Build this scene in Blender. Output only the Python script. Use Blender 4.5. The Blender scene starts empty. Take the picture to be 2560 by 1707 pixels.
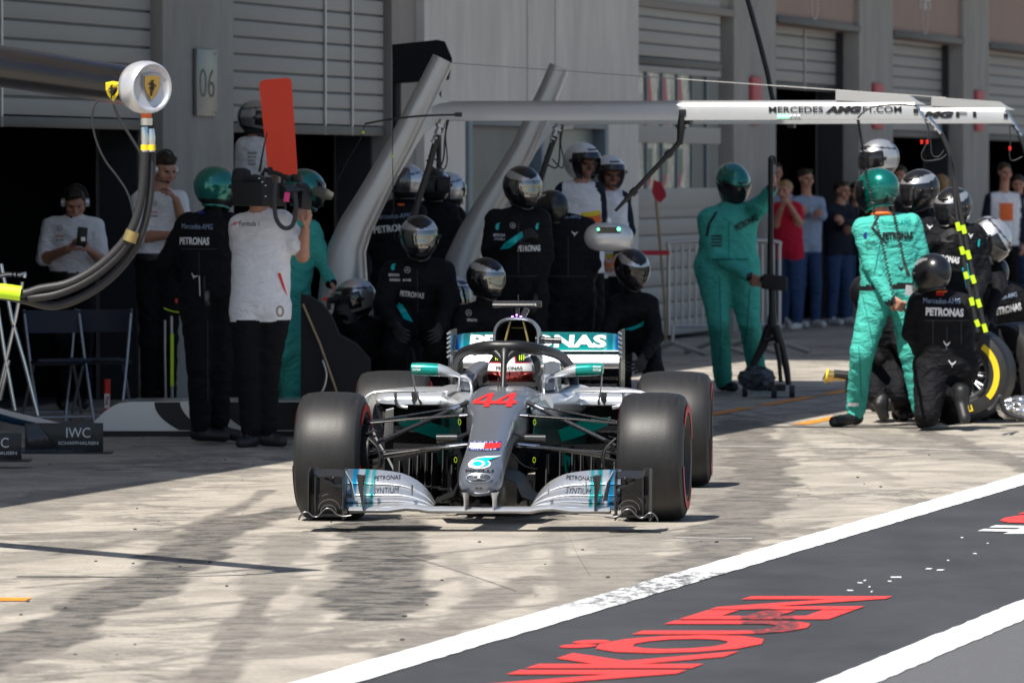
import bpy, bmesh, math, random
import numpy as np
from mathutils import Vector, Matrix, Euler
from mathutils.bvhtree import BVHTree
R = math.radians
PI = math.pi
C = bpy.context.scene.collection
sc = bpy.context.scene
random.seed(4)
# ---------------------------------------------------------------- camera
F = 16600.0
CAMH = 1.73
TILT = math.atan(408.5 / F)
cd = bpy.data.cameras.new('camera')
cam = bpy.data.objects.new('camera', cd)
C.objects.link(cam)
cam.location = (0, 0, CAMH)
cam.rotation_euler = (PI / 2 - TILT, 0, 0)
cd.sensor_width = 36
cd.lens = 36 * F / 2560
cd.clip_start = 1
cd.clip_end = 1500
cd.dof.use_dof = True
cd.dof.focus_distance = 33.2
cd.dof.aperture_fstop = 8.5
sc.camera = cam
# ---------------------------------------------------------------- sky and sun
SUN_E, SUN_A = 58.0, 27.0
w = bpy.data.worlds.new('World')
sc.world = w
w.use_nodes = True
nt = w.node_tree
sky = nt.nodes.new('ShaderNodeTexSky')
sky.sky_type = 'NISHITA'
sky.sun_disc = False
sky.sun_elevation = R(SUN_E)
sky.sun_rotation = R(180 + SUN_A)
bg = nt.nodes['Background']
bg.inputs['Strength'].default_value = 0.076
nt.links.new(sky.outputs[0], bg.inputs[0])
sl = bpy.data.lights.new('sun', 'SUN')
sl.energy = 5.0
sl.angle = R(0.5)
sl.color = (1, 0.945, 0.86)
so = bpy.data.objects.new('sun', sl)
C.objects.link(so)
SD = Vector((-math.sin(R(SUN_A)) * math.cos(R(SUN_E)), -math.cos(R(SUN_A)) * math.cos(R(SUN_E)), math.sin(R(SUN_E))))
so.rotation_euler = SD.to_track_quat('Z', 'Y').to_euler()
so.location = SD * 60
sc.view_settings.view_transform = 'Standard'
sc.view_settings.look = 'None'
sc.view_settings.gamma = 1
sc.view_settings.exposure = 0.45
sc.cycles.max_bounces = 8

# ---------------------------------------------------------------- picture <-> place
def W(X, Y, D):
    """point of the place at depth D seen at photograph pixel X, Y"""
    a, b = (X - 1280) / F, (853.5 - Y) / F
    d = Vector((a, math.cos(TILT) + b * math.sin(TILT), -math.sin(TILT) + b * math.cos(TILT)))
    return Vector((0, 0, CAMH)) + d * (D / d.y)
def G(X, Y, z=0.0):
    a, b = (X - 1280) / F, (853.5 - Y) / F
    d = Vector((a, math.cos(TILT) + b * math.sin(TILT), -math.sin(TILT) + b * math.cos(TILT)))
    t = (z - CAMH) / d.z
    return Vector((0, 0, CAMH)) + d * t
V = Vector
# ---------------------------------------------------------------- materials
MATS = {}
def mat(name, col, rough=0.6, metal=0.0, bump=0.0, bscale=40.0, var=0.0, vscale=6.0, coat=0.0, emit=0.0, spec=0.5, trans=0.0, stretch=(1, 1, 1)):
    if name in MATS: return MATS[name]
    m = bpy.data.materials.new(name); MATS[name] = m
    m.use_nodes = True
    n = m.node_tree.nodes; L = m.node_tree.links
    p = n['Principled BSDF']
    p.inputs['Base Color'].default_value = (*col, 1)
    p.inputs['Roughness'].default_value = rough
    p.inputs['Metallic'].default_value = metal
    p.inputs['Specular IOR Level'].default_value = spec
    p.inputs['Coat Weight'].default_value = coat
    p.inputs['Coat Roughness'].default_value = 0.08
    p.inputs['Transmission Weight'].default_value = trans
    if emit:
        p.inputs['Emission Color'].default_value = (*col, 1)
        p.inputs['Emission Strength'].default_value = emit
    tc = n.new('ShaderNodeTexCoord'); mp = n.new('ShaderNodeMapping')
    mp.inputs['Scale'].default_value = stretch
    L.new(tc.outputs['Object'], mp.inputs[0])
    if var:
        t = n.new('ShaderNodeTexNoise'); t.inputs['Scale'].default_value = vscale; t.inputs['Detail'].default_value = 5
        t.inputs['Roughness'].default_value = 0.65
        r = n.new('ShaderNodeValToRGB')
        r.color_ramp.elements[0].position = 0.3; r.color_ramp.elements[1].position = 0.7
        r.color_ramp.elements[0].color = (*[c * (1 - var) for c in col], 1)
        r.color_ramp.elements[1].color = (*[min(1, c * (1 + var)) for c in col], 1)
        L.new(mp.outputs[0], t.inputs[0]); L.new(t.outputs[0], r.inputs[0]); L.new(r.outputs[0], p.inputs['Base Color'])
        rr = n.new('ShaderNodeMapRange'); rr.inputs[3].default_value = max(0.03, rough - 0.12); rr.inputs[4].default_value = min(1, rough + 0.12)
        L.new(t.outputs[0], rr.inputs[0]); L.new(rr.outputs[0], p.inputs['Roughness'])
    if bump:
        t = n.new('ShaderNodeTexNoise'); t.inputs['Scale'].default_value = bscale; t.inputs['Detail'].default_value = 4
        b = n.new('ShaderNodeBump'); b.inputs['Strength'].default_value = 1.0; b.inputs['Distance'].default_value = bump
        L.new(mp.outputs[0], t.inputs[0]); L.new(t.outputs[0], b.inputs['Height']); L.new(b.outputs[0], p.inputs['Normal'])
    return m
def cloth(name, col, rough=0.8, fold=0.012, sheen=0.0):
    """woven overall: creases from two stretched noises, faint colour wear"""
    if name in MATS: return MATS[name]
    m = mat(name, col, rough, var=0.04, vscale=9)
    n = m.node_tree.nodes; L = m.node_tree.links; p = n['Principled BSDF']
    p.inputs['Specular IOR Level'].default_value = 0.12
    tc = n.new('ShaderNodeTexCoord'); mp = n.new('ShaderNodeMapping'); mp.inputs['Scale'].default_value = (10, 10, 20)
    mp.inputs['Rotation'].default_value = (0.35, 0.3, 0)
    t = n.new('ShaderNodeTexNoise'); t.inputs['Scale'].default_value = 1.0; t.inputs['Detail'].default_value = 3; t.inputs['Distortion'].default_value = 1.2
    t2 = n.new('ShaderNodeTexNoise'); t2.inputs['Scale'].default_value = 140
    b = n.new('ShaderNodeBump'); b.inputs['Distance'].default_value = fold * 1.7
    b2 = n.new('ShaderNodeBump'); b2.inputs['Distance'].default_value = 0.0012
    L.new(tc.outputs['Object'], mp.inputs[0]); L.new(mp.outputs[0], t.inputs[0]); L.new(tc.outputs['Object'], t2.inputs[0])
    L.new(t.outputs[0], b.inputs['Height']); L.new(t2.outputs[0], b2.inputs['Height'])
    L.new(b.outputs[0], b2.inputs['Normal']); L.new(b2.outputs[0], p.inputs['Normal'])
    if sheen: p.inputs['Sheen Weight'].default_value = sheen
    return m
def m_(k):
    return MATS[k]
mat('black', (0.012, 0.012, 0.014), 0.45)
mat('matte_black', (0.014, 0.014, 0.016), 0.8, bump=0.001)
mat('void', (0.006, 0.006, 0.008), 0.9)
mat('carbon', (0.018, 0.018, 0.02), 0.28, var=0.3, vscale=90, coat=0.4)
mat('rubber', (0.035, 0.035, 0.037), 0.62, var=0.25, vscale=30, bump=0.0008, bscale=120)
mat('silver', (0.50, 0.52, 0.55), 0.27, 0.85, var=0.1, vscale=7, coat=0.3)
mat('silver_body', (0.34, 0.37, 0.42), 0.32, 0.75, var=0.1, vscale=5, coat=0.4)
mat('chrome', (0.75, 0.76, 0.78), 0.15, 1.0)
mat('steel', (0.45, 0.47, 0.5), 0.35, 0.9, var=0.15)
mat('teal_paint', (0.0, 0.30, 0.25), 0.25, 0.35, coat=0.6, var=0.1)
mat('white', (0.8, 0.8, 0.8), 0.5)
mat('white_print', (0.75, 0.76, 0.78), 0.6)
mat('red', (0.75, 0.02, 0.015), 0.4)
mat('tyre_red', (0.62, 0.02, 0.02), 0.5)
mat('tyre_yellow', (0.85, 0.62, 0.02), 0.5)
mat('board_red', (1.0, 0.055, 0.012), 0.45, var=0.05)
mat('blue_dark', (0.01, 0.03, 0.12), 0.4)
mat('flag_blue', (0.01, 0.02, 0.22), 0.4)
mat('aqua', (0.0, 0.48, 0.50), 0.4)
mat('yellow', (0.85, 0.65, 0.02), 0.45)
mat('hivis', (0.62, 0.95, 0.02), 0.5)
mat('orange', (0.9, 0.16, 0.02), 0.5)
mat('pink', (0.8, 0.05, 0.25), 0.5)
mat('gold', (0.65, 0.42, 0.12), 0.3, 0.8)
mat('brass', (0.5, 0.38, 0.15), 0.35, 0.8)
mat('glass_dark', (0.012, 0.012, 0.014), 0.08, 0.0, coat=.5, spec=0.6)
mat('mirror_visor', (0.30, 0.29, 0.27), 0.07, 1.0)
mat('skin', (0.50, 0.25, 0.17), 0.5, var=0.08, vscale=25)
mat('skin_dark', (0.2, 0.09, 0.055), 0.5, var=0.08, vscale=25)
mat('hair', (0.03, 0.018, 0.011), 0.55, bump=0.003, bscale=200)
mat('hair_blond', (0.35, 0.22, 0.1), 0.55, bump=0.003, bscale=200)
mat('glove', (0.015, 0.015, 0.017), 0.7, bump=0.001, bscale=80)
mat('glove_pale', (0.55, 0.54, 0.5), 0.7, bump=0.001, bscale=80)
mat('shoe', (0.014, 0.014, 0.016), 0.5, bump=0.001, bscale=60)
mat('shoe_white', (0.6, 0.6, 0.6), 0.6)
mat('sole', (0.05, 0.05, 0.05), 0.7)
cloth('suit_black', (0.009, 0.0095, 0.012), 0.7, 0.016)
cloth('suit_teal', (0.075, 0.47, 0.40), 0.92, 0.014)
cloth('shirt_white', (0.88, 0.89, 0.94), 0.8, 0.012)
cloth('shirt_blue', (0.30, 0.38, 0.52), 0.8, 0.012)
cloth('shirt_red', (0.55, 0.02, 0.05), 0.8, 0.012)
cloth('jeans', (0.035, 0.07, 0.16), 0.85, 0.014)
cloth('trousers', (0.012, 0.012, 0.014), 0.85, 0.014)
cloth('jacket', (0.02, 0.025, 0.04), 0.85, 0.014)

# ---------------------------------------------------------------- object helpers
def tag(o, label=None, cat=None, group=None, kind=None):
    if label: o['label'] = label
    if cat: o['category'] = cat
    if group: o['group'] = group
    if kind: o['kind'] = kind
    return o
ROOTM = {}
def thing(name, label, cat, loc=(0, 0, 0), rz=0.0, group=None):
    o = bpy.data.objects.new(name, None); C.objects.link(o)
    o.location = loc; o.rotation_euler = (0, 0, rz)
    o.empty_display_size = 0.2
    ROOTM[o.name] = Matrix.Translation(V(loc)) @ Matrix.Rotation(rz, 4, 'Z')
    return tag(o, label, cat, group)
def root_of(o):
    while o.parent: o = o.parent
    return o
class MB:
    def __init__(s): s.v = []; s.f = []; s.m = []
    def add(s, vs, fs, mi=0, M=None):
        b = len(s.v)
        s.v += [tuple(M @ V(q)) for q in vs] if M else [tuple(q) for q in vs]
        s.f += [tuple(b + i for i in f) for f in fs]
        s.m += [mi] * len(fs); return s
    def box(s, c, d, rot=None, mi=0, bev=0.0):
        hx, hy, hz = d[0] / 2, d[1] / 2, d[2] / 2
        if rot is None: M = Matrix.Identity(3)
        elif isinstance(rot, Matrix): M = rot.to_3x3()
        else: M = Euler(rot).to_matrix()
        c = V(c)
        b = min(bev, hx * .9, hy * .9, hz * .9)
        if b <= 0:
            vs = [M @ V((x * hx, y * hy, z * hz)) + c for x in (-1, 1) for y in (-1, 1) for z in (-1, 1)]
            return s.add(vs, [(0, 1, 3, 2), (4, 6, 7, 5), (0, 4, 5, 1), (2, 3, 7, 6), (0, 2, 6, 4), (1, 5, 7, 3)], mi)
        bm = bmesh.new(); bmesh.ops.create_cube(bm, size=1)
        for q in bm.verts: q.co = V((q.co.x * hx * 2, q.co.y * hy * 2, q.co.z * hz * 2))
        bmesh.ops.bevel(bm, geom=bm.edges[:], offset=b, segments=2, affect='EDGES', profile=0.5)
        bm.verts.index_update()
        s.add([M @ q.co + c for q in bm.verts], [[q.index for q in f.verts] for f in bm.faces], mi); bm.free(); return s
    def tube(s, pts, r, n=10, mi=0, cap=True, flat=1.0):
        pts = [V(p) for p in pts]; k = len(pts)
        rs = [r] * k if not hasattr(r, '__len__') else r
        rings = []; up = None
        for i, p in enumerate(pts):
            t = (pts[min(i + 1, k - 1)] - pts[max(i - 1, 0)]).normalized()
            if up is None:
                up = V((0, 0, 1)) if abs(t.z) < 0.9 else V((0, 1, 0))
            a = t.cross(up)
            if a.length < 1e-4: a = t.orthogonal()
            a.normalize(); b = a.cross(t).normalized(); up = b
            rings.append([p + (a * math.cos(2 * PI * j / n) + b * math.sin(2 * PI * j / n) * flat) * rs[i] for j in range(n)])
        vs = [q for rg in rings for q in rg]; fs = []
        for i in range(k - 1):
            for j in range(n):
                fs.append((i * n + j, i * n + (j + 1) % n, (i + 1) * n + (j + 1) % n, (i + 1) * n + j))
        if cap: fs += [tuple(range(n))[::-1], tuple((k - 1) * n + j for j in range(n))]
        return s.add(vs, fs, mi)
    def lathe(s, prof, M=None, n=32, mi=0, mis=None, arc=2 * PI):
        """profile (axial, radius) revolved about the local X axis"""
        k = len(prof); vs = []; fs = []; ms = []
        full = abs(arc - 2 * PI) < 1e-6; nn = n if full else n + 1
        for j in range(nn):
            a = arc * j / n
            for (x, r) in prof: vs.append((x, r * math.cos(a), r * math.sin(a)))
        for j in range(n):
            j2 = (j + 1) % nn
            for i in range(k - 1):
                fs.append((j * k + i, j * k + i + 1, j2 * k + i + 1, j2 * k + i)); ms.append(mis[i] if mis else mi)
        s.add(vs, fs, 0, M); s.m[-len(fs):] = ms; return s
    def prism(s, poly, a, b, ax='y', mi=0):
        """2-D outline extruded from a to b along an axis; outline in the other two axes"""
        n = len(poly)
        def q(p, t):
            return {'x': (t, p[0], p[1]), 'y': (p[0], t, p[1]), 'z': (p[0], p[1], t)}[ax]
        vs = [q(p, a) for p in poly] + [q(p, b) for p in poly]
        fs = [tuple(range(n)), tuple(range(2 * n - 1, n - 1, -1))] + [(i, i + n, (i + 1) % n + n, (i + 1) % n) for i in range(n)]
        return s.add(vs, fs, mi)
    def loft(s, secs, n=28, mi=0, cap=True):
        """secs: (y, cx, cz, halfwidth, halfheight, exponent)"""
        vs = []; fs = []
        for (y, cx, cz, hw, hh, e) in secs:
            for j in range(n):
                a = 2 * PI * (j + .5) / n; c, d = math.cos(a), math.sin(a)
                vs.append((cx + hw * math.copysign(abs(c) ** (2 / e), c), y, cz + hh * math.copysign(abs(d) ** (2 / e), d)))
        for i in range(len(secs) - 1):
            for j in range(n): fs.append((i * n + j, (i + 1) * n + j, (i + 1) * n + (j + 1) % n, i * n + (j + 1) % n))
        if cap: fs += [tuple(range(n)), tuple((len(secs) - 1) * n + j for j in range(n))[::-1]]
        return s.add(vs, fs, mi)
    def grid(s, rows, mi=0, thick=0.0, closed=False):
        """rows of points -> sheet, optionally thickened along its normals"""
        r, c = len(rows), len(rows[0]); P = [[V(q) for q in row] for row in rows]
        vs = [q for row in P for q in row]; fs = []
        def idx(i, j, o=0): return o + i * c + j
        quads = [(i, j) for i in range(r - 1) for j in range(c - 1)]
        fs = [(idx(i, j), idx(i, j + 1), idx(i + 1, j + 1), idx(i + 1, j)) for i, j in quads]
        if thick:
            N = []
            for i in range(r):
                for j in range(c):
                    a = P[min(i + 1, r - 1)][j] - P[max(i - 1, 0)][j]; b = P[i][min(j + 1, c - 1)] - P[i][max(j - 1, 0)]
                    N.append(a.cross(b).normalized())
            o = r * c; vs += [vs[i] + N[i] * thick for i in range(o)]
            fs += [(idx(i, j, o), idx(i + 1, j, o), idx(i + 1, j + 1, o), idx(i, j + 1, o)) for i, j in quads]
            for j in range(c - 1):
                fs += [(idx(0, j), idx(0, j, o), idx(0, j + 1, o), idx(0, j + 1)), (idx(r - 1, j), idx(r - 1, j + 1), idx(r - 1, j + 1, o), idx(r - 1, j, o))]
            for i in range(r - 1):
                fs += [(idx(i, 0), idx(i + 1, 0), idx(i + 1, 0, o), idx(i, 0, o)), (idx(i, c - 1), idx(i, c - 1, o), idx(i + 1, c - 1, o), idx(i + 1, c - 1))]
        return s.add(vs, fs, mi)
    def ball(s, c, r, n=16, k=10, mi=0, M=None):
        r = (r, r, r) if not hasattr(r, '__len__') else r
        vs = [(0, 0, 1)]; fs = []
        for i in range(1, k):
            for j in range(n):
                a, b = PI * i / k, 2 * PI * j / n
                vs.append((math.sin(a) * math.cos(b), math.sin(a) * math.sin(b), math.cos(a)))
        vs.append((0, 0, -1)); e = len(vs) - 1
        for j in range(n):
            fs.append((0, 1 + j, 1 + (j + 1) % n)); fs.append((e, 1 + (k - 2) * n + (j + 1) % n, 1 + (k - 2) * n + j))
            for i in range(k - 2): fs.append((1 + i * n + j, 1 + (i + 1) * n + j, 1 + (i + 1) * n + (j + 1) % n, 1 + i * n + (j + 1) % n))
        m3 = M.to_3x3() if M else Matrix.Identity(3)
        return s.add([m3 @ V((v[0] * r[0], v[1] * r[1], v[2] * r[2])) + V(c) for v in vs], fs, mi)
    def build(s, name, mats, parent=None, smooth=True, world=False, angle=40, recalc=True):
        me = bpy.data.meshes.new(name)
        vs = s.v
        if parent is not None and world:
            inv = ROOTM[root_of(parent).name].inverted(); vs = [inv @ V(v) for v in vs]
        me.from_pydata([tuple(v) for v in vs], [], s.f)
        if not isinstance(mats, (list, tuple)): mats = [mats]
        for q in mats: me.materials.append(MATS[q] if isinstance(q, str) else q)
        me.polygons.foreach_set('material_index', s.m)
        if recalc:
            bm = bmesh.new(); bm.from_mesh(me); bmesh.ops.recalc_face_normals(bm, faces=bm.faces); bm.to_mesh(me); bm.free()
        if smooth:
            me.polygons.foreach_set('use_smooth', [True] * len(me.polygons))
            me.set_sharp_from_angle(angle=R(angle))
        me.update()
        o = bpy.data.objects.new(name, me); C.objects.link(o)
        if parent is not None: o.parent = parent
        return o
def curve_pts(P, n=24):
    """smooth (Catmull-Rom) path through points"""
    P = [V(p) for p in P]; out = []
    if len(P) < 3: return [P[0].lerp(P[-1], i / n) for i in range(n + 1)]
    per = max(2, n // (len(P) - 1))
    for i in range(len(P) - 1):
        a, b, c, d = P[max(i - 1, 0)], P[i], P[i + 1], P[min(i + 2, len(P) - 1)]
        for k in range(per):
            t = k / per
            out.append(0.5 * ((2 * b) + (c - a) * t + (2 * a - 5 * b + 4 * c - d) * t * t + (3 * b - a - 3 * c + d) * t ** 3))
    out.append(P[-1]); return out

# ---------------------------------------------------------------- lettering and marks
def text2d(txt, size=1.0, bold=0.0, shear=0.0, space=1.0):
    cu = bpy.data.curves.new('t', 'FONT'); cu.body = txt; cu.size = 1.0; cu.offset = bold; cu.shear = shear
    cu.space_character = space; cu.resolution_u = 3; cu.align_x = 'CENTER'; cu.fill_mode = 'FRONT'
    o = bpy.data.objects.new('t', cu); C.objects.link(o)
    bpy.context.view_layer.update()
    dg = bpy.context.evaluated_depsgraph_get()
    me = bpy.data.meshes.new_from_object(o.evaluated_get(dg))
    vs = [(v.co.x, v.co.y) for v in me.vertices]; fs = [tuple(p.vertices) for p in me.polygons]
    bpy.data.objects.remove(o); bpy.data.curves.remove(cu); bpy.data.meshes.remove(me)
    if not vs: return [], []
    x0 = min(v[0] for v in vs); x1 = max(v[0] for v in vs); y0 = min(v[1] for v in vs); y1 = max(v[1] for v in vs)
    # normalised: centred, cap height 1, width kept in proportion
    h = 0.70
    return [((v[0] - (x0 + x1) / 2) / h, (v[1] - (0 if y0 < -.05 else y0) ) / h - .5) for v in vs], fs
def poly2d(*polys):
    vs = []; fs = []
    for p in polys:
        b = len(vs); vs += p; fs.append(tuple(range(b, b + len(p))))
    return vs, fs
def ring2d(r0, r1, cx=0, cy=0, n=28, sy=1.0):
    vs = []; fs = []
    for j in range(n):
        a = 2 * PI * j / n
        vs += [(cx + r0 * math.cos(a), cy + r0 * sy * math.sin(a)), (cx + r1 * math.cos(a), cy + r1 * sy * math.sin(a))]
    for j in range(n):
        k = (j + 1) % n; fs.append((2 * j, 2 * j + 1, 2 * k + 1, 2 * k))
    return vs, fs
def star2d(r=0.5):
    vs, fs = ring2d(r * .88, r)
    for k in range(3):
        a = PI / 2 + k * 2 * PI / 3; b = len(vs)
        vs += [(r * .9 * math.cos(a), r * .9 * math.sin(a)), (r * .12 * math.cos(a + PI / 3), r * .12 * math.sin(a + PI / 3)), (0, 0), (r * .12 * math.cos(a - PI / 3), r * .12 * math.sin(a - PI / 3))]
        fs.append((b, b + 1, b + 2, b + 3))
    return vs, fs
def bvh_of(objs):
    vs = []; fs = []
    for o in objs:
        b = len(vs); vs += [v.co.copy() for v in o.data.vertices]; fs += [[b + i for i in p.vertices] for p in o.data.polygons]
    return BVHTree.FromPolygons(vs, fs)
def decal(shape, bvh, origin, ax, ay, ray, w=None, h=0.1, lift=0.003, step=0.025, rot=0.0, maxd=2.0):
    """lay a flat mark on a surface: shape is scaled to cap height h (and width w), spanned by ax, ay at origin, and dropped along ray"""
    vs, fs = shape; mb = MB()
    if not vs: return mb
    ax, ay, ray = V(ax).normalized(), V(ay).normalized(), V(ray).normalized()
    sx = h
    if w: sx = w / (max(v[0] for v in vs) - min(v[0] for v in vs))
    bm = bmesh.new(); q = [bm.verts.new((v[0] * sx, v[1] * h, 0)) for v in vs]
    for f in fs:
        try: bm.faces.new([q[i] for i in f])
        except ValueError: pass
    xs = [v.co.x for v in bm.verts]; ys = [v.co.y for v in bm.verts]
    for a0, a1, no in ((min(xs), max(xs), (1, 0, 0)), (min(ys), max(ys), (0, 1, 0))):
        t = math.floor(a0 / step) * step + step * .5
        while t < a1:
            bmesh.ops.bisect_plane(bm, geom=bm.verts[:] + bm.edges[:] + bm.faces[:], plane_co=V(no) * t, plane_no=no); t += step
    bm.verts.index_update(); cr, sr = math.cos(rot), math.sin(rot); ok = []
    out = []
    for v in bm.verts:
        x, y = v.co.x * cr - v.co.y * sr, v.co.x * sr + v.co.y * cr
        p = V(origin) + ax * x + ay * y
        hit, hn = bvh.ray_cast(p - ray * maxd * .5, ray, maxd)[:2]
        ok.append(hit is not None)
        if hit is None: out.append(p)
        else: out.append(hit + (hn if hn.dot(ray) < 0 else -hn) * lift - ray * lift * .6)
    mb.v = [tuple(p) for p in out]
    for f in bm.faces:
        idx = [v.index for v in f.verts]
        if all(ok[i] for i in idx):
            d = [out[i].dot(ray) for i in idx]
            if max(d) - min(d) < 0.12 * (1 if maxd < 4 else 3): mb.f.append(tuple(idx)); mb.m.append(0)
    bm.free(); return mb
# ================================================================ the setting
K = 0.2332; A0 = math.atan(K)
U = V((math.sin(A0), math.cos(A0), 0)); NRM = V((math.cos(A0), -math.sin(A0), 0))
QF = -14.81
def FP(s, n, z): return V((QF, 0, 0)) + U * s + NRM * n + V((0, 0, z))
def s_at(X, n=0.0):
    # where the sight line of column X meets the plane n in front of the facade
    q = QF + n / math.cos(A0)
    D = -q / (K - (X - 1280) / F)
    x = q + K * D
    return (V((x, D, 0)) - V((QF, 0, 0))).dot(U)
def Q(q, D, z=0.0): return V((q + K * D, D, z))
def ground_shader():
    m = bpy.data.materials.new('pit_concrete'); m.use_nodes = True; n = m.node_tree.nodes; L = m.node_tree.links
    p = n['Principled BSDF']; tc = n.new('ShaderNodeTexCoord')
    def noise(scale, det=6, rough=.6, st=(1, 1, 1), dist=0, rot=0):
        mp = n.new('ShaderNodeMapping'); mp.inputs['Scale'].default_value = st; mp.inputs['Rotation'].default_value = (0, 0, rot)
        t = n.new('ShaderNodeTexNoise'); t.inputs['Scale'].default_value = scale; t.inputs['Detail'].default_value = det
        t.inputs['Roughness'].default_value = rough; t.inputs['Distortion'].default_value = dist
        L.new(tc.outputs['Object'], mp.inputs[0]); L.new(mp.outputs[0], t.inputs[0]); return t.outputs[0]
    def ramp(src, a, b, ca=(0, 0, 0, 1), cb=(1, 1, 1, 1)):
        r = n.new('ShaderNodeValToRGB'); r.color_ramp.elements[0].position = a; r.color_ramp.elements[1].position = b
        r.color_ramp.elements[0].color = ca; r.color_ramp.elements[1].color = cb; L.new(src, r.inputs[0]); return r.outputs[0]
    def math_(op, a, b):
        q = n.new('ShaderNodeMath'); q.operation = op; q.use_clamp = True
        for i, x in enumerate((a, b)):
            if isinstance(x, (int, float)): q.inputs[i].default_value = x
            else: L.new(x, q.inputs[i])
        return q.outputs[0]
    def mix(f, a, b):
        q = n.new('ShaderNodeMix'); q.data_type = 'RGBA'
        L.new(f, q.inputs[0])
        for i, x in ((6, a), (7, b)):
            if isinstance(x, tuple): q.inputs[i].default_value = x
            else: L.new(x, q.inputs[i])
        return q.outputs[2]
    base = ramp(noise(1.1, 10, .66), .32, .68, (.40, .363, .31, 1), (.56, .51, .44, 1))
    fine = ramp(noise(46, 6, .85), .32, .72, (.72, .72, .72, 1), (1.1, 1.1, 1.1, 1))
    q = n.new('ShaderNodeMix'); q.data_type = 'RGBA'; q.blend_type = 'MULTIPLY'; q.inputs[0].default_value = 1
    L.new(base, q.inputs[6]); L.new(fine, q.inputs[7]); col = q.outputs[2]
    at = n.new('ShaderNodeAttribute'); at.attribute_name = 'rubber'
    # rubber film gathers in patches; every patch is torn into crisp grains
    gate = ramp(noise(.6, 6, .6, (1, .6, 1), .4, -A0), .36, .58)
    g1 = ramp(noise(5.5, 15, .78, (.8, 1.0, 1), .25, .1), .47, .56)
    g2 = ramp(noise(42, 8, .9, (.6, 1.2, 1), .1, -.1), .42, .58)
    g3 = ramp(noise(2.8, 15, .74, (.8, .8, 1), .6, -.3), .465, .53)
    a0 = math_('MULTIPLY', math_('MULTIPLY', gate, g3), math_('ADD', math_('MULTIPLY', g2, .5), .35))
    a1 = math_('MULTIPLY', math_('MULTIPLY', g1, g2), .30)
    trk = math_('MULTIPLY', at.outputs['Fac'], math_('ADD', math_('MULTIPLY', g1, .34), math_('ADD', math_('MULTIPLY', g2, .14), .60)))
    tot = math_('MAXIMUM', math_('MAXIMUM', a0, a1), trk)
    st = math_('MULTIPLY', ramp(noise(14, 5, .7, (1, .04, 1), .15, -.75), .63, .70), .5)
    st2 = math_('MULTIPLY', ramp(noise(17, 5, .7, (1, .04, 1), .15, .25), .65, .71), .45)
    st3 = math_('MULTIPLY', math_('MULTIPLY', ramp(noise(9, 12, .85, (.35, 1.2, 1), .1, -.05), .57, .62), g2), .95)
    tot = math_('MAXIMUM', tot, math_('MAXIMUM', st3, math_('MAXIMUM', st, st2)))
    col = mix(tot, col, (.052, .051, .051, 1))
    L.new(col, p.inputs['Base Color']); p.inputs['Roughness'].default_value = .78
    p.inputs['Specular IOR Level'].default_value = .3
    b = n.new('ShaderNodeBump'); b.inputs['Distance'].default_value = .004
    L.new(noise(45, 5, .7), b.inputs['Height']); L.new(b.outputs[0], p.inputs['Normal'])
    MATS['pit_concrete'] = m
ground_shader()
mat('asphalt_new', (0.041, 0.043, 0.048), .75, var=.3, vscale=1.4, bump=.003, bscale=160, stretch=(1, .4, 1))
mat('asphalt_old', (0.11, 0.112, 0.118), .85, var=.3, vscale=90, bump=.004, bscale=170)
mat('line_white', (0.82, 0.83, 0.84), .6, var=.04, vscale=14)
mat('road_red', (0.72, 0.035, 0.03), .6, var=.15, vscale=8)
mat('road_orange', (0.75, 0.27, 0.02), .7, var=.3, vscale=12)
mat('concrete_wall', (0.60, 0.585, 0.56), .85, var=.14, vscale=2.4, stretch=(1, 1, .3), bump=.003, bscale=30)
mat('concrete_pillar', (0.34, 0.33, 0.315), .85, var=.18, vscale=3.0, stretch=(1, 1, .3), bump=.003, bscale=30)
mat('shutter', (0.33, 0.325, 0.315), .55, var=.06, vscale=3)
mat('shutter_rail', (0.03, 0.033, 0.04), .5)
mat('lintel', (0.27, 0.25, 0.235), .8, var=.1, vscale=2)
mat('sign_copper', (0.30, 0.195, 0.165), .6, var=.12, vscale=1.2)
mat('frame_blue', (0.12, 0.16, 0.20), .5, var=.08)
mat('glass_panel', (0.05, 0.065, 0.08), .45, var=.15, vscale=1.2)
mat('glass_light', (0.16, 0.19, 0.19), .4, var=.1, vscale=1)
mat('foil_window', (0.42, 0.42, 0.39), .25, .15, var=.75, vscale=9, bump=.03, bscale=6, stretch=(1, 1, .35))
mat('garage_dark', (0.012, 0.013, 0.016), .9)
mat('garage_blue', (0.012, 0.03, 0.10), .8)
mat('sign_plate', (0.21, 0.22, 0.215), .35, .3)
mat('sign_digit', (0.075, 0.09, 0.075), .6)
mat('poster_green', (0.10, 0.16, 0.11), .5, var=.5, vscale=9); mat('sign_red', (0.55, 0.10, 0.12), .6)
def gridplane(x0, x1, nx, y0, y1, ny, z, q=None):
    vs = []; fs = []
    for j in range(ny + 1):
        y = y0 + (y1 - y0) * j / ny
        for i in range(nx + 1):
            x = x0 + (x1 - x0) * i / nx
            vs.append((x, y, z))
    for j in range(ny):
        for i in range(nx):
            a = j * (nx + 1) + i; fs.append((a, a + 1, a + nx + 2, a + nx + 1))
    return vs, fs
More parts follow.
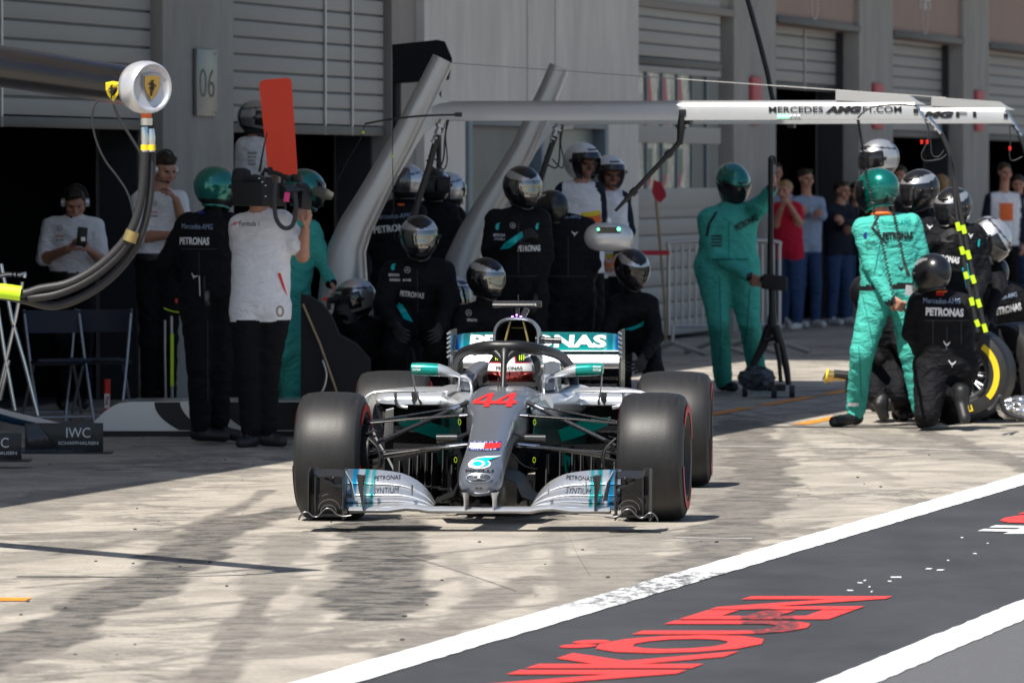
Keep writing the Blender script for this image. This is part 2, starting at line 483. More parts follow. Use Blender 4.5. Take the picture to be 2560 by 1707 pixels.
# far ground as a frame round the finely divided pit lane, one sheet
xs = [-600, -60, -12] + [-4.2 + i * .06 for i in range(0)] + [-4.2 + i * .04 for i in range(int(9.4 / .04))] + [9, 60, 900]
ys = [-300, 0, 15] + [21 + j * .075 for j in range(int(36 / .075))] + [58, 62, 66] + [80, 140, 1400]
vs = [(x, y, 0) for y in ys for x in xs]; nx = len(xs)
fs = [(j * nx + i, j * nx + i + 1, (j + 1) * nx + i + 1, (j + 1) * nx + i) for j in range(len(ys) - 1) for i in range(nx - 1)]
mb = MB().add(vs, fs)
ground = mb.build('pit_lane_ground', 'pit_concrete', smooth=False, recalc=False)
tag(ground, 'pale worn concrete of the pit lane streaked with black tyre rubber', None, None, 'structure')
TRACKS = [  # photograph pixels, half width in metres, strength
    ([(-150, 1690), (0, 1649), (207, 1529), (381, 1453), (463, 1387), (571, 1311), (735, 1275), (900, 1250)], .17, .95),
    ([(950, 1300), (945, 1400), (940, 1500), (935, 1545)], .20, 1.0),
    ([(1030, 1300), (1028, 1420), (1025, 1530)], .06, 1.0), ([(860, 1420), (850, 1530)], .08, .6),
    ([(653, 1485), (610, 1560), (544, 1660), (520, 1720)], .08, .8),
    ([(740, 1330), (690, 1420), (653, 1485)], .12, .6),
    ([(1850, 1050), (1880, 1120), (1900, 1200), (1840, 1300), (1770, 1400), (1661, 1478)], .20, .85),
    ([(1760, 1110), (1790, 1200), (1750, 1300)], .12, .6),
    ([(2030, 1050), (1940, 1110), (1927, 1150), (1966, 1200)], .03, .7),
    ([(2250, 1065), (2360, 1095), (2600, 1180)], .12, .8),
    ([(1340, 1440), (1230, 1500), (1007, 1640), (950, 1700)], .10, .7),
    ([(0, 1300), (160, 1250), (420, 1205)], .3, .6),
    ([(60, 1345), (350, 1330), (520, 1360)], .18, .7),
    ([(1380, 1290), (1400, 1400), (1440, 1520)], .06, .6),
    ([(680, 1640), (880, 1590), (1050, 1570)], .12, .6),
    ([(1580, 1330), (1520, 1440), (1480, 1560)], .2, .55),
    ([(2100, 1060), (2350, 1130), (2600, 1165)], .2, .5),
    ([(-100, 1560), (120, 1500), (330, 1440), (520, 1370)], .09, .6), ([(-100, 1420), (150, 1380), (420, 1330)], .12, .5),
    ([(1120, 1380), (1180, 1460), (1230, 1540)], .05, .5), ([(1240, 1400), (1420, 1330), (1600, 1300)], .10, .45),
    ([(1960, 1080), (2100, 1150), (2250, 1200)], .06, .5), ([(1760, 1260), (1900, 1290), (2050, 1250)], .12, .4),
    ([(420, 1720), (620, 1640), (760, 1540), (800, 1450)], .07, .55), ([(0, 1180), (200, 1160), (430, 1150)], .2, .4), ([(1660, 1120), (1700, 1180), (1720, 1260)], .16, .6),
]
rs = random.Random(11)
for k in range(95):                    # thin single streaks, most of them following the lane or swinging out of a box
    d0 = rs.uniform(22, 52); q0 = rs.uniform(-12.5, -6.3); L_ = rs.uniform(1.5, 6.5); bend = rs.uniform(-.9, .9); sl_ = rs.choice((.0, .0, .25, -.35, .5))
    P_ = []
    for t in (0, .33, .66, 1): D = d0 + L_ * t; P_.append((q0 + sl_ * L_ * t + bend * t * t + K * D, D))
    TRACKS.append((P_, rs.uniform(.018, .055), rs.uniform(.35, .8)))
co = np.array(vs)[:, :2]; rub = np.zeros(len(vs))
for px, hw, stg in TRACKS:
    P = [G(*q) for q in px] if abs(px[0][1]) > 200 else [V((q[0], q[1], 0)) for q in px]
    P = curve_pts(P, 30 if len(P) > 4 or hw > .06 else 9)
    best = np.full(len(vs), 9.0)
    for a, b in zip(P[:-1], P[1:]):
        a2, d2 = np.array(a[:2]), np.array((b - a)[:2]); L2 = max(1e-9, d2 @ d2)
        t = np.clip(((co - a2) @ d2) / L2, 0, 1); e = co - a2 - t[:, None] * d2
        best = np.minimum(best, np.sqrt((e ** 2).sum(1)))
    wob = 1 + .25 * np.sin(co[:, 1] * 2.3 + px[0][0]) + .15 * np.sin(co[:, 1] * 7.1)
    rub = np.maximum(rub, stg * np.clip((hw * wob - best) / .035 + .5, 0, 1))
at = ground.data.attributes.new('rubber', 'FLOAT', 'POINT'); at.data.foreach_set('value', rub.astype(np.float32))
def sheet(name, q0, q1, d0, d1, z, m, label=None, cat=None, group=None, structure=True, n=60, wob=0.0):
    rows = []
    for j in range(n + 1):
        D = d0 + (d1 - d0) * j / n; e = random.uniform(-wob, wob)
        rows.append([Q(q0 + e, D, z), Q(q1 + random.uniform(-wob, wob), D, z)])
    o = MB().grid(rows).build(name, m, smooth=False)
    return tag(o, label, cat, group, 'structure' if structure else None)
sheet('pit_lane_asphalt', -5.84, -4.2, 5, 400, .004, 'asphalt_new', 'smooth dark asphalt strip between the two white lines')
sheet('track_asphalt', -4.06, 20, 5, 400, .004, 'asphalt_old', 'coarse mid grey asphalt beyond the second white line')
def worn_white():
    m = bpy.data.materials.new('line_worn'); m.use_nodes = True; n = m.node_tree.nodes; L = m.node_tree.links
    p = n['Principled BSDF']; p.inputs['Roughness'].default_value = .6
    tc = n.new('ShaderNodeTexCoord'); g = n.new('ShaderNodeSeparateXYZ'); L.new(tc.outputs['Object'], g.inputs[0])
    r = n.new('ShaderNodeValToRGB'); e = r.color_ramp.elements
    e[0].position = 0; e[0].color = (0, 0, 0, 1); e[1].position = 1; e[1].color = (0, 0, 0, 1)
    def y2(y): return (y - 20) / 30
    for y, v in ((26.2, 0), (26.9, .8), (28.9, .9), (29.3, 0), (24.0, 0), (24.5, .35), (25.2, 0)):
        q = e.new(y2(y)); q.color = (v, v, v, 1)
    mr = n.new('ShaderNodeMapRange'); mr.inputs[1].default_value = 20; mr.inputs[2].default_value = 50
    L.new(g.outputs[1], mr.inputs[0]); L.new(mr.outputs[0], r.inputs[0])
    mp = n.new('ShaderNodeMapping'); mp.inputs['Scale'].default_value = (1, .3, 1); mp.inputs['Rotation'].default_value = (0, 0, -A0 - .2)
    t = n.new('ShaderNodeTexNoise'); t.inputs['Scale'].default_value = 22; t.inputs['Detail'].default_value = 8; t.inputs['Roughness'].default_value = .8
    L.new(tc.outputs['Object'], mp.inputs[0]); L.new(mp.outputs[0], t.inputs[0])
    r2 = n.new('ShaderNodeValToRGB'); r2.color_ramp.elements[0].position = .42; r2.color_ramp.elements[1].position = .55
    L.new(t.outputs[0], r2.inputs[0])
    q = n.new('ShaderNodeMath'); q.operation = 'MULTIPLY'; L.new(r.outputs[0], q.inputs[0]); L.new(r2.outputs[0], q.inputs[1])
    mx = n.new('ShaderNodeMix'); mx.data_type = 'RGBA'; mx.inputs[6].default_value = (.84, .85, .86, 1); mx.inputs[7].default_value = (.05, .05, .052, 1)
    L.new(q.outputs[0], mx.inputs[0]); L.new(mx.outputs[2], p.inputs['Base Color'])
    MATS['line_worn'] = m
worn_white()
sheet('white_line', -6.04, -5.82, 12, 300, .008, 'line_worn', 'white painted line along the concrete, scuffed black by tyres in one place', n=2400, wob=.006)
sheet('white_line', -4.24, -4.04, 12, 300, .008, 'line_white', 'clean white line at the right edge of the dark asphalt', n=2400, wob=.006)
for D in (49.0, 51.5, 54.0, 56.5):
    sheet('orange_marking', -9.93, -9.8, D - 1.0, D + 1.0, .004, 'road_orange', 'orange dashed box line painted on shaded concrete', None, 'orange dashes of the pit boxes', n=4)
sheet('orange_marking', -8.9, -8.78, 46.6, 48.2, .004, 'road_orange', 'orange corner mark in the sun between the kneeling mechanics', n=4)
o = MB().grid([[G(-60, 1492, .004), G(82, 1493, .004)], [G(-60, 1500, .004), G(60, 1501, .004)]]).build('orange_marking', 'road_orange', smooth=False)
tag(o, 'short orange dash at the left edge of the sunlit concrete', None, None, 'structure')
for px, w_, m_, lb in (([(1790, 1117), (2100, 1119), (2500, 1128)], .018, 'line_white', 'thin pale joint line crossing the sunlit concrete at right'), ([(1000, 1385), (1150, 1430), (1290, 1478)], .012, 'rubber', 'fine dark crack in the concrete below the nose'), ([(1410, 1310), (1440, 1380), (1475, 1440)], .02, 'rubber', 'short dark skid line right of the nose shadow'),
                       ([(1690, 1345), (1800, 1346), (1880, 1347)], .010, 'line_white', 'short pale scratch beside the white line')):
    P_ = curve_pts([G(*q) for q in px], 20); rows = [[p + V((0, -w_, .004)), p + V((0, w_, .004))] for p in P_]
    tag(MB().grid(rows).build('ground_joint', m_, smooth=False), lb, None, None, 'structure')
# writing painted on the dark asphalt
def road_red_shader():
    m = MATS['road_red']; n = m.node_tree.nodes; L = m.node_tree.links; p = n['Principled BSDF']
    tc = n.new('ShaderNodeTexCoord'); mp = n.new('ShaderNodeMapping')
    c = G(1925, 1560); mp.inputs['Location'].default_value = (-c.x, -c.y, 0)
    sc_ = n.new('ShaderNodeMapping'); sc_.inputs['Scale'].default_value = (1 / .12, 1 / .95, 0)
    L.new(tc.outputs['Object'], mp.inputs[0]); L.new(mp.outputs[0], sc_.inputs[0])
    ln = n.new('ShaderNodeVectorMath'); ln.operation = 'LENGTH'; L.new(sc_.outputs[0], ln.inputs[0])
    r = n.new('ShaderNodeValToRGB'); r.color_ramp.elements[0].position = .85; r.color_ramp.elements[1].position = 1.0
    r.color_ramp.elements[0].color = (1, 1, 1, 1); r.color_ramp.elements[1].color = (0, 0, 0, 1)
    L.new(ln.outputs['Value'], r.inputs[0])
    t = n.new('ShaderNodeTexNoise'); t.inputs['Scale'].default_value = 26; t.inputs['Detail'].default_value = 6; t.inputs['Roughness'].default_value = .8
    L.new(tc.outputs['Object'], t.inputs[0])
    r2 = n.new('ShaderNodeValToRGB'); r2.color_ramp.elements[0].position = .4; r2.color_ramp.elements[1].position = .52; L.new(t.outputs[0], r2.inputs[0])
    q = n.new('ShaderNodeMath'); q.operation = 'MULTIPLY'; L.new(r.outputs[0], q.inputs[0]); L.new(r2.outputs[0], q.inputs[1])
    t3 = n.new('ShaderNodeTexNoise'); t3.inputs['Scale'].default_value = 70; t3.inputs['Detail'].default_value = 8; t3.inputs['Roughness'].default_value = .85; L.new(tc.outputs['Object'], t3.inputs[0])
    r3 = n.new('ShaderNodeValToRGB'); r3.color_ramp.elements[0].position = .58; r3.color_ramp.elements[1].position = .68; r3.color_ramp.elements[1].color = (.7, .7, .7, 1); L.new(t3.outputs[0], r3.inputs[0])
    q0 = q; q = n.new('ShaderNodeMath'); q.operation = 'MAXIMUM'; L.new(q0.outputs[0], q.inputs[0]); L.new(r3.outputs[0], q.inputs[1])
    mx = n.new('ShaderNodeMix'); mx.data_type = 'RGBA'; mx.inputs[6].default_value = (.75, .05, .045, 1); mx.inputs[7].default_value = (.05, .035, .036, 1)
    L.new(q.outputs[0], mx.inputs[0]); L.new(mx.outputs[2], p.inputs['Base Color'])
road_red_shader()
def road_text(txt, dnear, dfar, qtop, qbase, m, label, bold=.03, name='painted_writing'):
    vs_, fs_ = text2d(txt, bold=bold)
    x0 = min(v[0] for v in vs_); x1 = max(v[0] for v in vs_)
    out = []
    for x, y in vs_:
        D = dnear + (dfar - dnear) * (x - x0) / (x1 - x0)
        t = (y + .5)                                   # 0 baseline .. 1 cap height
        xx = (qbase + K * D) * (1 - t) + (qtop + K * D) * t
        out.append((xx, D, .008))
    o = MB().add(out, fs_).build(name, m, smooth=False)
    tag(o, label, None, None, 'structure')
    return o
road_text('PÄNKÖUEN', 21.0, 27.35, -5.34, -4.80, 'road_red', 'red writing painted across the dark asphalt strip', .038)
road_text('#', 32.15, 33.0, -5.32, -4.72, 'line_white', 'white hash sign painted on the dark asphalt', .04)
road_text('SP', 33.15, 35.0, -5.32, -4.72, 'road_red', 'red letters after the white hash sign at the right edge', .045)
mb = MB()
for X, Y, w_, h_ in ((2125, 1475, 14, 2), (2150, 1456, 10, 2), (2240, 1442, 26, 3), (2323, 1421, 14, 3), (2352, 1424, 16, 3), (2163, 1450, 6, 2), (2370, 1400, 5, 2), (2405, 1343, 6, 2), (2437, 1383, 7, 2), (2470, 1357, 5, 1), (2224, 1452, 8, 2), (2174, 1466, 5, 2), (2180, 1478, 5, 2)):
    a = G(X, Y, .0082); s_ = F / a.y
    mb.box((a.x, a.y, .0085), (w_ / s_, h_ * 9 / s_, .003), (0, 0, random.uniform(-.3, .3)))
tag(mb.build('paint_flakes', 'line_white', smooth=False), 'white flecks of worn paint scattered on the dark asphalt', None, None, 'stuff')
# crumbs of rubber and grit
mb = MB()
for i in range(70):
    X = random.uniform(0, 2400); Y = random.uniform(1120, 1650); a = G(X, Y)
    if a.x - K * a.y > -6.1: continue
    r_ = random.uniform(.003, .008)
    mb.ball((a.x, a.y, r_ * .5), (r_ * 1.6, r_, r_ * .7), 5, 4)
tag(mb.build('rubber_crumbs', 'rubber'), 'black crumbs of tyre rubber lying on the concrete', None, None, 'stuff')

# ---------------------------------------------------------------- the pit building
RZ = Matrix.Rotation(-A0, 4, 'Z')            # local x -> NRM, local y -> U
def fbox(mb, s0, s1, n0, n1, z0, z1, mi=0, bev=0):
    c = FP((s0 + s1) / 2, (n0 + n1) / 2, (z0 + z1) / 2)
    return mb.box(c, (abs(n1 - n0), abs(s1 - s0), abs(z1 - z0)), RZ, mi, bev)
def wall_text(txt, s, z, h, n, m, parent, width=None, bold=0, nm='lettering'):
    vs_, fs_ = text2d(txt, bold=bold); sx = h
    if width: sx = width / (max(v[0] for v in vs_) - min(v[0] for v in vs_))
    return MB().add([FP(s + v[0] * sx, n, z + v[1] * h) for v in vs_], fs_).build(nm, m, parent, smooth=False, world=True)
bld = thing('pit_building', 'long grey concrete pit building with a row of roller door garages', 'building', FP(s_at(1280), 0, 0))
S1 = s_at(-250); Se = s_at(2760)
# openings: (left pixel, right pixel, shutter bottom z)
doors = [(-190, 408, 2.10), (585, 985, 2.10), (1582, 1835, None), (1940, 2148, 2.78), (2232, 2408, 2.26), (2472, 2700, 2.26)]
ops = [(s_at(a), s_at(b), z) for a, b, z in doors]
ZL = 3.52                                     # underside of the lintel
# walls between openings: front face at n=0; pillars stand proud
mw = MB(); prev = S1 - 8
edges = []
for (a, b, z) in ops:
    edges.append((prev, a)); prev = b
edges.append((prev, Se + 20))
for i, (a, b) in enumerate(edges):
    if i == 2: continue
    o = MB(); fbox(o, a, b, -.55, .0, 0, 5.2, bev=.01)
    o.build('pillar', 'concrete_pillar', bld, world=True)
a, b = edges[2]
o = MB(); sa = s_at(1045); fd0, fd1 = s_at(1148), s_at(1500)
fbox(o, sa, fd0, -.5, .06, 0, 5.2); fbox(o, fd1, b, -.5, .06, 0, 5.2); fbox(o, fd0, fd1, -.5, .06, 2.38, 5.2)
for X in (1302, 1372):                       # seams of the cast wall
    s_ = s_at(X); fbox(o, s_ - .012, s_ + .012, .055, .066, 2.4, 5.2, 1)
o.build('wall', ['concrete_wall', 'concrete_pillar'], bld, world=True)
o = MB(); fbox(o, a, sa, -.55, -.02, 0, 5.2); o.build('pillar', 'garage_dark' if False else 'lintel', bld, world=True)  # darker grey puts the shadow of the recess into this pillar's colour
# steel framed glass door in the wall
fr = MB(); w_ = .16
fbox(fr, fd0, fd0 + w_, -.1, .09, 0, 2.38, bev=.006); fbox(fr, fd1 - w_, fd1, -.1, .09, 0, 2.38, bev=.006); fbox(fr, fd0 + w_, fd1 - w_, -.1, .09, 2.22, 2.38, bev=.006)
mid = fd0 + (fd1 - fd0) * .52; fbox(fr, mid - .08, mid + .08, -.1, .08, 0, 2.22, bev=.006)
fr_o = fr.build('door', 'frame_blue', bld, world=True)
fbox(MB(), 0, 1, 0, 1, 0, 1)
g1 = MB(); fbox(g1, fd0 + w_, mid - .08, -.06, -.04, .05, 2.22); g1.build('pane', 'glass_panel', fr_o, world=True)
g2 = MB(); fbox(g2, mid + .08, fd1 - w_, -.06, -.04, .05, 2.22); g2.build('pane', 'glass_light', fr_o, world=True)
hnd = MB(); fbox(hnd, mid - .3, mid - .27, .05, .09, .9, 1.3); hnd.build('handle', 'steel', fr_o, world=True)
def shutter(a, b, z0, z1, n=-.32, slat=.14, rails=(), name='roller_door', mats=('shutter', 'shutter_rail')):
    o = MB(); z = z0 + .09
    fbox(o, a + .03, b - .03, n - .03, n + .03, z0, z0 + .08, 1, .004)
    while z < z1:
        h_ = min(slat, z1 - z)
        fbox(o, a + .03, b - .03, n - .02, n + .012, z, z + h_ - .018, 0, .006)
        fbox(o, a + .03, b - .03, n - .02, n + .002, z + h_ - .016, z + h_ - .002, 1)
        z += slat
    for s_ in rails: fbox(o, s_ - .02, s_ + .02, n + .013, n + .03, z0, z1, 2)
    d = o.build(name, [mats[0], mats[1], 'steel'], bld, world=True)
    return d
for i, (a, b, z0) in enumerate(ops):
    # dark jambs
    j = MB(); fbox(j, a, a + .05, -.5, -.2, 0, ZL); j.build('jamb', 'shutter_rail', bld, world=True); j = MB(); fbox(j, b - .05, b, -.5, -.2, 0, ZL); j.build('jamb', 'shutter_rail', bld, world=True)
    if z0 is not None:
        rl = []
        if i == 0: rl = [s_at(30)]
        if i == 1: rl = [s_at(835), s_at(902)]
        if i == 3: rl = [a + (b - a) * .6]
        if i == 4: rl = [a + (b - a) * .12]
        shutter(a, b, z0, ZL + .2, rails=rl, n=(-.1 if i < 2 else -.3))
    # lintel or sign band above
    band = MB(); fbox(band, a, b, -.45, -.06, ZL, 5.2)
    if i in (0, 1, 2): band.build('lintel', 'lintel', bld, world=True)
    else:
        bo = band.build('sign_band', 'sign_copper', bld, world=True)
        wall_text('FIA', (a + b) / 2, ZL + .62, .42, -.05, 'white_print', bo, bold=.01)
        rr = ring2d(.22, .25); c_ = (a + b) / 2
        MB().add([FP(c_ + v[0] * .8, -.052, ZL + .28 + v[1] * .8) for v in rr[0]], rr[1]).build('emblem', 'white_print', bo, smooth=False, world=True)
    ld = MB(); fbox(ld, a, b, -.06, .02, ZL, ZL + .08, bev=.005); ld.build('ledge', 'shutter_rail' if i > 2 else 'lintel', bld, world=True)
# panelled door with window rows (third opening)
a, b, _ = ops[2]
shutter(a, s_at(1812), 2.92, ZL + .2, n=-.06)
b = s_at(1812); pd = MB(); n_ = -.06
z = .05
while z < 1.38: fbox(pd, a + .03, b - .03, n_ - .02, n_ + .012, z, z + .165, 0, .006); fbox(pd, a + .03, b - .03, n_ - .02, n_, z + .165, z + .18, 1); z += .18
fbox(pd, a + .03, b - .03, n_ - .02, n_ + .02, 1.40, 1.62, 0, .004)
fbox(pd, a + .03, b - .03, n_ - .02, n_ + .02, 2.10, 2.28, 0, .004)
fbox(pd, a + .03, b - .03, n_ - .02, n_ + .02, 2.84, 2.91, 0, .004)
ww = (b - a - .06)
for k in range(7):
    s_ = a + .03 + ww * (.02 + k * .165)
    if s_ > b - .02: break
    for z0, z1 in ((1.62, 2.10), (2.28, 2.84)): fbox(pd, s_ - .035, s_ + .035, n_ - .02, n_ + .018, z0, z1, 2)
pdo = pd.build('panel_door', ['shutter', 'shutter_rail', 'frame_blue'], bld, world=True)
for r_i, (z0, z1) in enumerate(((1.62, 2.10), (2.28, 2.84))):
    for k in range(6):
        s0 = a + .03 + ww * (.02 + k * .165) + .035; s1 = s0 + ww * .165 - .07
        pn = MB(); fbox(pn, s0, min(s1, b - .04), n_ - .015, n_ - .005, z0, z1)
        po = pn.build('window', 'foil_window' if k < 4 else 'glass_panel', pdo, world=True)
        if k < 4 and not r_i:
            gp_ = MB(); fbox(gp_, s0 + .06, s0 + .30, n_ - .004, n_ + .003, z0 + .15, z1 - .06); gp_.build('poster', 'poster_green', pdo, world=True)
        if k < 4:
            q = MB(); t0 = s0 + .06
            if r_i: pts = [(t0, z0 + .01), (t0 + .34, z0 + .01), (t0 + .14, z1 - .05), (t0, z1 - .02 - .12 * (k == 0))]
            elif k: pts = [(t0, z0 + .02), (t0 + .12, z0 + .02), (t0 + .26, z0 + .2), (t0 + .14, z0 + .2)]
            else: pts = []
            if pts:
                q.add([FP(s_, n_ + .0, z_) for s_, z_ in pts], [(0, 1, 2, 3)])
                q.build('red_mark', 'sign_red', pdo, smooth=False, world=True)
# upper storey and canopy: the latter unseen, added and stepped to shape the shade
up = MB(); fbox(up, S1 - 12, Se + 30, -8, -.06, 5.2, 9); up.build('upper_storey', 'concrete_wall', bld, world=True)
cn = MB()
def shade_slab(D0, D1, n_s):
    off = 6 / SD.z
    s0, s1 = (D0 - off * .472) / math.cos(A0), (D1 - off * .472) / math.cos(A0)
    ne = n_s - off * (-SD.x * NRM.x - SD.y * NRM.y) * 1.0
    fbox(cn, s0, s1, 0.01, ne, 6, 6.35)
shade_slab(20, 44.2, 3.85); shade_slab(44.2, 57.2, 5.6); shade_slab(57.2, 63.4, 2.3); shade_slab(63.4, 120, 3.6)
cn.build('shade_slab', 'concrete_wall', bld, world=True)
# garage interior
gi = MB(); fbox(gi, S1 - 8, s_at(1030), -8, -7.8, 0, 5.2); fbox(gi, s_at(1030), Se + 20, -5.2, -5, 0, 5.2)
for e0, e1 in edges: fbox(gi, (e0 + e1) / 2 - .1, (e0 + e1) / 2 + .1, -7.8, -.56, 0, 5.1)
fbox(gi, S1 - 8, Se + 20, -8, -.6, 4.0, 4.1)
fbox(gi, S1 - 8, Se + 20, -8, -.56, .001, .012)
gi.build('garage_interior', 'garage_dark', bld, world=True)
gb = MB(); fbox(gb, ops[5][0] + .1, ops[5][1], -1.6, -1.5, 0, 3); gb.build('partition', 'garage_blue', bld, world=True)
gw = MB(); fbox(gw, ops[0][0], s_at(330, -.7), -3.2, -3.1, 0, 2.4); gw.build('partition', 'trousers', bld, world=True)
# pipes in the fourth garage
pp = MB()
for k, X in enumerate((2052, 2066, 2084, 2096)): pp.tube([FP(s_at(X, -1), -1, .0), FP(s_at(X, -1), -1, 2.6)], .03, 8)
pp.build('pipe', 'shutter_rail', bld, world=True)
# number sign
t = thing('number_sign', 'brushed metal garage sign with the number 06 on the grey pillar', 'sign', FP(s_at(506), 0, 2.2))
s0, s1 = s_at(482), s_at(533)
z0, z1 = W(506, 290, FP(s0, 0, 0).y).z, W(506, 122, FP(s0, 0, 0).y).z
o = MB(); fbox(o, s0, s1, .005, .035, z0, z1, 0, .004); o.build('plate', 'sign_plate', t, world=True)
wall_text('06', (s0 + s1) / 2, z0 + (z1 - z0) * .5, .235, .037, 'sign_digit', t, width=(s1 - s0) * .74, bold=-.01)
o = MB()
for ss in (s0 + .03, s1 - .03):
    for zz in (z0 + .03, z1 - .03): o.box(FP(ss, .038, zz), (.008, .014, .014), RZ)
o.build('screw', 'steel', t, world=True)
for X0, X1, Y0, Y1, D in ((1872, 1894, 192, 312, 0), (2178, 2200, 208, 322, 0), (2434, 2452, 226, 328, 0)):
    s0, s1 = s_at(X0), s_at(X1); d = FP(s0, 0, 0).y
    o = MB(); fbox(o, s0, s1, .004, .05, W(X0, Y1, d).z, W(X0, Y0, d).z, 0, .01)
    o = o.build('wall_plate', 'sign_red')
    tag(o, {1872: 'narrow dull red plate on the pillar left of the open dark garage', 2178: 'narrow red plate on the pillar above the silver helmet', 2434: 'bright red plate on the farthest pillar at right'}[X0], 'sign', 'red plates on the pillars')
# ================================================================ the racing car
# car frame: origin under the front axle, x to the picture's right, y towards the rear, z up
CAR = thing('race_car', 'silver and teal open wheel race car number 44 rolling out on red marked tyres', 'racing car', (-.093, 33.6, 0), R(-3.4))
def paint_shader(name, base, stripes):
    m = mat(name, base, .27, .8, coat=.5)
    n = m.node_tree.nodes; L = m.node_tree.links; p = n['Principled BSDF']
    tc = n.new('ShaderNodeTexCoord'); g = n.new('ShaderNodeSeparateXYZ'); L.new(tc.outputs['Object'], g.inputs[0])
    a = n.new('ShaderNodeMath'); a.operation = 'ABSOLUTE'; L.new(g.outputs[0], a.inputs[0])
    t = n.new('ShaderNodeTexNoise'); t.inputs['Scale'].default_value = 3; L.new(tc.outputs['Object'], t.inputs[0])
    ad = n.new('ShaderNodeMath'); ad.operation = 'MULTIPLY_ADD'; ad.inputs[1].default_value = .04; L.new(t.outputs[0], ad.inputs[0]); L.new(a.outputs[0], ad.inputs[2])
    r = n.new('ShaderNodeValToRGB'); e = r.color_ramp.elements
    e[0].position = 0; e[0].color = (*base, 1); e[1].position = 1; e[1].color = (*base, 1)
    for x, c in stripes: q = e.new(x); q.color = (*c, 1)
    L.new(ad.outputs[0], r.inputs[0]); L.new(r.outputs[0], p.inputs['Base Color'])
    # stone chips and rubber dirt
    t2 = n.new('ShaderNodeTexNoise'); t2.inputs['Scale'].default_value = 60; t2.inputs['Detail'].default_value = 6; L.new(tc.outputs['Object'], t2.inputs[0])
    mr = n.new('ShaderNodeMapRange'); mr.inputs[3].default_value = .2; mr.inputs[4].default_value = .42; L.new(t2.outputs[0], mr.inputs[0]); L.new(mr.outputs[0], p.inputs['Roughness'])
SV = (.70, .72, .75); TL = (.0, .42, .40); BL = (.0, .15, .45); DT = (.0, .16, .15)
paint_shader('front_wing_paint', SV, [(.545, SV), (.555, (.1, .6, .6)), (.567, (.1, .6, .6)), (.575, SV), (.592, (.0, .45, .45)), (.605, (.0, .45, .45)), (.612, SV), (.635, SV), (.645, (.0, .3, .55)), (.66, (.0, .3, .55)), (.67, (.2, .25, .3))])
paint_shader('rear_wing_paint', (.0, .30, .28), [(.02, (.0, .42, .38)), (.30, (.0, .42, .38)), (.39, (.0, .40, .40)), (.405, (.15, .65, .65)), (.42, (.0, .35, .38)), (.445, (.0, .3, .4)), (.455, (.1, .6, .7)), (.47, BL)])
def dirt(name, col, rough, metal, coat=.3, sc=45):
    m = mat(name, col, rough, metal, coat=coat)
    n = m.node_tree.nodes; L = m.node_tree.links; p = n['Principled BSDF']
    tc = n.new('ShaderNodeTexCoord'); t = n.new('ShaderNodeTexNoise'); t.inputs['Scale'].default_value = sc; t.inputs['Detail'].default_value = 7; t.inputs['Roughness'].default_value = .75
    r = n.new('ShaderNodeValToRGB'); r.color_ramp.elements[0].position = .64; r.color_ramp.elements[1].position = .72
    r.color_ramp.elements[0].color = (*col, 1); r.color_ramp.elements[1].color = (*[c * .35 for c in col], 1)
    L.new(tc.outputs['Object'], t.inputs[0]); L.new(t.outputs[0], r.inputs[0]); L.new(r.outputs[0], p.inputs['Base Color'])
dirt('nose_paint', (.20, .22, .265), .32, .55)
dirt('silver_dirty', (.66, .68, .71), .34, .7)
dirt('carbon_dirty', (.014, .014, .015), .42, 0, .15, 25)
def tyre_shader():
    m = bpy.data.materials.new('tyre_tread'); m.use_nodes = True; MATS['tyre_tread'] = m
    n = m.node_tree.nodes; L = m.node_tree.links; p = n['Principled BSDF']
    tc = n.new('ShaderNodeTexCoord'); g = n.new('ShaderNodeSeparateXYZ'); L.new(tc.outputs['Object'], g.inputs[0])
    # angle round the axle -> streaks that run round the tread
    at = n.new('ShaderNodeMath'); at.operation = 'ARCTAN2'; L.new(g.outputs[2], at.inputs[0]); L.new(g.outputs[1], at.inputs[1])
    cb = n.new('ShaderNodeCombineXYZ'); L.new(g.outputs[0], cb.inputs[0]); L.new(at.outputs[0], cb.inputs[1])
    mp = n.new('ShaderNodeMapping'); mp.inputs['Scale'].default_value = (60, 1.6, 1); L.new(cb.outputs[0], mp.inputs[0])
    t = n.new('ShaderNodeTexNoise'); t.inputs['Scale'].default_value = 1; t.inputs['Detail'].default_value = 7; t.inputs['Roughness'].default_value = .7; L.new(mp.outputs[0], t.inputs[0])
    r = n.new('ShaderNodeValToRGB'); e = r.color_ramp.elements
    e[0].position = .3; e[0].color = (.009, .009, .010, 1); e[1].position = .66; e[1].color = (.018, .018, .018, 1)
    q = e.new(.74); q.color = (.07, .07, .068, 1)
    L.new(t.outputs[0], r.inputs[0]); L.new(r.outputs[0], p.inputs['Base Color'])
    mr = n.new('ShaderNodeMapRange'); mr.inputs[3].default_value = .42; mr.inputs[4].default_value = .56; L.new(t.outputs[0], mr.inputs[0]); L.new(mr.outputs[0], p.inputs['Roughness'])
    p.inputs['Specular IOR Level'].default_value = .5
    t2 = n.new('ShaderNodeTexNoise'); t2.inputs['Scale'].default_value = 150; L.new(tc.outputs['Object'], t2.inputs[0])
    b = n.new('ShaderNodeBump'); b.inputs['Distance'].default_value = .0006; L.new(t2.outputs[0], b.inputs['Height']); L.new(b.outputs[0], p.inputs['Normal'])
tyre_shader()
mat('sidewall', (0.022, 0.022, 0.023), 0.55, var=.2, vscale=12)
mat('rim_black', (0.03, 0.03, 0.032), .35, .5)
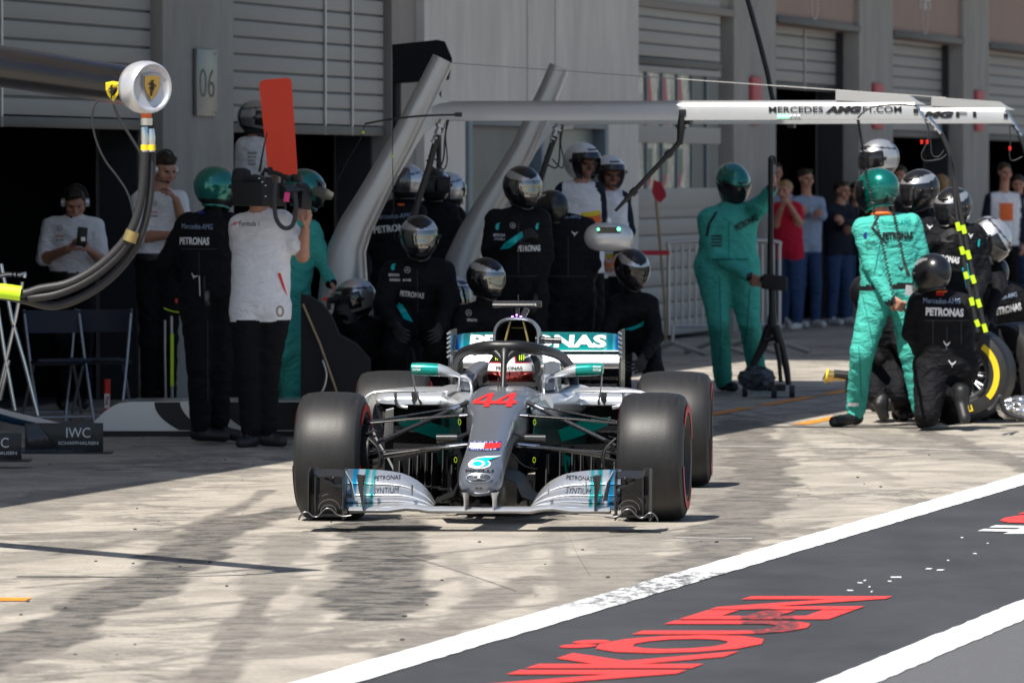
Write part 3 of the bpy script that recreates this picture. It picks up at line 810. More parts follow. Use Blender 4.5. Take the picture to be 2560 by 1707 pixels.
def arc_marks(r0, r1, a0, a1, x, n=10):
    vs = []; fs = []
    for i in range(n + 1):
        a = a0 + (a1 - a0) * i / n
        vs += [(x, r0 * math.cos(a), r0 * math.sin(a)), (x, r1 * math.cos(a), r1 * math.sin(a))]
    for i in range(n): fs.append((2 * i, 2 * i + 1, 2 * i + 3, 2 * i + 2))
    return vs, fs
def make_wheel(name, wd, parent, loc, rz=0.0, mark='tyre_red', rad=.325, brake=True, spokes=True, letters=''):
    """wheel with tyre, rim and coloured sidewall band; axle along x"""
    hw = wd / 2
    T = MB(); tr = rad
    prof = [(-hw * .80, .172), (-hw * .99, .20), (-hw * 1.0, .255), (-hw * .97, tr - .045), (-hw * .90, tr - .020), (-hw * .76, tr - .008), (-hw * .45, tr - .001), (0, tr + .001), (hw * .45, tr - .001), (hw * .76, tr - .008), (hw * .90, tr - .020), (hw * .97, tr - .045), (hw * 1.0, .255), (hw * .99, .20), (hw * .80, .172)]
    mis = [1, 1, 1, 1, 0, 0, 0, 0, 0, 0, 1, 1, 1, 1]
    T.lathe(prof, None, 72, 0, mis)
    if isinstance(parent, tuple): root = thing(name, parent[0], parent[1], loc, rz, parent[2]); 
    else: root = None
    par = root
    if root is None:
        e = bpy.data.objects.new('wheel', None); C.objects.link(e); e.parent = parent; e.location = loc; e.rotation_euler = (0, 0, rz); par = e
    ty = T.build('tyre', ['tyre_tread', 'sidewall'], par, angle=30)
    for sx in (-1, 1):
        for a0, a1 in (((.35, 2.4), (3.3, 5.6)) if mark != 'tyre_yellow' else ((PI - .95, PI + .72), (-.8, .8))):
            vs, fs = arc_marks(.224, .266, a0, a1, 0, 26)
            if mark: MB().add([(sx * (hw + .0035), v[1], v[2]) for v in vs], fs).build('tyre_band', mark, par, smooth=False)
    if letters:
        for sx in (-1, 1):
            vs, fs = text2d(letters, bold=.05); x0 = min(v[0] for v in vs); x1 = max(v[0] for v in vs); B = MB(); out = []
            for v in vs:
                a = -1.25 - .62 * (v[0] - x0) / (x1 - x0) * sx * -1; rr = .247 + v[1] * .04 * (-1)
                out.append((sx * (hw + .004), rr * math.cos(a), rr * math.sin(a)))
            B.add(out, fs).build('lettering', mark, par, smooth=False)
    Rm = MB()
    Rm.lathe([(-hw * .80, .176), (-hw * .84, .168), (-hw * .6, .150), (hw * .6, .150), (hw * .84, .168), (hw * .80, .176)], None, 48, 0)
    if spokes:
        for sx in ((-1, 1) if not brake else (1,)):
            Rm.lathe([(sx * hw * .52, .035), (sx * hw * .58, .045), (sx * hw * .5, .05), (sx * hw * .42, .05)], None, 24)
            for k in range(10):
                a = 2 * PI * k / 10
                for da in (-.10, .10):
                    Rm.tube([(sx * hw * .5, .045 * math.cos(a), .045 * math.sin(a)), (sx * hw * .66, .155 * math.cos(a + da), .155 * math.sin(a + da))], [.009, .007], 6)
            Rm.lathe([(sx * hw * .4, 0), (sx * hw * .4, .15)], None, 36, 1)
            Rm.lathe([(sx * hw * .66, 0), (sx * hw * .66, .022), (sx * hw * .5, .03)], None, 16, 2)
    Rm.build('rim', ['steel', 'void', 'steel'] if not brake else ['rim_black', 'void', 'steel'], par)
    return par
ST = R(-3.2)
for sx in (-1, 1):
    wl = make_wheel('wheel', .335, CAR, (sx * .815, 0, .322), ST)
    wr = make_wheel('wheel', .41, CAR, (sx * .79, 3.70, .322), 0)
    tag(wl, ('front wheel behind the left end of the front wing', 'front wheel behind the right end of the front wing')[sx > 0])
    tag(wr, ('rear wheel half hidden behind the left front wheel', 'rear wheel showing behind the right front wheel')[sx > 0])
    # brake duct and drum seen inside the front wheel
    b = MB(); xi = sx * .655
    b.lathe([(0, .07), (.0, .155), (.05, .165), (.05, .07)], Matrix.Translation((xi - .02, 0, .322)), 30)
    for k in range(7): b.box((xi - sx * .035, -.02 - .012 * k, .28 + k * .028), (.06, .10, .006), (0, .25 * sx, .2))
    b.tube(curve_pts([(xi - sx * .03, -.15, .42), (xi - sx * .085, -.17, .36), (xi - sx * .085, -.17, .27), (xi - sx * .03, -.15, .22)], 14), .009, 8, flat=.8)
    b.tube(curve_pts([(xi - sx * .06, -.1, .38), (xi - sx * .10, -.12, .33), (xi - sx * .09, -.12, .27)], 10), .008, 8, flat=.8)
    b.build('brake_duct', 'carbon_dirty', CAR)
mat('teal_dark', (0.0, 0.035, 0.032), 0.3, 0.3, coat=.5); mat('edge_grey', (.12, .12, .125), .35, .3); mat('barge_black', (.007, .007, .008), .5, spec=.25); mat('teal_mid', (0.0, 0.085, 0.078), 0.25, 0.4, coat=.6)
SPLIT = []
def split_sides(o):
    me = o.data; co = [v.co.x for v in me.vertices]; side = [sum(co[i] for i in p.vertices) > 0 for p in me.polygons]
    if all(side) or not any(side): return
    src = me; out = []
    for sgn in (True, False):
        g = MB(); mp_ = {}
        for p, s_ in zip(src.polygons, side):
            if s_ != sgn: continue
            f = []
            for i in p.vertices:
                if i not in mp_: mp_[i] = len(g.v); g.v.append(tuple(src.vertices[i].co))
                f.append(mp_[i])
            g.f.append(tuple(f)); g.m.append(p.material_index)
        q = g.build(o.name.split('.')[0], list(src.materials), o.parent); out.append(q)
    nm = o.name; bpy.data.objects.remove(o)
    return out
# ---- nose and survival cell
n = MB()
NS = [(-1.165, 0, .236, .045, .032, 2.0), (-1.15, 0, .238, .078, .052, 2.1), (-1.10, 0, .245, .102, .072, 2.3), (-1.0, 0, .262, .110, .088, 2.6), (-.85, 0, .290, .106, .094, 2.8),
      (-.6, 0, .335, .103, .092, 3.0), (-.3, 0, .39, .106, .092, 3.2), (0, 0, .448, .112, .094, 3.4), (.14, 0, .475, .122, .1, 3.6), (.24, 0, .492, .150, .112, 3.8), (.36, 0, .497, .163, .128, 4), (.6, 0, .485, .168, .158, 4.2), (.8, 0, .465, .175, .185, 4.2), (.98, 0, .43, .19, .218, 4)]
n.loft(NS, 44)
nose = n.build('nose', 'nose_paint', CAR, angle=50)
t = MB()
t.loft([(.98, 0, .43, .192, .219, 4), (1.3, 0, .40, .25, .225, 3.6), (1.7, 0, .39, .285, .22, 3.4), (2.1, 0, .39, .30, .22, 3.2), (2.8, 0, .37, .26, .2, 3), (3.6, 0, .33, .16, .16, 2.6), (4.0, 0, .33, .06, .08, 2)], 40)
t.loft([(1.62, 0, .30, .05, .1, 3), (1.5, 0, .30, .14, .12, 3), (.9, 0, .26, .14, .1, 3), (.4, 0, .27, .10, .06, 3)], 20, 1)
tub = t.build('survival_cell', ['silver_body', 'carbon'], CAR, angle=50)
# chassis flanks teal with dark keel
k = MB()
for sx in (-1, 1):
    k.grid([[(sx * .17, .3, .56), (sx * .195, .3, .5), (sx * .18, .3, .38)], [(sx * .18, .7, .57), (sx * .21, .7, .48), (sx * .19, .7, .34)], [(sx * .215, 1.1, .58), (sx * .30, 1.2, .48), (sx * .27, 1.2, .3)], [(sx * .28, 1.5, .56), (sx * .4, 1.6, .46), (sx * .38, 1.6, .25)]], 0, .004)
split_sides(k.build('chassis_flank', 'teal_dark', CAR))
# ---- front wing
def fwcurve(u):
    """top edge height of the flap stack at |x|, u = |x|"""
    pts = [(.245, .118), (.262, .150), (.285, .185), (.32, .220), (.36, .245), (.41, .264), (.48, .277), (.56, .283), (.68, .285)]
    for (a, za), (b, zb) in zip(pts[:-1], pts[1:]):
        if u <= b: return za + (zb - za) * max(0, (u - a) / (b - a))
    return pts[-1][1]
XS = [.245, .25, .256, .264, .275, .29, .31, .335, .37, .41, .46, .52, .58, .64, .68]
fw = bpy.data.objects.new('front_wing', None); C.objects.link(fw); fw.parent = CAR
mp = MB()
ux = [-.64, -.55, -.45, -.36, -.30, -.25, -.2, 0, .2, .25, .30, .36, .45, .55, .64]
def mpz(x):
    x = abs(x); return .100 + (.012 * math.sin((x - .25) / .2 * PI) if .25 < x < .45 else 0)
rows = []
for a in range(13):
    th = PI * (.15 + 1.7 * a / 12)
    rows.append([(x, -1.06 - .10 * math.cos(th) * -1 - .0, mpz(x) + .017 * math.sin(th) * (1.0) + .004) for x in ux])
mp.grid(rows)
mp.build('main_plane', 'silver_dirty', fw)
bands = [(.00, .12), (.165, .30), (.345, .60), (.645, 1.0)]
for sx in (-1, 1):
    for bi, (f0, f1) in enumerate(bands):
        rows = [[], [], [], []]
        for x in XS:
            T_ = fwcurve(x); B_ = .108 + .010 * math.sin(min(1, (x - .245) / .3) * PI)
            y0 = -1.13 + .085 * bi
            for r_i, f in enumerate((0, .35, .7, 1)):
                ff = f0 + (f1 - f0) * f
                rows[r_i].append((sx * x, y0 + .10 * f ** 1.4 + .02, B_ + (T_ - B_) * ff))
        fl = MB().grid(rows, thick=-.006 if sx > 0 else .006)
        o = fl.build('flap', 'front_wing_paint', fw)
        if bi in (2, 3):
            bv = bvh_of([o])
            if bi == 3: d = decal(text2d('PETRONAS', bold=.005), bv, (sx * .475, -1.0, .249), (1, 0, -.04 * sx), (0, 0, 1), (0, 1, 0), w=.128, h=.019)
            else: d = decal(text2d('SYNTIUM', bold=-.005, shear=.15 * sx), bv, (sx * .475, -1.0, .190), (1, 0, -.06 * sx), (0, 0, 1), (0, 1, 0), w=.125, h=.028)
            d.build('lettering', 'black', o, smooth=False)
    g = MB(); g.grid([[(sx * x, -.735, .112) for x in XS], [(sx * x, -.73, .108 + (fwcurve(x) - .108) * .9) for x in XS]], thick=.004); g.build('slot_shade', 'barge_black', fw)  # dark backing sheet added so the slots between the flaps look shaded
    # slot gap separators
    g = MB()
    for x in (.335, .52): g.box((sx * x, -1.07, .2 if x < .4 else .215), (.003, .1, .05))
    g.build('slot_bracket', 'steel', fw)
    # strakes and upper elements near the end
    g = MB()
    g.prism([(sx * .555, .275), (sx * .60, .282), (sx * .592, .215), (sx * .578, .15), (sx * .570, .105), (sx * .564, .105), (sx * .568, .2)], -1.16, -1.15, 'y')
    g.prism([(sx * .565, .115), (sx * .571, .115), (sx * .571, .275), (sx * .565, .275)], -1.18, -1.0, 'y')
    g.build('strake', 'carbon', fw)
    g = MB()
    g.grid([[(sx * .655, -1.12, .295), (sx * .625, -1.12, .24), (sx * .605, -1.12, .15)], [(sx * .66, -1.05, .297), (sx * .64, -1.05, .24), (sx * .625, -1.05, .15)]], thick=.004)
    g.build('canard', 'silver_dirty', fw)
    # end plate block
    g = MB()
    g.prism([(-1.21, .055), (-.93, .055), (-.90, .30), (-1.05, .31), (-1.18, .29)], sx * .832, sx * .838, 'x')
    g.prism([(-1.19, .06), (-.95, .06), (-.93, .305), (-1.03, .305), (-1.17, .27)], sx * .664, sx * .670, 'x')
    g.box((sx * .815, -.98, .24), (.034, .04, .13))
    g.build('endplate', 'carbon_dirty', fw)
    g = MB()
    g.grid([[(sx * .668, -1.13, .262), (sx * .72, -1.14, .268), (sx * .79, -1.13, .262), (sx * .812, -1.12, .278)], [(sx * .668, -1.02, .292), (sx * .72, -1.02, .298), (sx * .79, -1.02, .296), (sx * .812, -1.02, .304)]], thick=.004)
    g.build('upper_flap', 'carbon_dirty', fw)
    g = MB(); g.grid([[(sx * .67, -1.16, .215), (sx * .71, -1.165, .222), (sx * .76, -1.16, .240)], [(sx * .67, -1.10, .225), (sx * .71, -1.10, .236), (sx * .76, -1.10, .262)]], thick=.004); g.build('upper_flap', 'carbon_dirty', fw)
    g = MB(); g.ball((sx * .715, -1.15, .262), .010, 12, 8); g.tube([(sx * .715, -1.15, .262), (sx * .72, -1.12, .24)], .004, 6); g.build('sensor_pod', 'black', fw)
    g = MB(); g.prism([(sx * .80, .09), (sx * .806, .09), (sx * .806, .27), (sx * .80, .27)], -1.17, -1.0, 'y'); g.build('strake', 'carbon_dirty', fw)
    # nested arches under the end plate, each a thin bright-edged shell
    for q, rr in enumerate((.034, .046, .058, .070)):
        g = MB(); cx, cz, y = sx * .735, .098 + .013 * q, -1.20 + .045 * q
        arc = [(cx + rr * 1.12 * math.cos(a), cz + rr * math.sin(a)) for a in [PI * (1 - i / 20) for i in range(21)]]
        g.grid([[(a, y, b) for a, b in arc], [(a, y + .035, b + .002) for a, b in arc]], thick=.0025)
        o = g.build('arch', 'carbon_dirty', fw); g = MB(); g.tube([(a, y, b) for a, b in arc], .0022, 6); g.build('arch_edge', 'edge_grey', o)
    g = MB()
    ft = curve_pts([(.62, .094, 0), (.66, .090, 0), (.69, .098, 0), (.715, .122, 0), (.74, .128, 0), (.762, .112, 0), (.785, .088, 0), (.81, .09, 0), (.832, .108, 0), (.855, .108, 0), (.872, .090, 0), (.878, .074, 0)], 44)
    g.grid([[(sx * p.x, -1.24, p.y - .012) for p in ft], [(sx * p.x, -1.16, p.y - .016) for p in ft]], thick=.004)
    fo = g.build('footplate', 'carbon_dirty', fw); g = MB(); g.tube([(sx * p.x, -1.24, p.y - .010) for p in ft], .003, 6); g.build('edge', 'edge_grey', fo)
    g = MB(); g.box((sx * .75, -1.05, .075), (.20, .2, .006)); g.build('floor_plate', 'carbon_dirty', fw)
    # wing pillars
    g = MB(); rows = []
    for z, hw_, yw in ((.105, .016, .12), (.12, .009, .13), (.15, .008, .14), (.172, .012, .15), (.195, .024, .16)):
        rows.append([(sx * .07 + hw_ * math.cos(a), -1.04 + yw * math.sin(a), z) for a in [2 * PI * i / 14 for i in range(15)]])
    g.grid(rows); g.build('wing_pillar', 'silver_dirty', fw)
# cape and dark floor mess below the nose
g = MB()
for sx in (-1, 1):
    for x, y0, y1, z0, z1 in ((.24, .35, .8, .06, .30), (.30, .55, .95, .06, .33), (.36, .6, 1.1, .06, .30), (.40, .7, 1.1, .06, .31), (.45, .8, 1.2, .06, .28), (.50, .9, 1.3, .06, .26), (.56, 1.0, 1.4, .05, .24)):
        g.prism([(y0, z0), (y1, z0), (y1, z1), (y0 + .1, z1 + .01)], sx * x, sx * (x + .005), 'x')
        g.box((sx * (x + .02), y0 - .0, z1 - .03), (.004, .03, .1)); g.box((sx * (x + .035), y0 - .01, .14), (.06, .06, .008))
    g.grid([[(sx * .08, -.55, .24), (sx * .14, -.5, .21), (sx * .17, -.45, .14), (sx * .24, -.4, .11)], [(sx * .08, 0, .28), (sx * .16, 0, .23), (sx * .2, 0, .15), (sx * .30, .1, .10)]], thick=.004)
    g.box((sx * .12, .2, .13), (.012, .3, .1)); g.box((sx * .17, .25, .12), (.01, .3, .12)); g.box((sx * .2, .1, .1), (.14, .03, .01))
    g.tube(curve_pts([(sx * .105, -.1, .33), (sx * .15, .1, .27), (sx * .21, .2, .25)], 8), .004, 6)
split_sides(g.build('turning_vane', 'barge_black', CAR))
for sx in (-1, 1):
    g = MB(); g.grid([[(sx * .16, .95, z), (sx * .3, 1.02, z), (sx * .45, 1.1, z), (sx * .60, 1.22, z)] for z in (.045, .15, .25, .34)], thick=.006); g.build('bargeboard', 'barge_black', CAR)  # dark plates added behind the vanes, standing in for shade between them
fl = MB()
fl.prism([(-.15, .3), (.15, .3), (.3, 1.0), (.72, 1.25), (.78, 1.6), (.78, 3.2), (.45, 3.5), (.3, 4.0), (-.3, 4.0), (-.45, 3.5), (-.78, 3.2), (-.78, 1.6), (-.72, 1.25), (-.3, 1.0)], .035, .055, 'z')
fl.build('floor', 'carbon', CAR)
# ---- bargeboards: teal sweep and outer curved vane
g = MB()
for sx in (-1, 1):
    g.grid([[(sx * .28, .95, .42), (sx * .40, .85, .47), (sx * .52, .8, .492), (sx * .56, .78, .494)], [(sx * .30, .95, .36), (sx * .38, .88, .385), (sx * .46, .83, .415), (sx * .54, .8, .45)]], thick=.005)
    g.grid([[(sx * .29, 1.0, .31), (sx * .36, .96, .34)], [(sx * .31, 1.05, .18), (sx * .33, 1.0, .2)]], thick=.004)
split_sides(g.build('bargeboard', 'teal_mid', CAR))
g = MB()
for sx in (-1, 1):
    p0 = [(.715, .585), (.73, .56), (.735, .5), (.72, .43), (.69, .36), (.63, .26), (.57, .14), (.55, .06)]
    g.grid([[(sx * a, 1.25, b) for a, b in p0], [(sx * (a + .012), 1.33, b) for a, b in p0], [(sx * (a + .02), 1.5, b) for a, b in p0]], thick=.006)
    g.grid([[(sx * .60, 1.2, .52), (sx * .64, 1.2, .51)], [(sx * .61, 1.3, .38), (sx * .66, 1.3, .36)]], thick=.01)
split_sides(g.build('deflector', 'silver_dirty', CAR))
# winglet over the sidepod
g = MB()
for sx in (-1, 1):
    g.tube(curve_pts([(sx * .22, 1.55, .60), (sx * .35, 1.4, .606), (sx * .55, 1.32, .608), (sx * .68, 1.3, .606), (sx * .735, 1.3, .592), (sx * .765, 1.3, .56), (sx * .775, 1.3, .50)], 30), [.012] * 4 + [.011] * 27 if False else .009, 8, flat=.8)
    g.tube(curve_pts([(sx * .60, 1.32, .60), (sx * .60, 1.36, .55), (sx * .585, 1.38, .53), (sx * .54, 1.38, .52)], 12), .009, 8)
split_sides(g.build('winglet', 'silver_dirty', CAR))
g = MB()
for sx in (-1, 1):
    g.prism([(sx * .515, .603), (sx * .495, .603), (sx * .480, .603), (sx * .483, .565), (sx * .502, .535), (sx * .513, .56)], 1.3, 1.36, 'y')
split_sides(g.build('strake', 'carbon', CAR))
# ---- sidepods
for sx in (-1, 1):
    g = MB()
    lip = []
    for y, z0, z1, xo in ((1.42, .535, .565, .70), (1.44, .528, .583, .715), (1.50, .525, .602, .72), (1.62, .525, .618, .72), (1.9, .46, .615, .70), (2.4, .3, .56, .62), (3.0, .12, .44, .46), (3.5, .08, .32, .26)):
        xi = .17; cx = sx * (xi + xo) / 2; hw_ = (xo - xi) / 2
        lip.append((y, cx, (z0 + z1) / 2, hw_, (z1 - z0) / 2, 3.2))
    g.loft(lip, 36)
    g.build('sidepod', 'silver_body' if False else 'silver_dirty', CAR, angle=50)
    g = MB(); g.box((sx * .44, 1.63, .475), (.46, .03, .11)); g.box((sx * .44, 1.75, .2), (.5, .03, .45)); g.build('air_intake', 'void', CAR)
    g = MB(); g.loft([(1.5, sx * .44, .405, .24, .018, 3), (1.6, sx * .44, .40, .26, .03, 3), (1.9, sx * .42, .34, .28, .08, 3), (2.4, sx * .38, .22, .26, .14, 3), (3.2, sx * .28, .15, .15, .1, 3)], 28)
    g.build('undercut', 'carbon', CAR)
    g = MB(); g.loft([(1.46, sx * .70, .44, .022, .09, 2.4), (1.6, sx * .715, .44, .03, .1, 2.4), (1.9, sx * .70, .42, .03, .1, 2.4)], 16); g.build('impact_cover', 'carbon', CAR)
    # shoulder from tub to pod
    g = MB(); g.loft([(1.0, sx * .20, .545, .05, .05, 2.3), (1.2, sx * .235, .55, .08, .062, 2.3), (1.5, sx * .27, .55, .12, .075, 2.3), (1.9, sx * .3, .55, .14, .08, 2.3), (2.6, sx * .25, .52, .15, .08, 2.3)], 22)
    g.build('shoulder', 'silver_dirty', CAR)
# ---- cockpit: head rest blocks, pads, screen
g = MB(); gd = MB()
for sx in (-1, 1):
    g.loft([(1.18, sx * .215, .640, .030, .02, 3.4), (1.22, sx * .212, .650, .042, .052, 3.4), (1.6, sx * .21, .662, .05, .062, 3.4), (2.0, sx * .19, .68, .05, .07, 3)], 24)
    gd.loft([(1.3, sx * .155, .65, .016, .045, 3), (1.75, sx * .15, .66, .02, .05, 3)], 16)
split_sides(g.build('headrest', 'nose_paint', CAR)); split_sides(gd.build('headrest_pad', 'matte_black', CAR))
g = MB(); g.loft([(1.05, 0, .63, .13, .012, 2.5), (1.2, 0, .635, .15, .02, 2.5), (1.7, 0, .64, .15, .035, 2.5)], 20); g.build('cockpit_opening', 'void', CAR)
g = MB(); g.ball((0, .86, .655), (.02, .05, .016), 14, 8); g.build('camera_pod', 'black', CAR)
g = MB(); g.tube([(-.018, .55, .555), (-.016, .56, .62), (-.012, .60, .70)], [.006, .004, .0025], 8); g.build('pitot_tube', 'black', CAR)
g = MB(); g.prism([(.50, .60), (.52, .60), (.55, .655), (.60, .655), (.60, .63)], -.021, -.014, 'x'); g.build('pitot_fin', 'black', CAR)
# ---- halo
h = MB()
HP = [(.0, .93, .853), (.08, .94, .853), (.155, 1.0, .842), (.22, 1.15, .822), (.268, 1.4, .79), (.292, 1.65, .745), (.30, 1.85, .69), (.30, 1.98, .63)]
full = [(-a, b, c) for a, b, c in HP[::-1]] + HP[1:]
pth = curve_pts(full, 84)
h.tube(pth, [.0265 + .006 * math.exp(-((i - 42) / 12.) ** 2) for i in range(len(pth))], 14, flat=1.0)
h.tube(curve_pts([(0, .955, .850), (0, .905, .815), (0, .86, .765), (0, .82, .70), (0, .79, .645), (0, .76, .60)], 20), [.034, .034, .033, .032, .028, .024, .02, .018, .0165, .016, .0155, .015, .015, .015, .015, .016, .017, .018, .02, .022, .024], 12)
for sx in (-1, 1):
    h.tube(curve_pts([(sx * .07, .945, .838), (sx * .045, .925, .822), (sx * .018, .895, .795), (0, .87, .76)], 10), [.03, .028, .026, .022, .02, .018, .016, .015, .014, .013], 10)
    h.tube([(sx * .30, 1.9, .66), (sx * .30, 1.85, .58)], [.035, .05], 12)
h.build('halo', mat('halo_black', (.010, .010, .011), .42, bump=.0004), CAR)
# thin bright strip of winglet along the halo's inner edge
g = MB(); g.tube(curve_pts([(-.20, 1.1, .790), (-.15, 1.03, .808), (-.08, .97, .818), (-.05, .95, .815)], 14), .0035, 6); g.tube(curve_pts([(.20, 1.1, .790), (.15, 1.03, .808), (.08, .97, .818), (.05, .95, .815)], 14), .0035, 6); split_sides(g.build('halo_trim', 'steel', CAR))
# ---- mirrors
for sx in (-1, 1):
    g = MB(); sec = []
    for u, x in enumerate((.505, .50, .47, .42, .36, .31, .275, .245)):
        hh = (.018, .030, .033, .034, .033, .026, .016, .009)[u]; yy = (.03, .05, .055, .06, .06, .05, .03, .02)[u]; zc = (.732, .732, .731, .729, .726, .716, .704, .694)[u]
        sec.append([(sx * x, 1.15 + yy * math.copysign(abs(math.sin(a)) ** .7, math.sin(a)), zc + hh * math.copysign(abs(math.cos(a)) ** .7, math.cos(a))) for a in [2 * PI * i / 18 for i in range(19)]])
    g.grid(sec[:5]); g.add(sec[0][:-1], [tuple(range(18))])
    mo = g.build('mirror', 'teal_paint', CAR)
    g = MB(); g.grid(sec[4:]); g.build('mirror_arm', 'silver_dirty', mo)
    g = MB(); g.tube([(sx * .495, 1.15, .70), (sx * .49, 1.2, .63), (sx * .472, 1.3, .56), (sx * .47, 1.38, .545)], [.004, .004, .006, .009], 8); g.build('mirror_stay', 'silver_dirty', mo); g = MB()
    g.tube(curve_pts([(sx * .25, 1.16, .692), (sx * .225, 1.16, .688), (sx * .20, 1.16, .672), (sx * .190, 1.17, .645), (sx * .19, 1.2, .59)], 16), .0085, 8)
    g.tube(curve_pts([(sx * .253, 1.16, .692), (sx * .256, 1.17, .65), (sx * .262, 1.18, .62), (sx * .25, 1.2, .59), (sx * .22, 1.2, .572)], 14), .006, 8)
    g.build('mirror_stay', 'silver_dirty', mo)
    bv = bvh_of([mo])
    d = decal(text2d('PETRONAS', bold=.02), bv, (sx * .472, 1.1, .744), (1, 0, 0), (0, 0, 1), (0, 1, 0), w=.04, h=.008); d.build('lettering', 'white_print', mo, smooth=False)
    d = decal(text2d('SYNTIUM', bold=.02), bv, (sx * .472, 1.1, .728), (1, 0, 0), (0, 0, 1), (0, 1, 0), w=.04, h=.012); d.build('lettering', 'white_print', mo, smooth=False)
# ---- engine cover, air box, camera bar
g = MB()
def ring(y, hw_, hh, cz, e=2.6, flare=0): return [(hw_ * math.copysign(abs(math.cos(a)) ** (2 / e), math.cos(a)) * (1 + flare * (1 if math.sin(a) > 0 else -.12)), y, cz + hh * math.copysign(abs(math.sin(a)) ** (2 / e), math.sin(a))) for a in [2 * PI * i / 36 for i in range(37)]]
g.grid([ring(1.96, .113, .100, .872), ring(1.955, .121, .108, .873), ring(1.97, .127, .113, .873), ring(2.05, .128, .114, .87), ring(2.4, .12, .13, .84, 2.4), ring(2.8, .10, .18, .75, 2.2), ring(3.3, .07, .22, .6, 2), ring(3.9, .03, .22, .5, 2)])
ab = g.build('airbox', 'silver_body', CAR)
g = MB(); g.add([(.0, 2.2, .872)] + ring(2.2, .11, .095, .872)[:-1], [tuple([0, i + 1, (i + 1) % 36 + 1]) for i in range(36)]); g.grid([ring(2.25, .095, .085, .872), ring(2.0, .105, .092, .872), ring(1.961, .1125, .0995, .872)]); g.build('intake_mouth', 'void', ab)
g = MB()
for sx in (-1, 1): g.tube([(sx * .035, 2.0, .965), (sx * .058, 1.99, .87), (sx * .075, 1.98, .78)], .0065, 8)
g.tube([(-.035, 2.1, .925), (.035, 2.1, .925)], .003, 6); g.build('intake_strut', 'brass', ab)
g = MB(); g.loft([(1.98, 0, .70, .13, .10, 3), (2.1, 0, .69, .14, .13, 2.6), (2.6, 0, .60, .13, .17, 2.4), (3.2, 0, .5, .10, .18, 2.2), (3.9, 0, .42, .05, .14, 2)], 30); g.build('engine_cover', 'carbon', CAR)
g = MB(); g.box((0, 2.04, 1.053), (.262, .06, .036), bev=.006); g.box((0, 2.06, 1.012), (.022, .05, .05), bev=.003); g.box((.03, 2.2, 1.0), (.03, .1, .06), (0, .5, 0)); g.tube([(.005, 2.05, 1.06), (.005, 2.05, 1.105)], .003, 6)
cb_ = g.build('camera_bar', 'carbon', CAR)
g = MB(); g.box((-.02, 2.008, 1.052), (.22, .004, .010)); g.lathe([(0, .008), (.004, .006), (.004, 0)], Matrix.Translation((.10, 2.008, 1.05)) @ Matrix.Rotation(R(-90), 4, 'Z'), 12); g.build('lens', 'chrome', cb_)
mat('led_violet', (.55, .2, 1), emit=6)
g = MB()
for x, z in ((0, .996), (-.026, .988), (-.020, .988), (.020, .988), (.026, .988)): g.ball((x, 1.99, z), .0045 if x == 0 else .003, 8, 6)
g.build('indicator_light', 'led_violet', CAR)
g = MB(); g.tube([(.12, 2.0, .862), (.24, 1.99, .858)], [.017, .017], 12); g.tube([(.10, 2.0, .863), (.15, 2.0, .862)], .022, 10); g.build('camera_pod', 'carbon', CAR)
for sx in (-1, 1):
    g = MB(); g.tube([(sx * .275, -.22, .42), (sx * .17, -.22, .421)], .0175, 16, flat=1.25); g.tube([(sx * .18, -.2, .42), (sx * .1, -.1, .45)], .01, 8); g.build('camera_pod', 'carbon', CAR)
# ---- rear wing
rw = bpy.data.objects.new('rear_wing', None); C.objects.link(rw); rw.parent = CAR
def wingrow(y, z, ex=0): return [(x, y, z + (ex * (1 - (abs(x) / .47) ** 6))) for x in [-.47 + .94 * i / 24 for i in range(25)]]
g = MB(); g.grid([wingrow(4.02, .752), wingrow(4.06, .79, .002), wingrow(4.13, .825, .008), wingrow(4.20, .838, .016)], thick=.008); fp = g.build('flap', 'rear_wing_paint', rw)
bv = bvh_of([fp])
d = decal(text2d('PETRONAS', bold=.045), bv, (0.0, 3.9, .803), (1, 0, 0), (0, 0, 1), (0, 1, 0), w=.775, h=.062, step=.05); d.build('lettering', 'white_print', fp, smooth=False)
g = MB(); g.box((0, 4.015, .752), (.94, .01, .006)); g.build('gurney_strip', 'white', rw)
g = MB(); g.grid([wingrow(3.82, .690), wingrow(3.83, .672), wingrow(3.9, .664), wingrow(4.0, .69), wingrow(4.03, .735)], thick=.008); g.build('main_plane', 'silver_dirty', rw)
g = MB(); g.tube([(-.3, 3.9, .60), (.46, 3.9, .60)], .02, 10, flat=.4); g.box((0, 3.95, .56), (.9, .05, .012)); g.build('beam_wing', 'carbon', rw)
for sx in (-1, 1):
    g = MB(); g.prism([(3.70, .60), (3.68, .84), (3.76, .872), (4.26, .872), (4.26, .60), (4.2, .42), (4.1, .25), (3.95, .25), (3.88, .45)], sx * .475, sx * .485, 'x')
    ep = g.build('endplate', 'carbon', rw)
    g = MB()
    for k_ in range(6): g.box((sx * .482, 3.69, .86 - k_ * .026), (.024, .03, .010), (0, sx * .6, 0))
    g.build('louvre', 'steel', ep)
g = MB()
for sx in (-1, 1): g.tube([(sx * .05, 3.95, .4), (sx * .05, 3.95, .67)], .012, 8)
g.tube([(0, 4.2, .30), (0, 4.25, .30)], .03, 8); g.box((0, 4.2, .25), (.8, .3, .02)); g.build('pylon', 'carbon', rw)
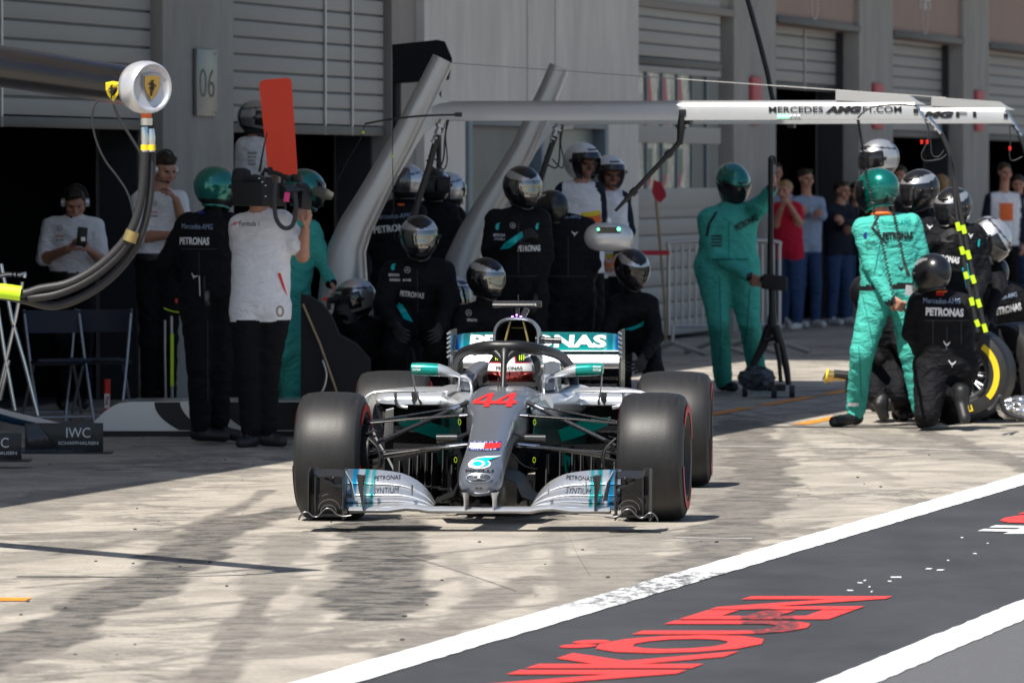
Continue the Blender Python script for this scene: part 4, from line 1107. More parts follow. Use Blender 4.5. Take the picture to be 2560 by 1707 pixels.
# ---- suspension
def arm(nm, pts, r, m='carbon', fl=.45):
    g = MB(); g.tube(pts, r, 10, flat=fl); return g.build(nm, m, CAR)
for sx in (-1, 1):
    arm('wishbone', [(sx * .13, .04, .530), (sx * .40, .0, .512), (sx * .655, 0, .488)], [.017, .015, .012], 'carbon', .5)
    arm('wishbone', [(sx * .18, .62, .555), (sx * .66, .05, .49)], .012)
    arm('wishbone', [(sx * .115, -.08, .385), (sx * .36, -.05, .358), (sx * .66, 0, .315)], [.016, .019, .022], 'carbon', .6)
    arm('wishbone', [(sx * .15, .5, .36), (sx * .66, .05, .30)], .014)
    arm('pushrod', [(sx * .15, .33, .585), (sx * .62, .04, .375)], [.012, .011], 'carbon', 1)
    arm('steering_arm', [(sx * .12, -.12, .375), (sx * .66, -.13, .35)], .009)
    g = MB(); g.tube([(sx * .135, .02, .5302), (sx * .175, .018, .5275)], [.0185, .018], 10, flat=.55); g.build('strain_sleeve', 'chrome', CAR); g = MB(); g.tube([(sx * .245, .275, .543), (sx * .195, .30, .566)], .0135, 10); g.build('strain_sleeve', 'chrome', CAR); g = MB(); g.tube([(sx * .125, -.08, .3855), (sx * .235, -.062, .3745)], [.0175, .0185], 10, flat=.6)
    g.build('strain_sleeve', 'chrome', CAR)
    arm('wishbone', [(sx * .2, 3.3, .36), (sx * .66, 3.7, .34)], .014)
    arm('wishbone', [(sx * .2, 3.6, .25), (sx * .66, 3.7, .22)], .016)
# ---- marks on the nose
bv = bvh_of([nose]); NR = (0, 1, 0); lt = .0035
def nd(shape, x, z, w, h, m, nm='lettering', lift=.0035, rot=0): return decal(shape, bv, (x, -1, z), (1, 0, 0), (0, 0, 1), (0, 1, 0), w=w, h=h, lift=lift, step=.02, maxd=6).build(nm, m, nose, smooth=False)
four = poly2d([(-.62, -.28), (.62, -.28), (.62, -.06), (-.62, -.06)], [(.10, -.5), (.42, -.5), (.42, .5), (.10, .5)], [(-.62, -.06), (-.30, -.06), (.10, .32), (.10, .5)])
def shx(s, k, dx): return [(v[0] - v[1] * k + dx, v[1]) for v in s[0]], s[1]
# the rise of the lid turns heights into length along the nose, so marks keep the size they show
nd(shx(four, -.12, 0), -.062, .6165 - .02, .112, .060, 'tyre_red', 'race_number'); nd(shx(four, -.12, 0), .050, .6165 - .02, .112, .060, 'tyre_red', 'race_number')
nd(poly2d([(-.5, -.5), (.5, -.5), (.5, .5), (-.5, .5)]), 0, .402, .150, .036, 'flag_blue', 'flag', .003)
nd(poly2d([(-.5, -.5), (0, -.5), (0, .5), (-.5, .5)]), 0, .402, .075, .022, 'white_print', 'flag', .0045)
nd(poly2d([(0, -.5), (.5, -.5), (.5, .5), (0, .5)]), 0, .402, .075, .022, 'tyre_red', 'flag', .0045)
nd(text2d('TOMMY', space=1.8), 0, .4165, .12, .006, 'white_print'); nd(text2d('HILFIGER', space=1.3), 0, .388, .125, .006, 'white_print')
def drop2d(s, lw=0):
    return [(s * x, s * y) for x, y in [(-.42, -.12), (-.36, -.34), (-.12, -.47), (.14, -.45), (.33, -.28), (.36, -.06), (.26, .14), (.62, .46), (.20, .46), (-.10, .40), (-.32, .18)]]
nd(poly2d(drop2d(1.0)), 0, .333, .150, .060, 'white_print', 'emblem')
nd(poly2d(drop2d(.86)), -.001, .333, .128, .052, 'aqua', 'emblem', .005)
nd(poly2d([(.42 * math.cos(a), .42 * math.sin(a)) for a in [2 * PI * i / 20 for i in range(20)]]), -.012, .325, .072, .038, 'white_print', 'emblem', .0065)
nd(poly2d([(.42 * math.cos(a), .42 * math.sin(a)) for a in [2 * PI * i / 20 for i in range(20)]]), -.012, .325, .044, .024, 'aqua', 'emblem', .008)
nd(text2d('PIRELLI', bold=.04), 0, .296, .135, .010, 'black')
nd(poly2d([(.5 * math.cos(a), .5 * math.sin(a)) for a in [2 * PI * i / 24 for i in range(24)]]), 0, .264, .128, .044, mat('badge_dark', (.07, .08, .10), .35, .5), 'emblem', .003)
nd(star2d(.5), 0, .264, .128, .044, 'silver', 'emblem', .006)
nd(poly2d([(-.9, -.3), (-.1, -.5), (-.15, .4), (-.8, .5)], [(.9, -.3), (.1, -.5), (.15, .4), (.8, .5)]), 0, .214, .036, .008, 'black', 'nostril')
for sx in (-1, 1):
    g = MB(); vs_, fs_ = ring2d(.008, .0095, 0, 0, 16, 1.5)
    g.add([(sx * .192 + v[0] * .8, .28, .485 + v[1]) for v in vs_], fs_); g.build('ring_mark', 'hivis', CAR, smooth=False); g = MB(); g.add([(sx * .20 + v[0] * .8, .1, .30 + v[1]) for v in vs_], fs_); g.build('ring_mark', 'hivis', CAR, smooth=False)
# ================================================================ people: continuous bodies grown from tapered limbs
def surfnet(f, org, h):
    s = f < 0
    nx, ny, nz = f.shape
    c = np.zeros((nx - 1, ny - 1, nz - 1), np.int8)
    for dx in (0, 1):
        for dy in (0, 1):
            for dz in (0, 1): c += s[dx:nx - 1 + dx, dy:ny - 1 + dy, dz:nz - 1 + dz]
    act = (c > 0) & (c < 8); I = np.argwhere(act)
    if len(I) == 0: return np.zeros((0, 3)), []
    idx = -np.ones(act.shape, np.int64); idx[act] = np.arange(len(I))
    acc = np.zeros((len(I), 3)); cnt = np.zeros(len(I))
    for ax in range(3):
        o1, o2 = [a for a in range(3) if a != ax]
        for a in (0, 1):
            for b in (0, 1):
                p = I.copy(); p[:, o1] += a; p[:, o2] += b; q = p.copy(); q[:, ax] += 1
                fa = f[p[:, 0], p[:, 1], p[:, 2]]; fb = f[q[:, 0], q[:, 1], q[:, 2]]
                m = (fa < 0) != (fb < 0); t = np.where(m, fa / np.where(m, fa - fb, 1), 0)
                pt = p.astype(float); pt[:, ax] += t
                acc[m] += pt[m]; cnt[m] += 1
    vs = acc / cnt[:, None] * h + org; quads = []
    for ax in range(3):
        o1, o2 = [a for a in range(3) if a != ax]
        sl0 = [slice(1, -1)] * 3; sl0[ax] = slice(0, -1); sl1 = [slice(1, -1)] * 3; sl1[ax] = slice(1, None)
        A = s[tuple(sl0)]; B = s[tuple(sl1)]; E = np.argwhere(A != B)
        off = np.ones(3, int); off[ax] = 0; E = E + off
        def cell(a, b): p = E.copy(); p[:, o1] -= a; p[:, o2] -= b; return idx[p[:, 0], p[:, 1], p[:, 2]]
        qd = np.stack([cell(0, 0), cell(1, 0), cell(1, 1), cell(0, 1)], 1)
        fl = s[E[:, 0], E[:, 1], E[:, 2]] ^ (ax == 1)
        qd[~fl] = qd[~fl][:, ::-1]; quads.append(qd)
    quads = np.concatenate(quads); quads = quads[(quads >= 0).all(1)]
    return vs, quads
def npv(v): return np.array([v[0], v[1], v[2]], float)
def sdf_mesh(prims, h, fold=0.0, fold_mats=(), floor=None, carve=(), seed=0.0):
    """prims: ('c', a, b, ra, rb, mat[, k]) round cones, ('e', c, radii, M, mat[, k]) ellipsoids -> verts, quads, material per quad"""
    lo = np.array([1e9] * 3); hi = -lo
    for p in prims:
        if p[0] == 'c':
            for q, r in ((p[1], p[3]), (p[2], p[4])): lo = np.minimum(lo, npv(q) - r); hi = np.maximum(hi, npv(q) + r)
        else: r = max(p[2]); lo = np.minimum(lo, npv(p[1]) - r); hi = np.maximum(hi, npv(p[1]) + r)
    lo -= 4 * h; hi += 4 * h; n = np.ceil((hi - lo) / h).astype(int) + 1
    f = np.full(n, .12); best = np.full(n, 1.0); mi = np.zeros(n, np.int16)
    ax = [lo[i] + h * np.arange(n[i]) for i in range(3)]
    def region(l, u):
        a = np.clip(((l - lo) / h).astype(int), 0, n - 1); b = np.clip(np.ceil((u - lo) / h).astype(int) + 1, 1, n)
        return tuple(slice(a[i], b[i]) for i in range(3))
    def grid(R_): return np.meshgrid(*[ax[i][R_[i]] for i in range(3)], indexing='ij')
    def dist(p, X, Y, Z):
        if p[0] == 'c':
            a, b = npv(p[1]), npv(p[2]); d = b - a; L = max(1e-9, d @ d)
            t = np.clip(((X - a[0]) * d[0] + (Y - a[1]) * d[1] + (Z - a[2]) * d[2]) / L, 0, 1)
            return np.sqrt((X - a[0] - t * d[0]) ** 2 + (Y - a[1] - t * d[1]) ** 2 + (Z - a[2] - t * d[2]) ** 2) - (p[3] + (p[4] - p[3]) * t)
        c = npv(p[1]); r = p[2]; M = np.array(p[3]) if p[3] is not None else np.eye(3)
        x, y, z = X - c[0], Y - c[1], Z - c[2]
        u = (x * M[0][0] + y * M[1][0] + z * M[2][0]) / r[0]; v = (x * M[0][1] + y * M[1][1] + z * M[2][1]) / r[1]; w_ = (x * M[0][2] + y * M[1][2] + z * M[2][2]) / r[2]
        k = np.sqrt(u * u + v * v + w_ * w_) + 1e-9
        return (k - 1) * min(r) * (0.5 + .5 * k / np.sqrt((u * u * 1 + v * v + w_ * w_) + 1e-9))
    def bounds(p, m):
        if p[0] == 'c': rr = max(p[3], p[4]) + m; return np.minimum(npv(p[1]), npv(p[2])) - rr, np.maximum(npv(p[1]), npv(p[2])) + rr
        rr = max(p[2]) + m; return npv(p[1]) - rr, npv(p[1]) + rr
    for p in prims:
        k = p[6] if p[0] == 'c' and len(p) > 6 else (p[5] if p[0] == 'e' and len(p) > 5 else .03)
        Rg = region(*bounds(p, .07)); X, Y, Z = grid(Rg); d = dist(p, X, Y, Z); g = f[Rg]
        hh = np.clip(.5 + .5 * (g - d) / k, 0, 1); f[Rg] = g * (1 - hh) + d * hh - k * hh * (1 - hh)
        m = d < best[Rg]; best[Rg] = np.where(m, d, best[Rg]); mi[Rg] = np.where(m, p[5] if p[0] == 'c' else p[4], mi[Rg])
    for p in carve:
        Rg = region(*bounds(p, .03)); X, Y, Z = grid(Rg); d = dist(p, X, Y, Z); f[Rg] = np.maximum(f[Rg], -d)
    X, Y, Z = np.meshgrid(*ax, indexing='ij', sparse=True)
    if fold:
        w1 = np.sin(17 * X + 9 * Y + 3 * np.sin(14 * Z + seed) + seed); w2 = np.sin(33 * Z + 5 * np.sin(11 * X + 6 * Y + seed) + 2.3 * seed)
        w3 = np.sin(61 * Z + 38 * X + 4 * np.sin(21 * Y + 9 * X) + seed) * .45
        msk = np.isin(mi, fold_mats)
        f = f + fold * msk * (w1 * w2 + w3 * .7)
    if floor is not None: f = np.maximum(f, floor - Z + 0 * X + 0 * Y)
    vs, q = surfnet(f, lo, h)
    if len(vs) == 0: return vs, q, []
    vi = np.clip(((vs - lo) / h + .5).astype(int), 0, n - 1); vm = mi[vi[:, 0], vi[:, 1], vi[:, 2]]
    qm = np.sort(vm[q], 1)[:, 1]
    return vs, q, qm
def frame3(fwd, up):
    """columns: right, forward, up"""
    f = V(fwd).normalized(); r = f.cross(V(up)).normalized(); u = r.cross(f)
    return Matrix((r, f, u)).transposed()
# ---- hands: palm, thumb from the side, four unequal curled fingers
def hand_prims(w, d, n, side, curl, mat_i, sc_=1.0):
    """w wrist, d towards the knuckles, n out of the back of the hand; side +1 puts the thumb on d x n"""
    d = V(d).normalized(); n = V(n); n = (n - d * n.dot(d)).normalized(); l = d.cross(n) * side
    P = []; s = sc_
    for u in (-.028, -.009, .010, .028): P.append(('c', w + d * .012 * s + l * u * .7 * s, w + d * .088 * s + l * u * s, .0145 * s, .0125 * s, mat_i, .012))
    for u, L, a in ((.030, .070, 0), (.010, .080, .06), (-.010, .074, .1), (-.029, .058, .16)):
        p = w + d * .090 * s + l * u * s; ang = 0; q = p
        for k, (f_, r_) in enumerate(((.45, .0098), (.32, .0090), (.23, .0080))):
            ang += (curl + a) * (.55, .75, .6)[k]
            e = q + (d * math.cos(ang) - n * math.sin(ang)) * L * f_ * s + l * (u * .06)
            P.append(('c', q, e, r_ * s, (r_ - .001) * s, mat_i, .004)); q = e
    t0 = w + d * .030 * s + l * .026 * s; t1 = t0 + (d * .55 + l * .62 - n * .35 * min(1, curl + .3)).normalized() * .040 * s
    t2 = t1 + (d * .85 + l * .15 - n * .5 * min(1, curl + .3)).normalized() * .034 * s
    P.append(('c', t0, t1, .014 * s, .0115 * s, mat_i, .01)); P.append(('c', t1, t2, .0108 * s, .0085 * s, mat_i, .004))
    return P
# ---- heads with a face
def head_prims(c, fw, up, si=0, ei=1, li=2):
    M = frame3(fw, up); r, f, u = M.col[0], M.col[1], M.col[2]
    def a(x, y, z): return c + r * x + f * y + u * z
    P = [('e', a(0, -.012, .03), (.074, .092, .085), M, si, .03), ('e', a(0, .03, -.035), (.056, .055, .07), M, si, .03), ('e', a(0, .062, -.088), (.026, .022, .02), M, si, .02),
         ('c', a(0, .086, .012), a(0, .108, -.026), .009, .014, si, .012), ('c', a(-.014, .092, -.030), a(.014, .092, -.030), .008, .008, si, .008),
         ('c', a(-.045, .078, .030), a(-.012, .088, .026), .010, .009, si, .012), ('c', a(.045, .078, .030), a(.012, .088, .026), .010, .009, si, .012),
         ('e', a(-.048, .055, -.025), (.022, .026, .026), M, si, .02), ('e', a(.048, .055, -.025), (.022, .026, .026), M, si, .02)]
    for s in (-1, 1):
        P.append(('e', a(s * .031, .080, .010), (.012, .009, .007), M, ei, .004)); P.append(('c', a(s * .074, -.005, .012), a(s * .072, .0, -.018), .014, .010, si, .008))
    P.append(('c', a(-.021, .082, -.058), a(.021, .082, -.058), .0065, .0065, li, .006))
    return P, a, M
mat('lip', (.36, .12, .10), .5); mat('eye', (.02, .015, .012), .2)
def hair_mesh(c, fw, up, style='short'):
    M = frame3(fw, up); r, f, u = M.col[0], M.col[1], M.col[2]
    def a(x, y, z): return c + r * x + f * y + u * z
    P = [('e', a(0, -.024, .045), (.080, .098, .083), M, 0, .02), ('c', a(-.03, .06, .095), a(.04, .062, .088), .022, .018, 0, .02)]
    if style == 'long': P += [('c', a(0, -.07, .02), a(0, -.075, -.13), .065, .04, 0, .03), ('c', a(-.06, -.02, .0), a(-.06, -.02, -.12), .03, .02, 0, .03), ('c', a(.06, -.02, .0), a(.06, -.02, -.12), .03, .02, 0, .03)]
    cv = [('e', a(0, .085, -.015), (.066, .060, .070), M, 0)]
    if style != 'long': cv.append(('e', a(0, .03, -.09), (.12, .14, .085), M, 0))
    return sdf_mesh(P, .007, fold=.003, fold_mats=(0,), carve=cv, seed=2)
# ---- crash helmets
mat('h_teal', (.0, .19, .155), .2, .6, coat=1.0); mat('h_black', (.008, .008, .010), .30, coat=.35); mat('h_silver', (.62, .63, .65), .30, .75, coat=.4); mat('h_white', (.72, .74, .78), .3, coat=.6); mat('h_dark_silver', (.13, .135, .145), .22, .8, coat=.8)
def helmet(parent, c, fw, up=(0, 0, 1), style='black', visor='glass_dark', s=1.0, open_face=False, extra=True):
    """full-face crash helmet; style picks how the shell is painted"""
    M = frame3(fw, up); r, f, u = M.col[0], M.col[1], M.col[2]; c = V(c)
    pal = {'teal': ('h_teal', 'h_black', 'h_teal'), 'black': ('h_black', 'h_silver', 'h_black'), 'silver': ('h_silver', 'h_dark_silver', 'h_black'), 'white': ('h_white', 'h_white', 'h_black')}[style]
    def shp(az, el, off=0):
        ca, sa, ce, se = math.cos(az), math.sin(az), math.cos(el), math.sin(el)
        x, y, z = .122 * math.copysign(abs(sa) ** .92, sa) * ce, .150 * ca * ce, .132 * se
        fr = max(0, ca) ** 1.5
        if el < 0: x *= 1 - .10 * min(1, -el); y *= 1 + (.20 * fr) * min(1, -el * 1.6); z *= 1.0 + .22 * fr + (.10 if ca < 0 else .1)
        y *= 1 + .05 * (ca < 0) * max(0, se)
        k = 1 + off / .135
        return c + (r * x + f * (y - .005) + u * (z + .01)) * s * k
    na, ne = 56, 34; e0, e1 = -.98, PI / 2
    vs = []; fs = []; ms = []
    vis = lambda az, el: abs(az) < 1.28 - .35 * max(0, el) and -.30 - .08 * math.cos(az) < el < .36 * (1 - .25 * (abs(az) / 1.3) ** 2)
    for j in range(ne + 1):
        el = e0 + (e1 - e0) * j / ne
        for i in range(na): vs.append(shp(-PI + 2 * PI * i / na, el))
    for j in range(ne):
        for i in range(na):
            az = -PI + 2 * PI * (i + .5) / na; el = e0 + (e1 - e0) * (j + .5) / ne; a = abs(az)
            fs.append((j * na + i, j * na + (i + 1) % na, (j + 1) * na + (i + 1) % na, (j + 1) * na + i))
            if style == 'teal': m = 1 if (el < -.38 - .25 * (a > 1.2) or (a < 1.35 and -.45 < el < .42)) else 0
            elif style == 'black': m = 1 if .37 < el < .42 + .40 * math.sin(min(a, 2.2)) * (a < 2.2) and a < 2.2 and el > .37 + .25 * max(0, a - 1.2) else 0
            elif style == 'silver': m = 2 if el < -.5 or (a < 1.3 and -.4 < el < .42) else (1 if (a > 2.25 and el < .9) or (abs(el - .55 - .2 * math.cos(a)) < .05) else 0)
            else: m = 2 if (a < 1.35 and -.98 < el < .45) else 0
            if open_face and a < .8 and el < .12: m = -1
            ms.append(m)
    mb = MB(); keep = [i for i, m in enumerate(ms) if m >= 0]
    mb.v = [tuple(v) for v in vs]; mb.f = [fs[i] for i in keep]; mb.m = [ms[i] for i in keep]
    # rolled lower rim and inner lining
    rim = [shp(-PI + 2 * PI * i / 28, e0) for i in range(29)]
    if not open_face: mb.tube(rim, .011 * s, 8, 2, cap=False); mb.add([tuple(c + (u * -.095) * s)] + [tuple(q) for q in rim[:-1]], [(0, i + 1, (i + 1) % 28 + 1) for i in range(28)], 2)
    h_ = mb.build('helmet', list(pal), parent, world=True, angle=60)
    # visor: a curved shield standing proud of the opening
    if open_face: vr = [(e, 1.25) for e in (.18, .30, .42)]
    rows = []
    e_lo, e_hi = (-.34, .37) if not open_face else (.14, .46)
    for j in range(11):
        el = e_lo + (e_hi - e_lo) * j / 10
        rows.append([shp(-1.25 + 2.5 * i / 30, el * (1 - .28 * (abs(-1.25 + 2.5 * i / 30) / 1.25) ** 3), .0045) for i in range(31)])
    vb = MB().grid(rows); vb.build('visor', visor, h_, world=True, angle=70)
    if extra:
        for sx in (-1, 1): MB().ball(shp(sx * 1.38, 0.0, .004), .014 * s, 10, 6).build('visor_pivot', 'black', h_, world=True)
        g = MB(); g.tube([shp(-.35 + .7 * i / 8, .62, .004) for i in range(9)], .006 * s, 6); g.build('vent', 'black', h_, world=True); g = MB(); g.tube([shp(-.3 + .6 * i / 8, -.62, .004) for i in range(9)], .008 * s, 6)
        g.build('vent', 'black', h_, world=True)
    return h_
OUT = {  # torso, sleeve, forearm, hand, leg, shin, shoe
    'black': ('suit_black', 'suit_black', 'suit_black', 'glove', 'suit_black', 'suit_black', 'shoe'),
    'teal': ('suit_teal', 'suit_teal', 'suit_teal', 'skin', 'suit_teal', 'suit_teal', 'shoe'),
    'camera': ('shirt_white', 'shirt_white', 'skin', 'skin', 'trousers', 'trousers', 'shoe'),
    'shirt': ('shirt_white', 'shirt_white', 'skin', 'skin', 'trousers', 'trousers', 'shoe'),
    'bluejeans': ('shirt_blue', 'shirt_blue', 'shirt_blue', 'skin', 'jeans', 'jeans', 'shoe_white'),
    'redjeans': ('shirt_red', 'shirt_red', 'skin', 'skin', 'jeans', 'jeans', 'shoe_white'),
    'jacket': ('jacket', 'jacket', 'jacket', 'skin', 'jeans', 'jeans', 'shoe_white'),
    'marshal': ('shirt_white', 'jacket', 'jacket', 'skin', 'trousers', 'trousers', 'shoe'),
}
PEOPLE = {}
def person(key, label, D, J, outfit='black', feet=None, hgt=1.8, bulk=1.0, head=None, fwd=(0, -1, 0), up=(0, 0, 1), curl=.7, h=.0125, group=None, hair='hair', loose=1.0, hands=True, headsize=1.0, cuff=None, belt=None, z0=0.0, face=True, fold=.0045):
    """J: joints at photograph pixels (X, Y, metres farther than D); missing joints fall back to a standing figure"""
    sc_ = hgt / 1.8
    if feet is None: feet = J['H'][0]
    bx = W(feet, 445, D).x
    fx = V(fwd); fx.z = 0; fx = fx.normalized() if fx.length > .01 else V((0, -1, 0))
    lat = V((0, 0, 1)).cross(fx); lat = lat if lat.x > 0 else -lat      # towards the picture's right
    if abs(lat.x) < .35: lat = (lat + V((.35, 0, 0))).normalized()
    b = V((bx, D, z0))
    def st(l, z, f=0): return b + lat * l * sc_ + V((0, 0, z * sc_)) + fx * f * sc_
    j = {'H': st(0, 1.67), 'N': st(0, 1.50), 'SL': st(-.185, 1.43), 'SR': st(.185, 1.43), 'EL': st(-.24, 1.14, -.02), 'ER': st(.24, 1.14, -.02), 'WL': st(-.22, .89, .06), 'WR': st(.22, .89, .06),
         'PL': st(-.09, .93), 'PR': st(.09, .93), 'KL': st(-.11, .50, .03), 'KR': st(.11, .50, .03), 'AL': st(-.12, .09), 'AR': st(.12, .09)}
    for k, q in J.items():
        if k in ('AL', 'AR') and len(q) == 2: j[k] = G(q[0], q[1], z0 + .085); continue
        if k in ('H', 'N', 'SL', 'SR', 'EL', 'ER', 'WL', 'WR', 'PL', 'PR', 'KL', 'KR', 'AL', 'AR', 'TL', 'TR', 'CL', 'CR'): j[k] = W(q[0], q[1], D + (q[2] if len(q) > 2 else 0))
    for s in 'LR':
        if 'T' + s not in j: j['T' + s] = j['A' + s] + fx * .17 * sc_ + V((0, 0, -.045)); j['T' + s].z = max(z0 + .04, j['T' + s].z)
        if 'C' + s not in j:
            d = (j['W' + s] - j['E' + s]).normalized(); j['C' + s] = j['W' + s] + d * .09
    T, SV_, FA, HA, LG, SH, FT = OUT[outfit]
    SL_ = [T, SV_, FA, HA, LG, SH, FT, 'skin' if head is None or outfit != 'black' else 'suit_black', cuff or SV_, belt or LG, 'skin', 'eye', 'lip']
    names = SL_
    TO, SE, FO, HN, LE, SN, SO, NE, CU, BE, SK, EY, LI = range(13)
    B = bulk; Lz = loose; P = []
    cl = [TO, SE, LE, SN] + ([FO] if FA != 'skin' else [])
    hipc = (j['PL'] + j['PR']) / 2; shc = (j['SL'] + j['SR']) / 2
    P.append(('c', shc.lerp(hipc, .12), hipc.lerp(shc, .12), .115 * B, .125 * B, TO, .05))
    for s in 'LR':
        a = j['S' + s].lerp(shc, .42); c = j['P' + s].lerp(hipc, .05)
        P.append(('c', a + V((0, 0, -.04)), c + (shc - hipc) * .12, .098 * B, .100 * B, TO, .05))
        P.append(('c', j['S' + s].lerp(shc, .12), shc, .066 * B, .085 * B, TO, .04))
    for s in 'LR':
        P.append(('c', j['S' + s], j['E' + s], .066 * B ** .5 * Lz, .055 * Lz * B ** .5, SE, .03))
        if FA == 'skin' and outfit in ('camera', 'redjeans'):
            P.pop(); m2 = j['S' + s].lerp(j['E' + s], .62); P.append(('c', j['S' + s], m2, .070 * Lz, .072 * Lz, SE, .03)); P.append(('c', m2.lerp(j['S' + s], .15), j['E' + s], .050, .044, FO, .006))
        if FA == 'skin': mid = j['E' + s].lerp(j['W' + s], -.04 if outfit != 'shirt' else .12); P.append(('c', mid, j['W' + s], .043, .029, FO, .012)); 
        else: P.append(('c', j['E' + s], j['W' + s], .053 * Lz, .041 * Lz, FO, .02))
        if cuff: dd = (j['W' + s] - j['E' + s]).normalized(); P.append(('c', j['W' + s] - dd * .03, j['W' + s] + dd * .02, .045, .042, CU, .006))
        k0 = j['P' + s]; P.append(('c', k0, j['K' + s], .098 * B * Lz, .073 * Lz, LE, .03)); P.append(('c', j['K' + s], j['A' + s] + (j['K' + s] - j['A' + s]).normalized() * .05, .071 * Lz, .062 * Lz, SN, .025))
        a = j['A' + s]; t = j['T' + s]; d = (t - a); d2 = V((d.x, d.y, 0)); d2 = d2.normalized() if d2.length > .02 else fx
        heel = a - d2 * .035 + V((0, 0, -.03)); P.append(('c', heel, t, .044, .040, SO, .02)); P.append(('c', a, a + V((0, 0, -.03)), .045, .045, SO, .02))
    P.append(('c', j['N'] + V((0, 0, -.03)), j['H'] + V((0, 0, -.05)), .060, .056, NE, .02))
    vs, q, qm = sdf_mesh(P, h, fold=fold, fold_mats=cl, floor=z0 + .003, seed=bx * 3 + D)
    ctr = vs[q].mean(1); sp = npv((shc - hipc).normalized()); tt = (ctr - npv(hipc)) @ sp
    wl = .07 + .006 * np.sin(ctr[:, 0] * 25) if outfit not in ('camera', 'redjeans', 'bluejeans', 'marshal', 'jacket') else -.06 + .008 * np.sin(ctr[:, 0] * 25)
    tor = (qm == TO) | (qm == LE); qm = np.where(tor & (tt > wl), TO, np.where(tor, LE, qm))
    if belt: qm = np.where(tor & (np.abs(tt - .075) < .020), BE, qm)
    mb = MB(); mb.v = [tuple(v) for v in vs]; mb.f = [tuple(x) for x in q.tolist()]; mb.m = [int(x) for x in qm]
    def addsdf(Pr, hh, mp=None, **kw):
        a_, b_, c_ = sdf_mesh(Pr, hh, **kw); o = len(mb.v)
        mb.v += [tuple(v) for v in a_]; mb.f += [tuple(o + i for i in x) for x in b_.tolist()]; mb.m += [int(x) for x in c_]
    if hands:
        for s in 'LR':
            d = j['C' + s] - j['W' + s]; nn = J.get('n' + s, None) or (V((-1 if s == 'L' else 1, -.3, .3)))
            addsdf(hand_prims(j['W' + s], d, V(nn), J.get('t' + s, 1 if s == 'L' else -1), J.get('c' + s, curl), HN, 1.0 if HA == 'skin' else 1.12), .0055)
    root = thing('person', label, 'person', b, 0, group)
    hc = j['H']
    if head is None:
        Pr, a_, M_ = head_prims(hc, fwd, up, SK, EY, LI); addsdf(Pr, .007)
    bo = mb.build('body', names, root, world=True, angle=80, recalc=False)
    if head is None and hair:
        v_, q_, m_i = hair_mesh(hc, fwd, up, 'long' if hair.endswith('long') else 'short')
        g = MB(); g.v = [tuple(x) for x in v_]; g.f = [tuple(x) for x in q_.tolist()]; g.m = [0] * len(g.f)
        g.build('hair', 'hair_blond' if 'blond' in hair else 'hair', root, world=True, angle=80, recalc=False)
    elif head is not None:
        st_, vi = head if isinstance(head, tuple) else (head, 'glass_dark')
        if st_ == 'open':
            Pr, a_, M_ = head_prims(hc, fwd, up, 0, 1, 2); v_, q_, m_i = sdf_mesh(Pr, .008)
            g = MB(); g.v = [tuple(x) for x in v_]; g.f = [tuple(x) for x in q_.tolist()]; g.m = [int(x) for x in m_i]; g.build('face', ['skin_dark', 'eye', 'lip'], root, world=True, angle=80, recalc=False)
            helmet(root, hc + V((0, 0, .02)), fwd, up, 'white', vi, 1.0 * headsize, True)
        else: helmet(root, hc + V((0, 0, .01)), fwd, up, st_, vi, headsize)
    root['_b'] = 1; del root['_b']
    PEOPLE[key] = (root, bo, j, D, b)
    return root, bo, j
def wear_text(key, txt, X, Y, wpx, hpx, m='white_print', rot=0.0, bold=.02, nm='lettering', shape=None, yaw=0.0):
    """print on clothing, at the size it has on the cloth"""
    root, bo, j, D, b = PEOPLE[key]; s = F / D
    bv = BV.get(key) or BV.setdefault(key, bvh_of([bo])); o = W(X, Y, D) - b
    ray = V((math.sin(yaw), math.cos(yaw), 0)); ax = V((math.cos(yaw), -math.sin(yaw), 0))
    cr, sr = math.cos(rot), math.sin(rot); up = V((0, 0, 1))
    a2 = ax * cr + up * sr; u2 = up * cr - ax * sr
    mb = decal(shape or text2d(txt, bold=bold), bv, o, a2, u2, ray, w=wpx / s, h=hpx / s, lift=.004, step=.03, maxd=2.4)
    if mb.f: return mb.build(nm, m, bo, smooth=False)
BV = {}
cat_shape = poly2d([(-.5, .45), (-.42, .5), (-.15, .15), (.1, .12), (.5, .42), (.42, .2), (.22, -.05), (.05, -.2), (.0, -.5), (-.08, -.48), (-.06, -.2), (-.25, -.02)])
def orange_ring(key, r=.075):
    root, bo, j, D, b = PEOPLE[key]; n = j['N'] + V((0, 0, -.015)); g = MB()
    g.tube([n + V((r * math.cos(a), r * math.sin(a), .012 * math.sin(a) * -1)) for a in [2 * PI * i / 20 for i in range(21)]], .012, 6)
    g.build('collar', 'orange', root, world=True)
# ================================================================ gantries, tools and other loose things
mat('boom_paint', (.50, .505, .51), .34, .5, var=.04, vscale=2, coat=.3)
mat('cap_silver', (.66, .67, .70), .33, .55, coat=.3)
mat('hose', (.022, .022, .024), .5, bump=.001, bscale=200)
mat('led_green', (.1, 1, .35), emit=5)
mat('led_white', (.7, .75, .72), .3)
mat('barrier', (.40, .41, .42), .35, .6)
mat('foil', (.72, .72, .74), .22, .95, bump=.01, bscale=25)
mat('fur', (.10, .10, .09), .95, bump=.012, bscale=160)
mat('broom_red', (.45, .02, .04), .8, bump=.004, bscale=90); mat('wood', (.35, .25, .15), .7, var=.2)
mat('wing_blue', (.10, .22, .36), .25, .75, coat=.7, var=.1)
band4 = poly2d([(-.5, -.5), (.5, -.5), (.5, .5), (-.5, .5)])
def pw(pts, D): return [W(p[0], p[1], D + (p[2] if len(p) > 2 else 0)) for p in pts]
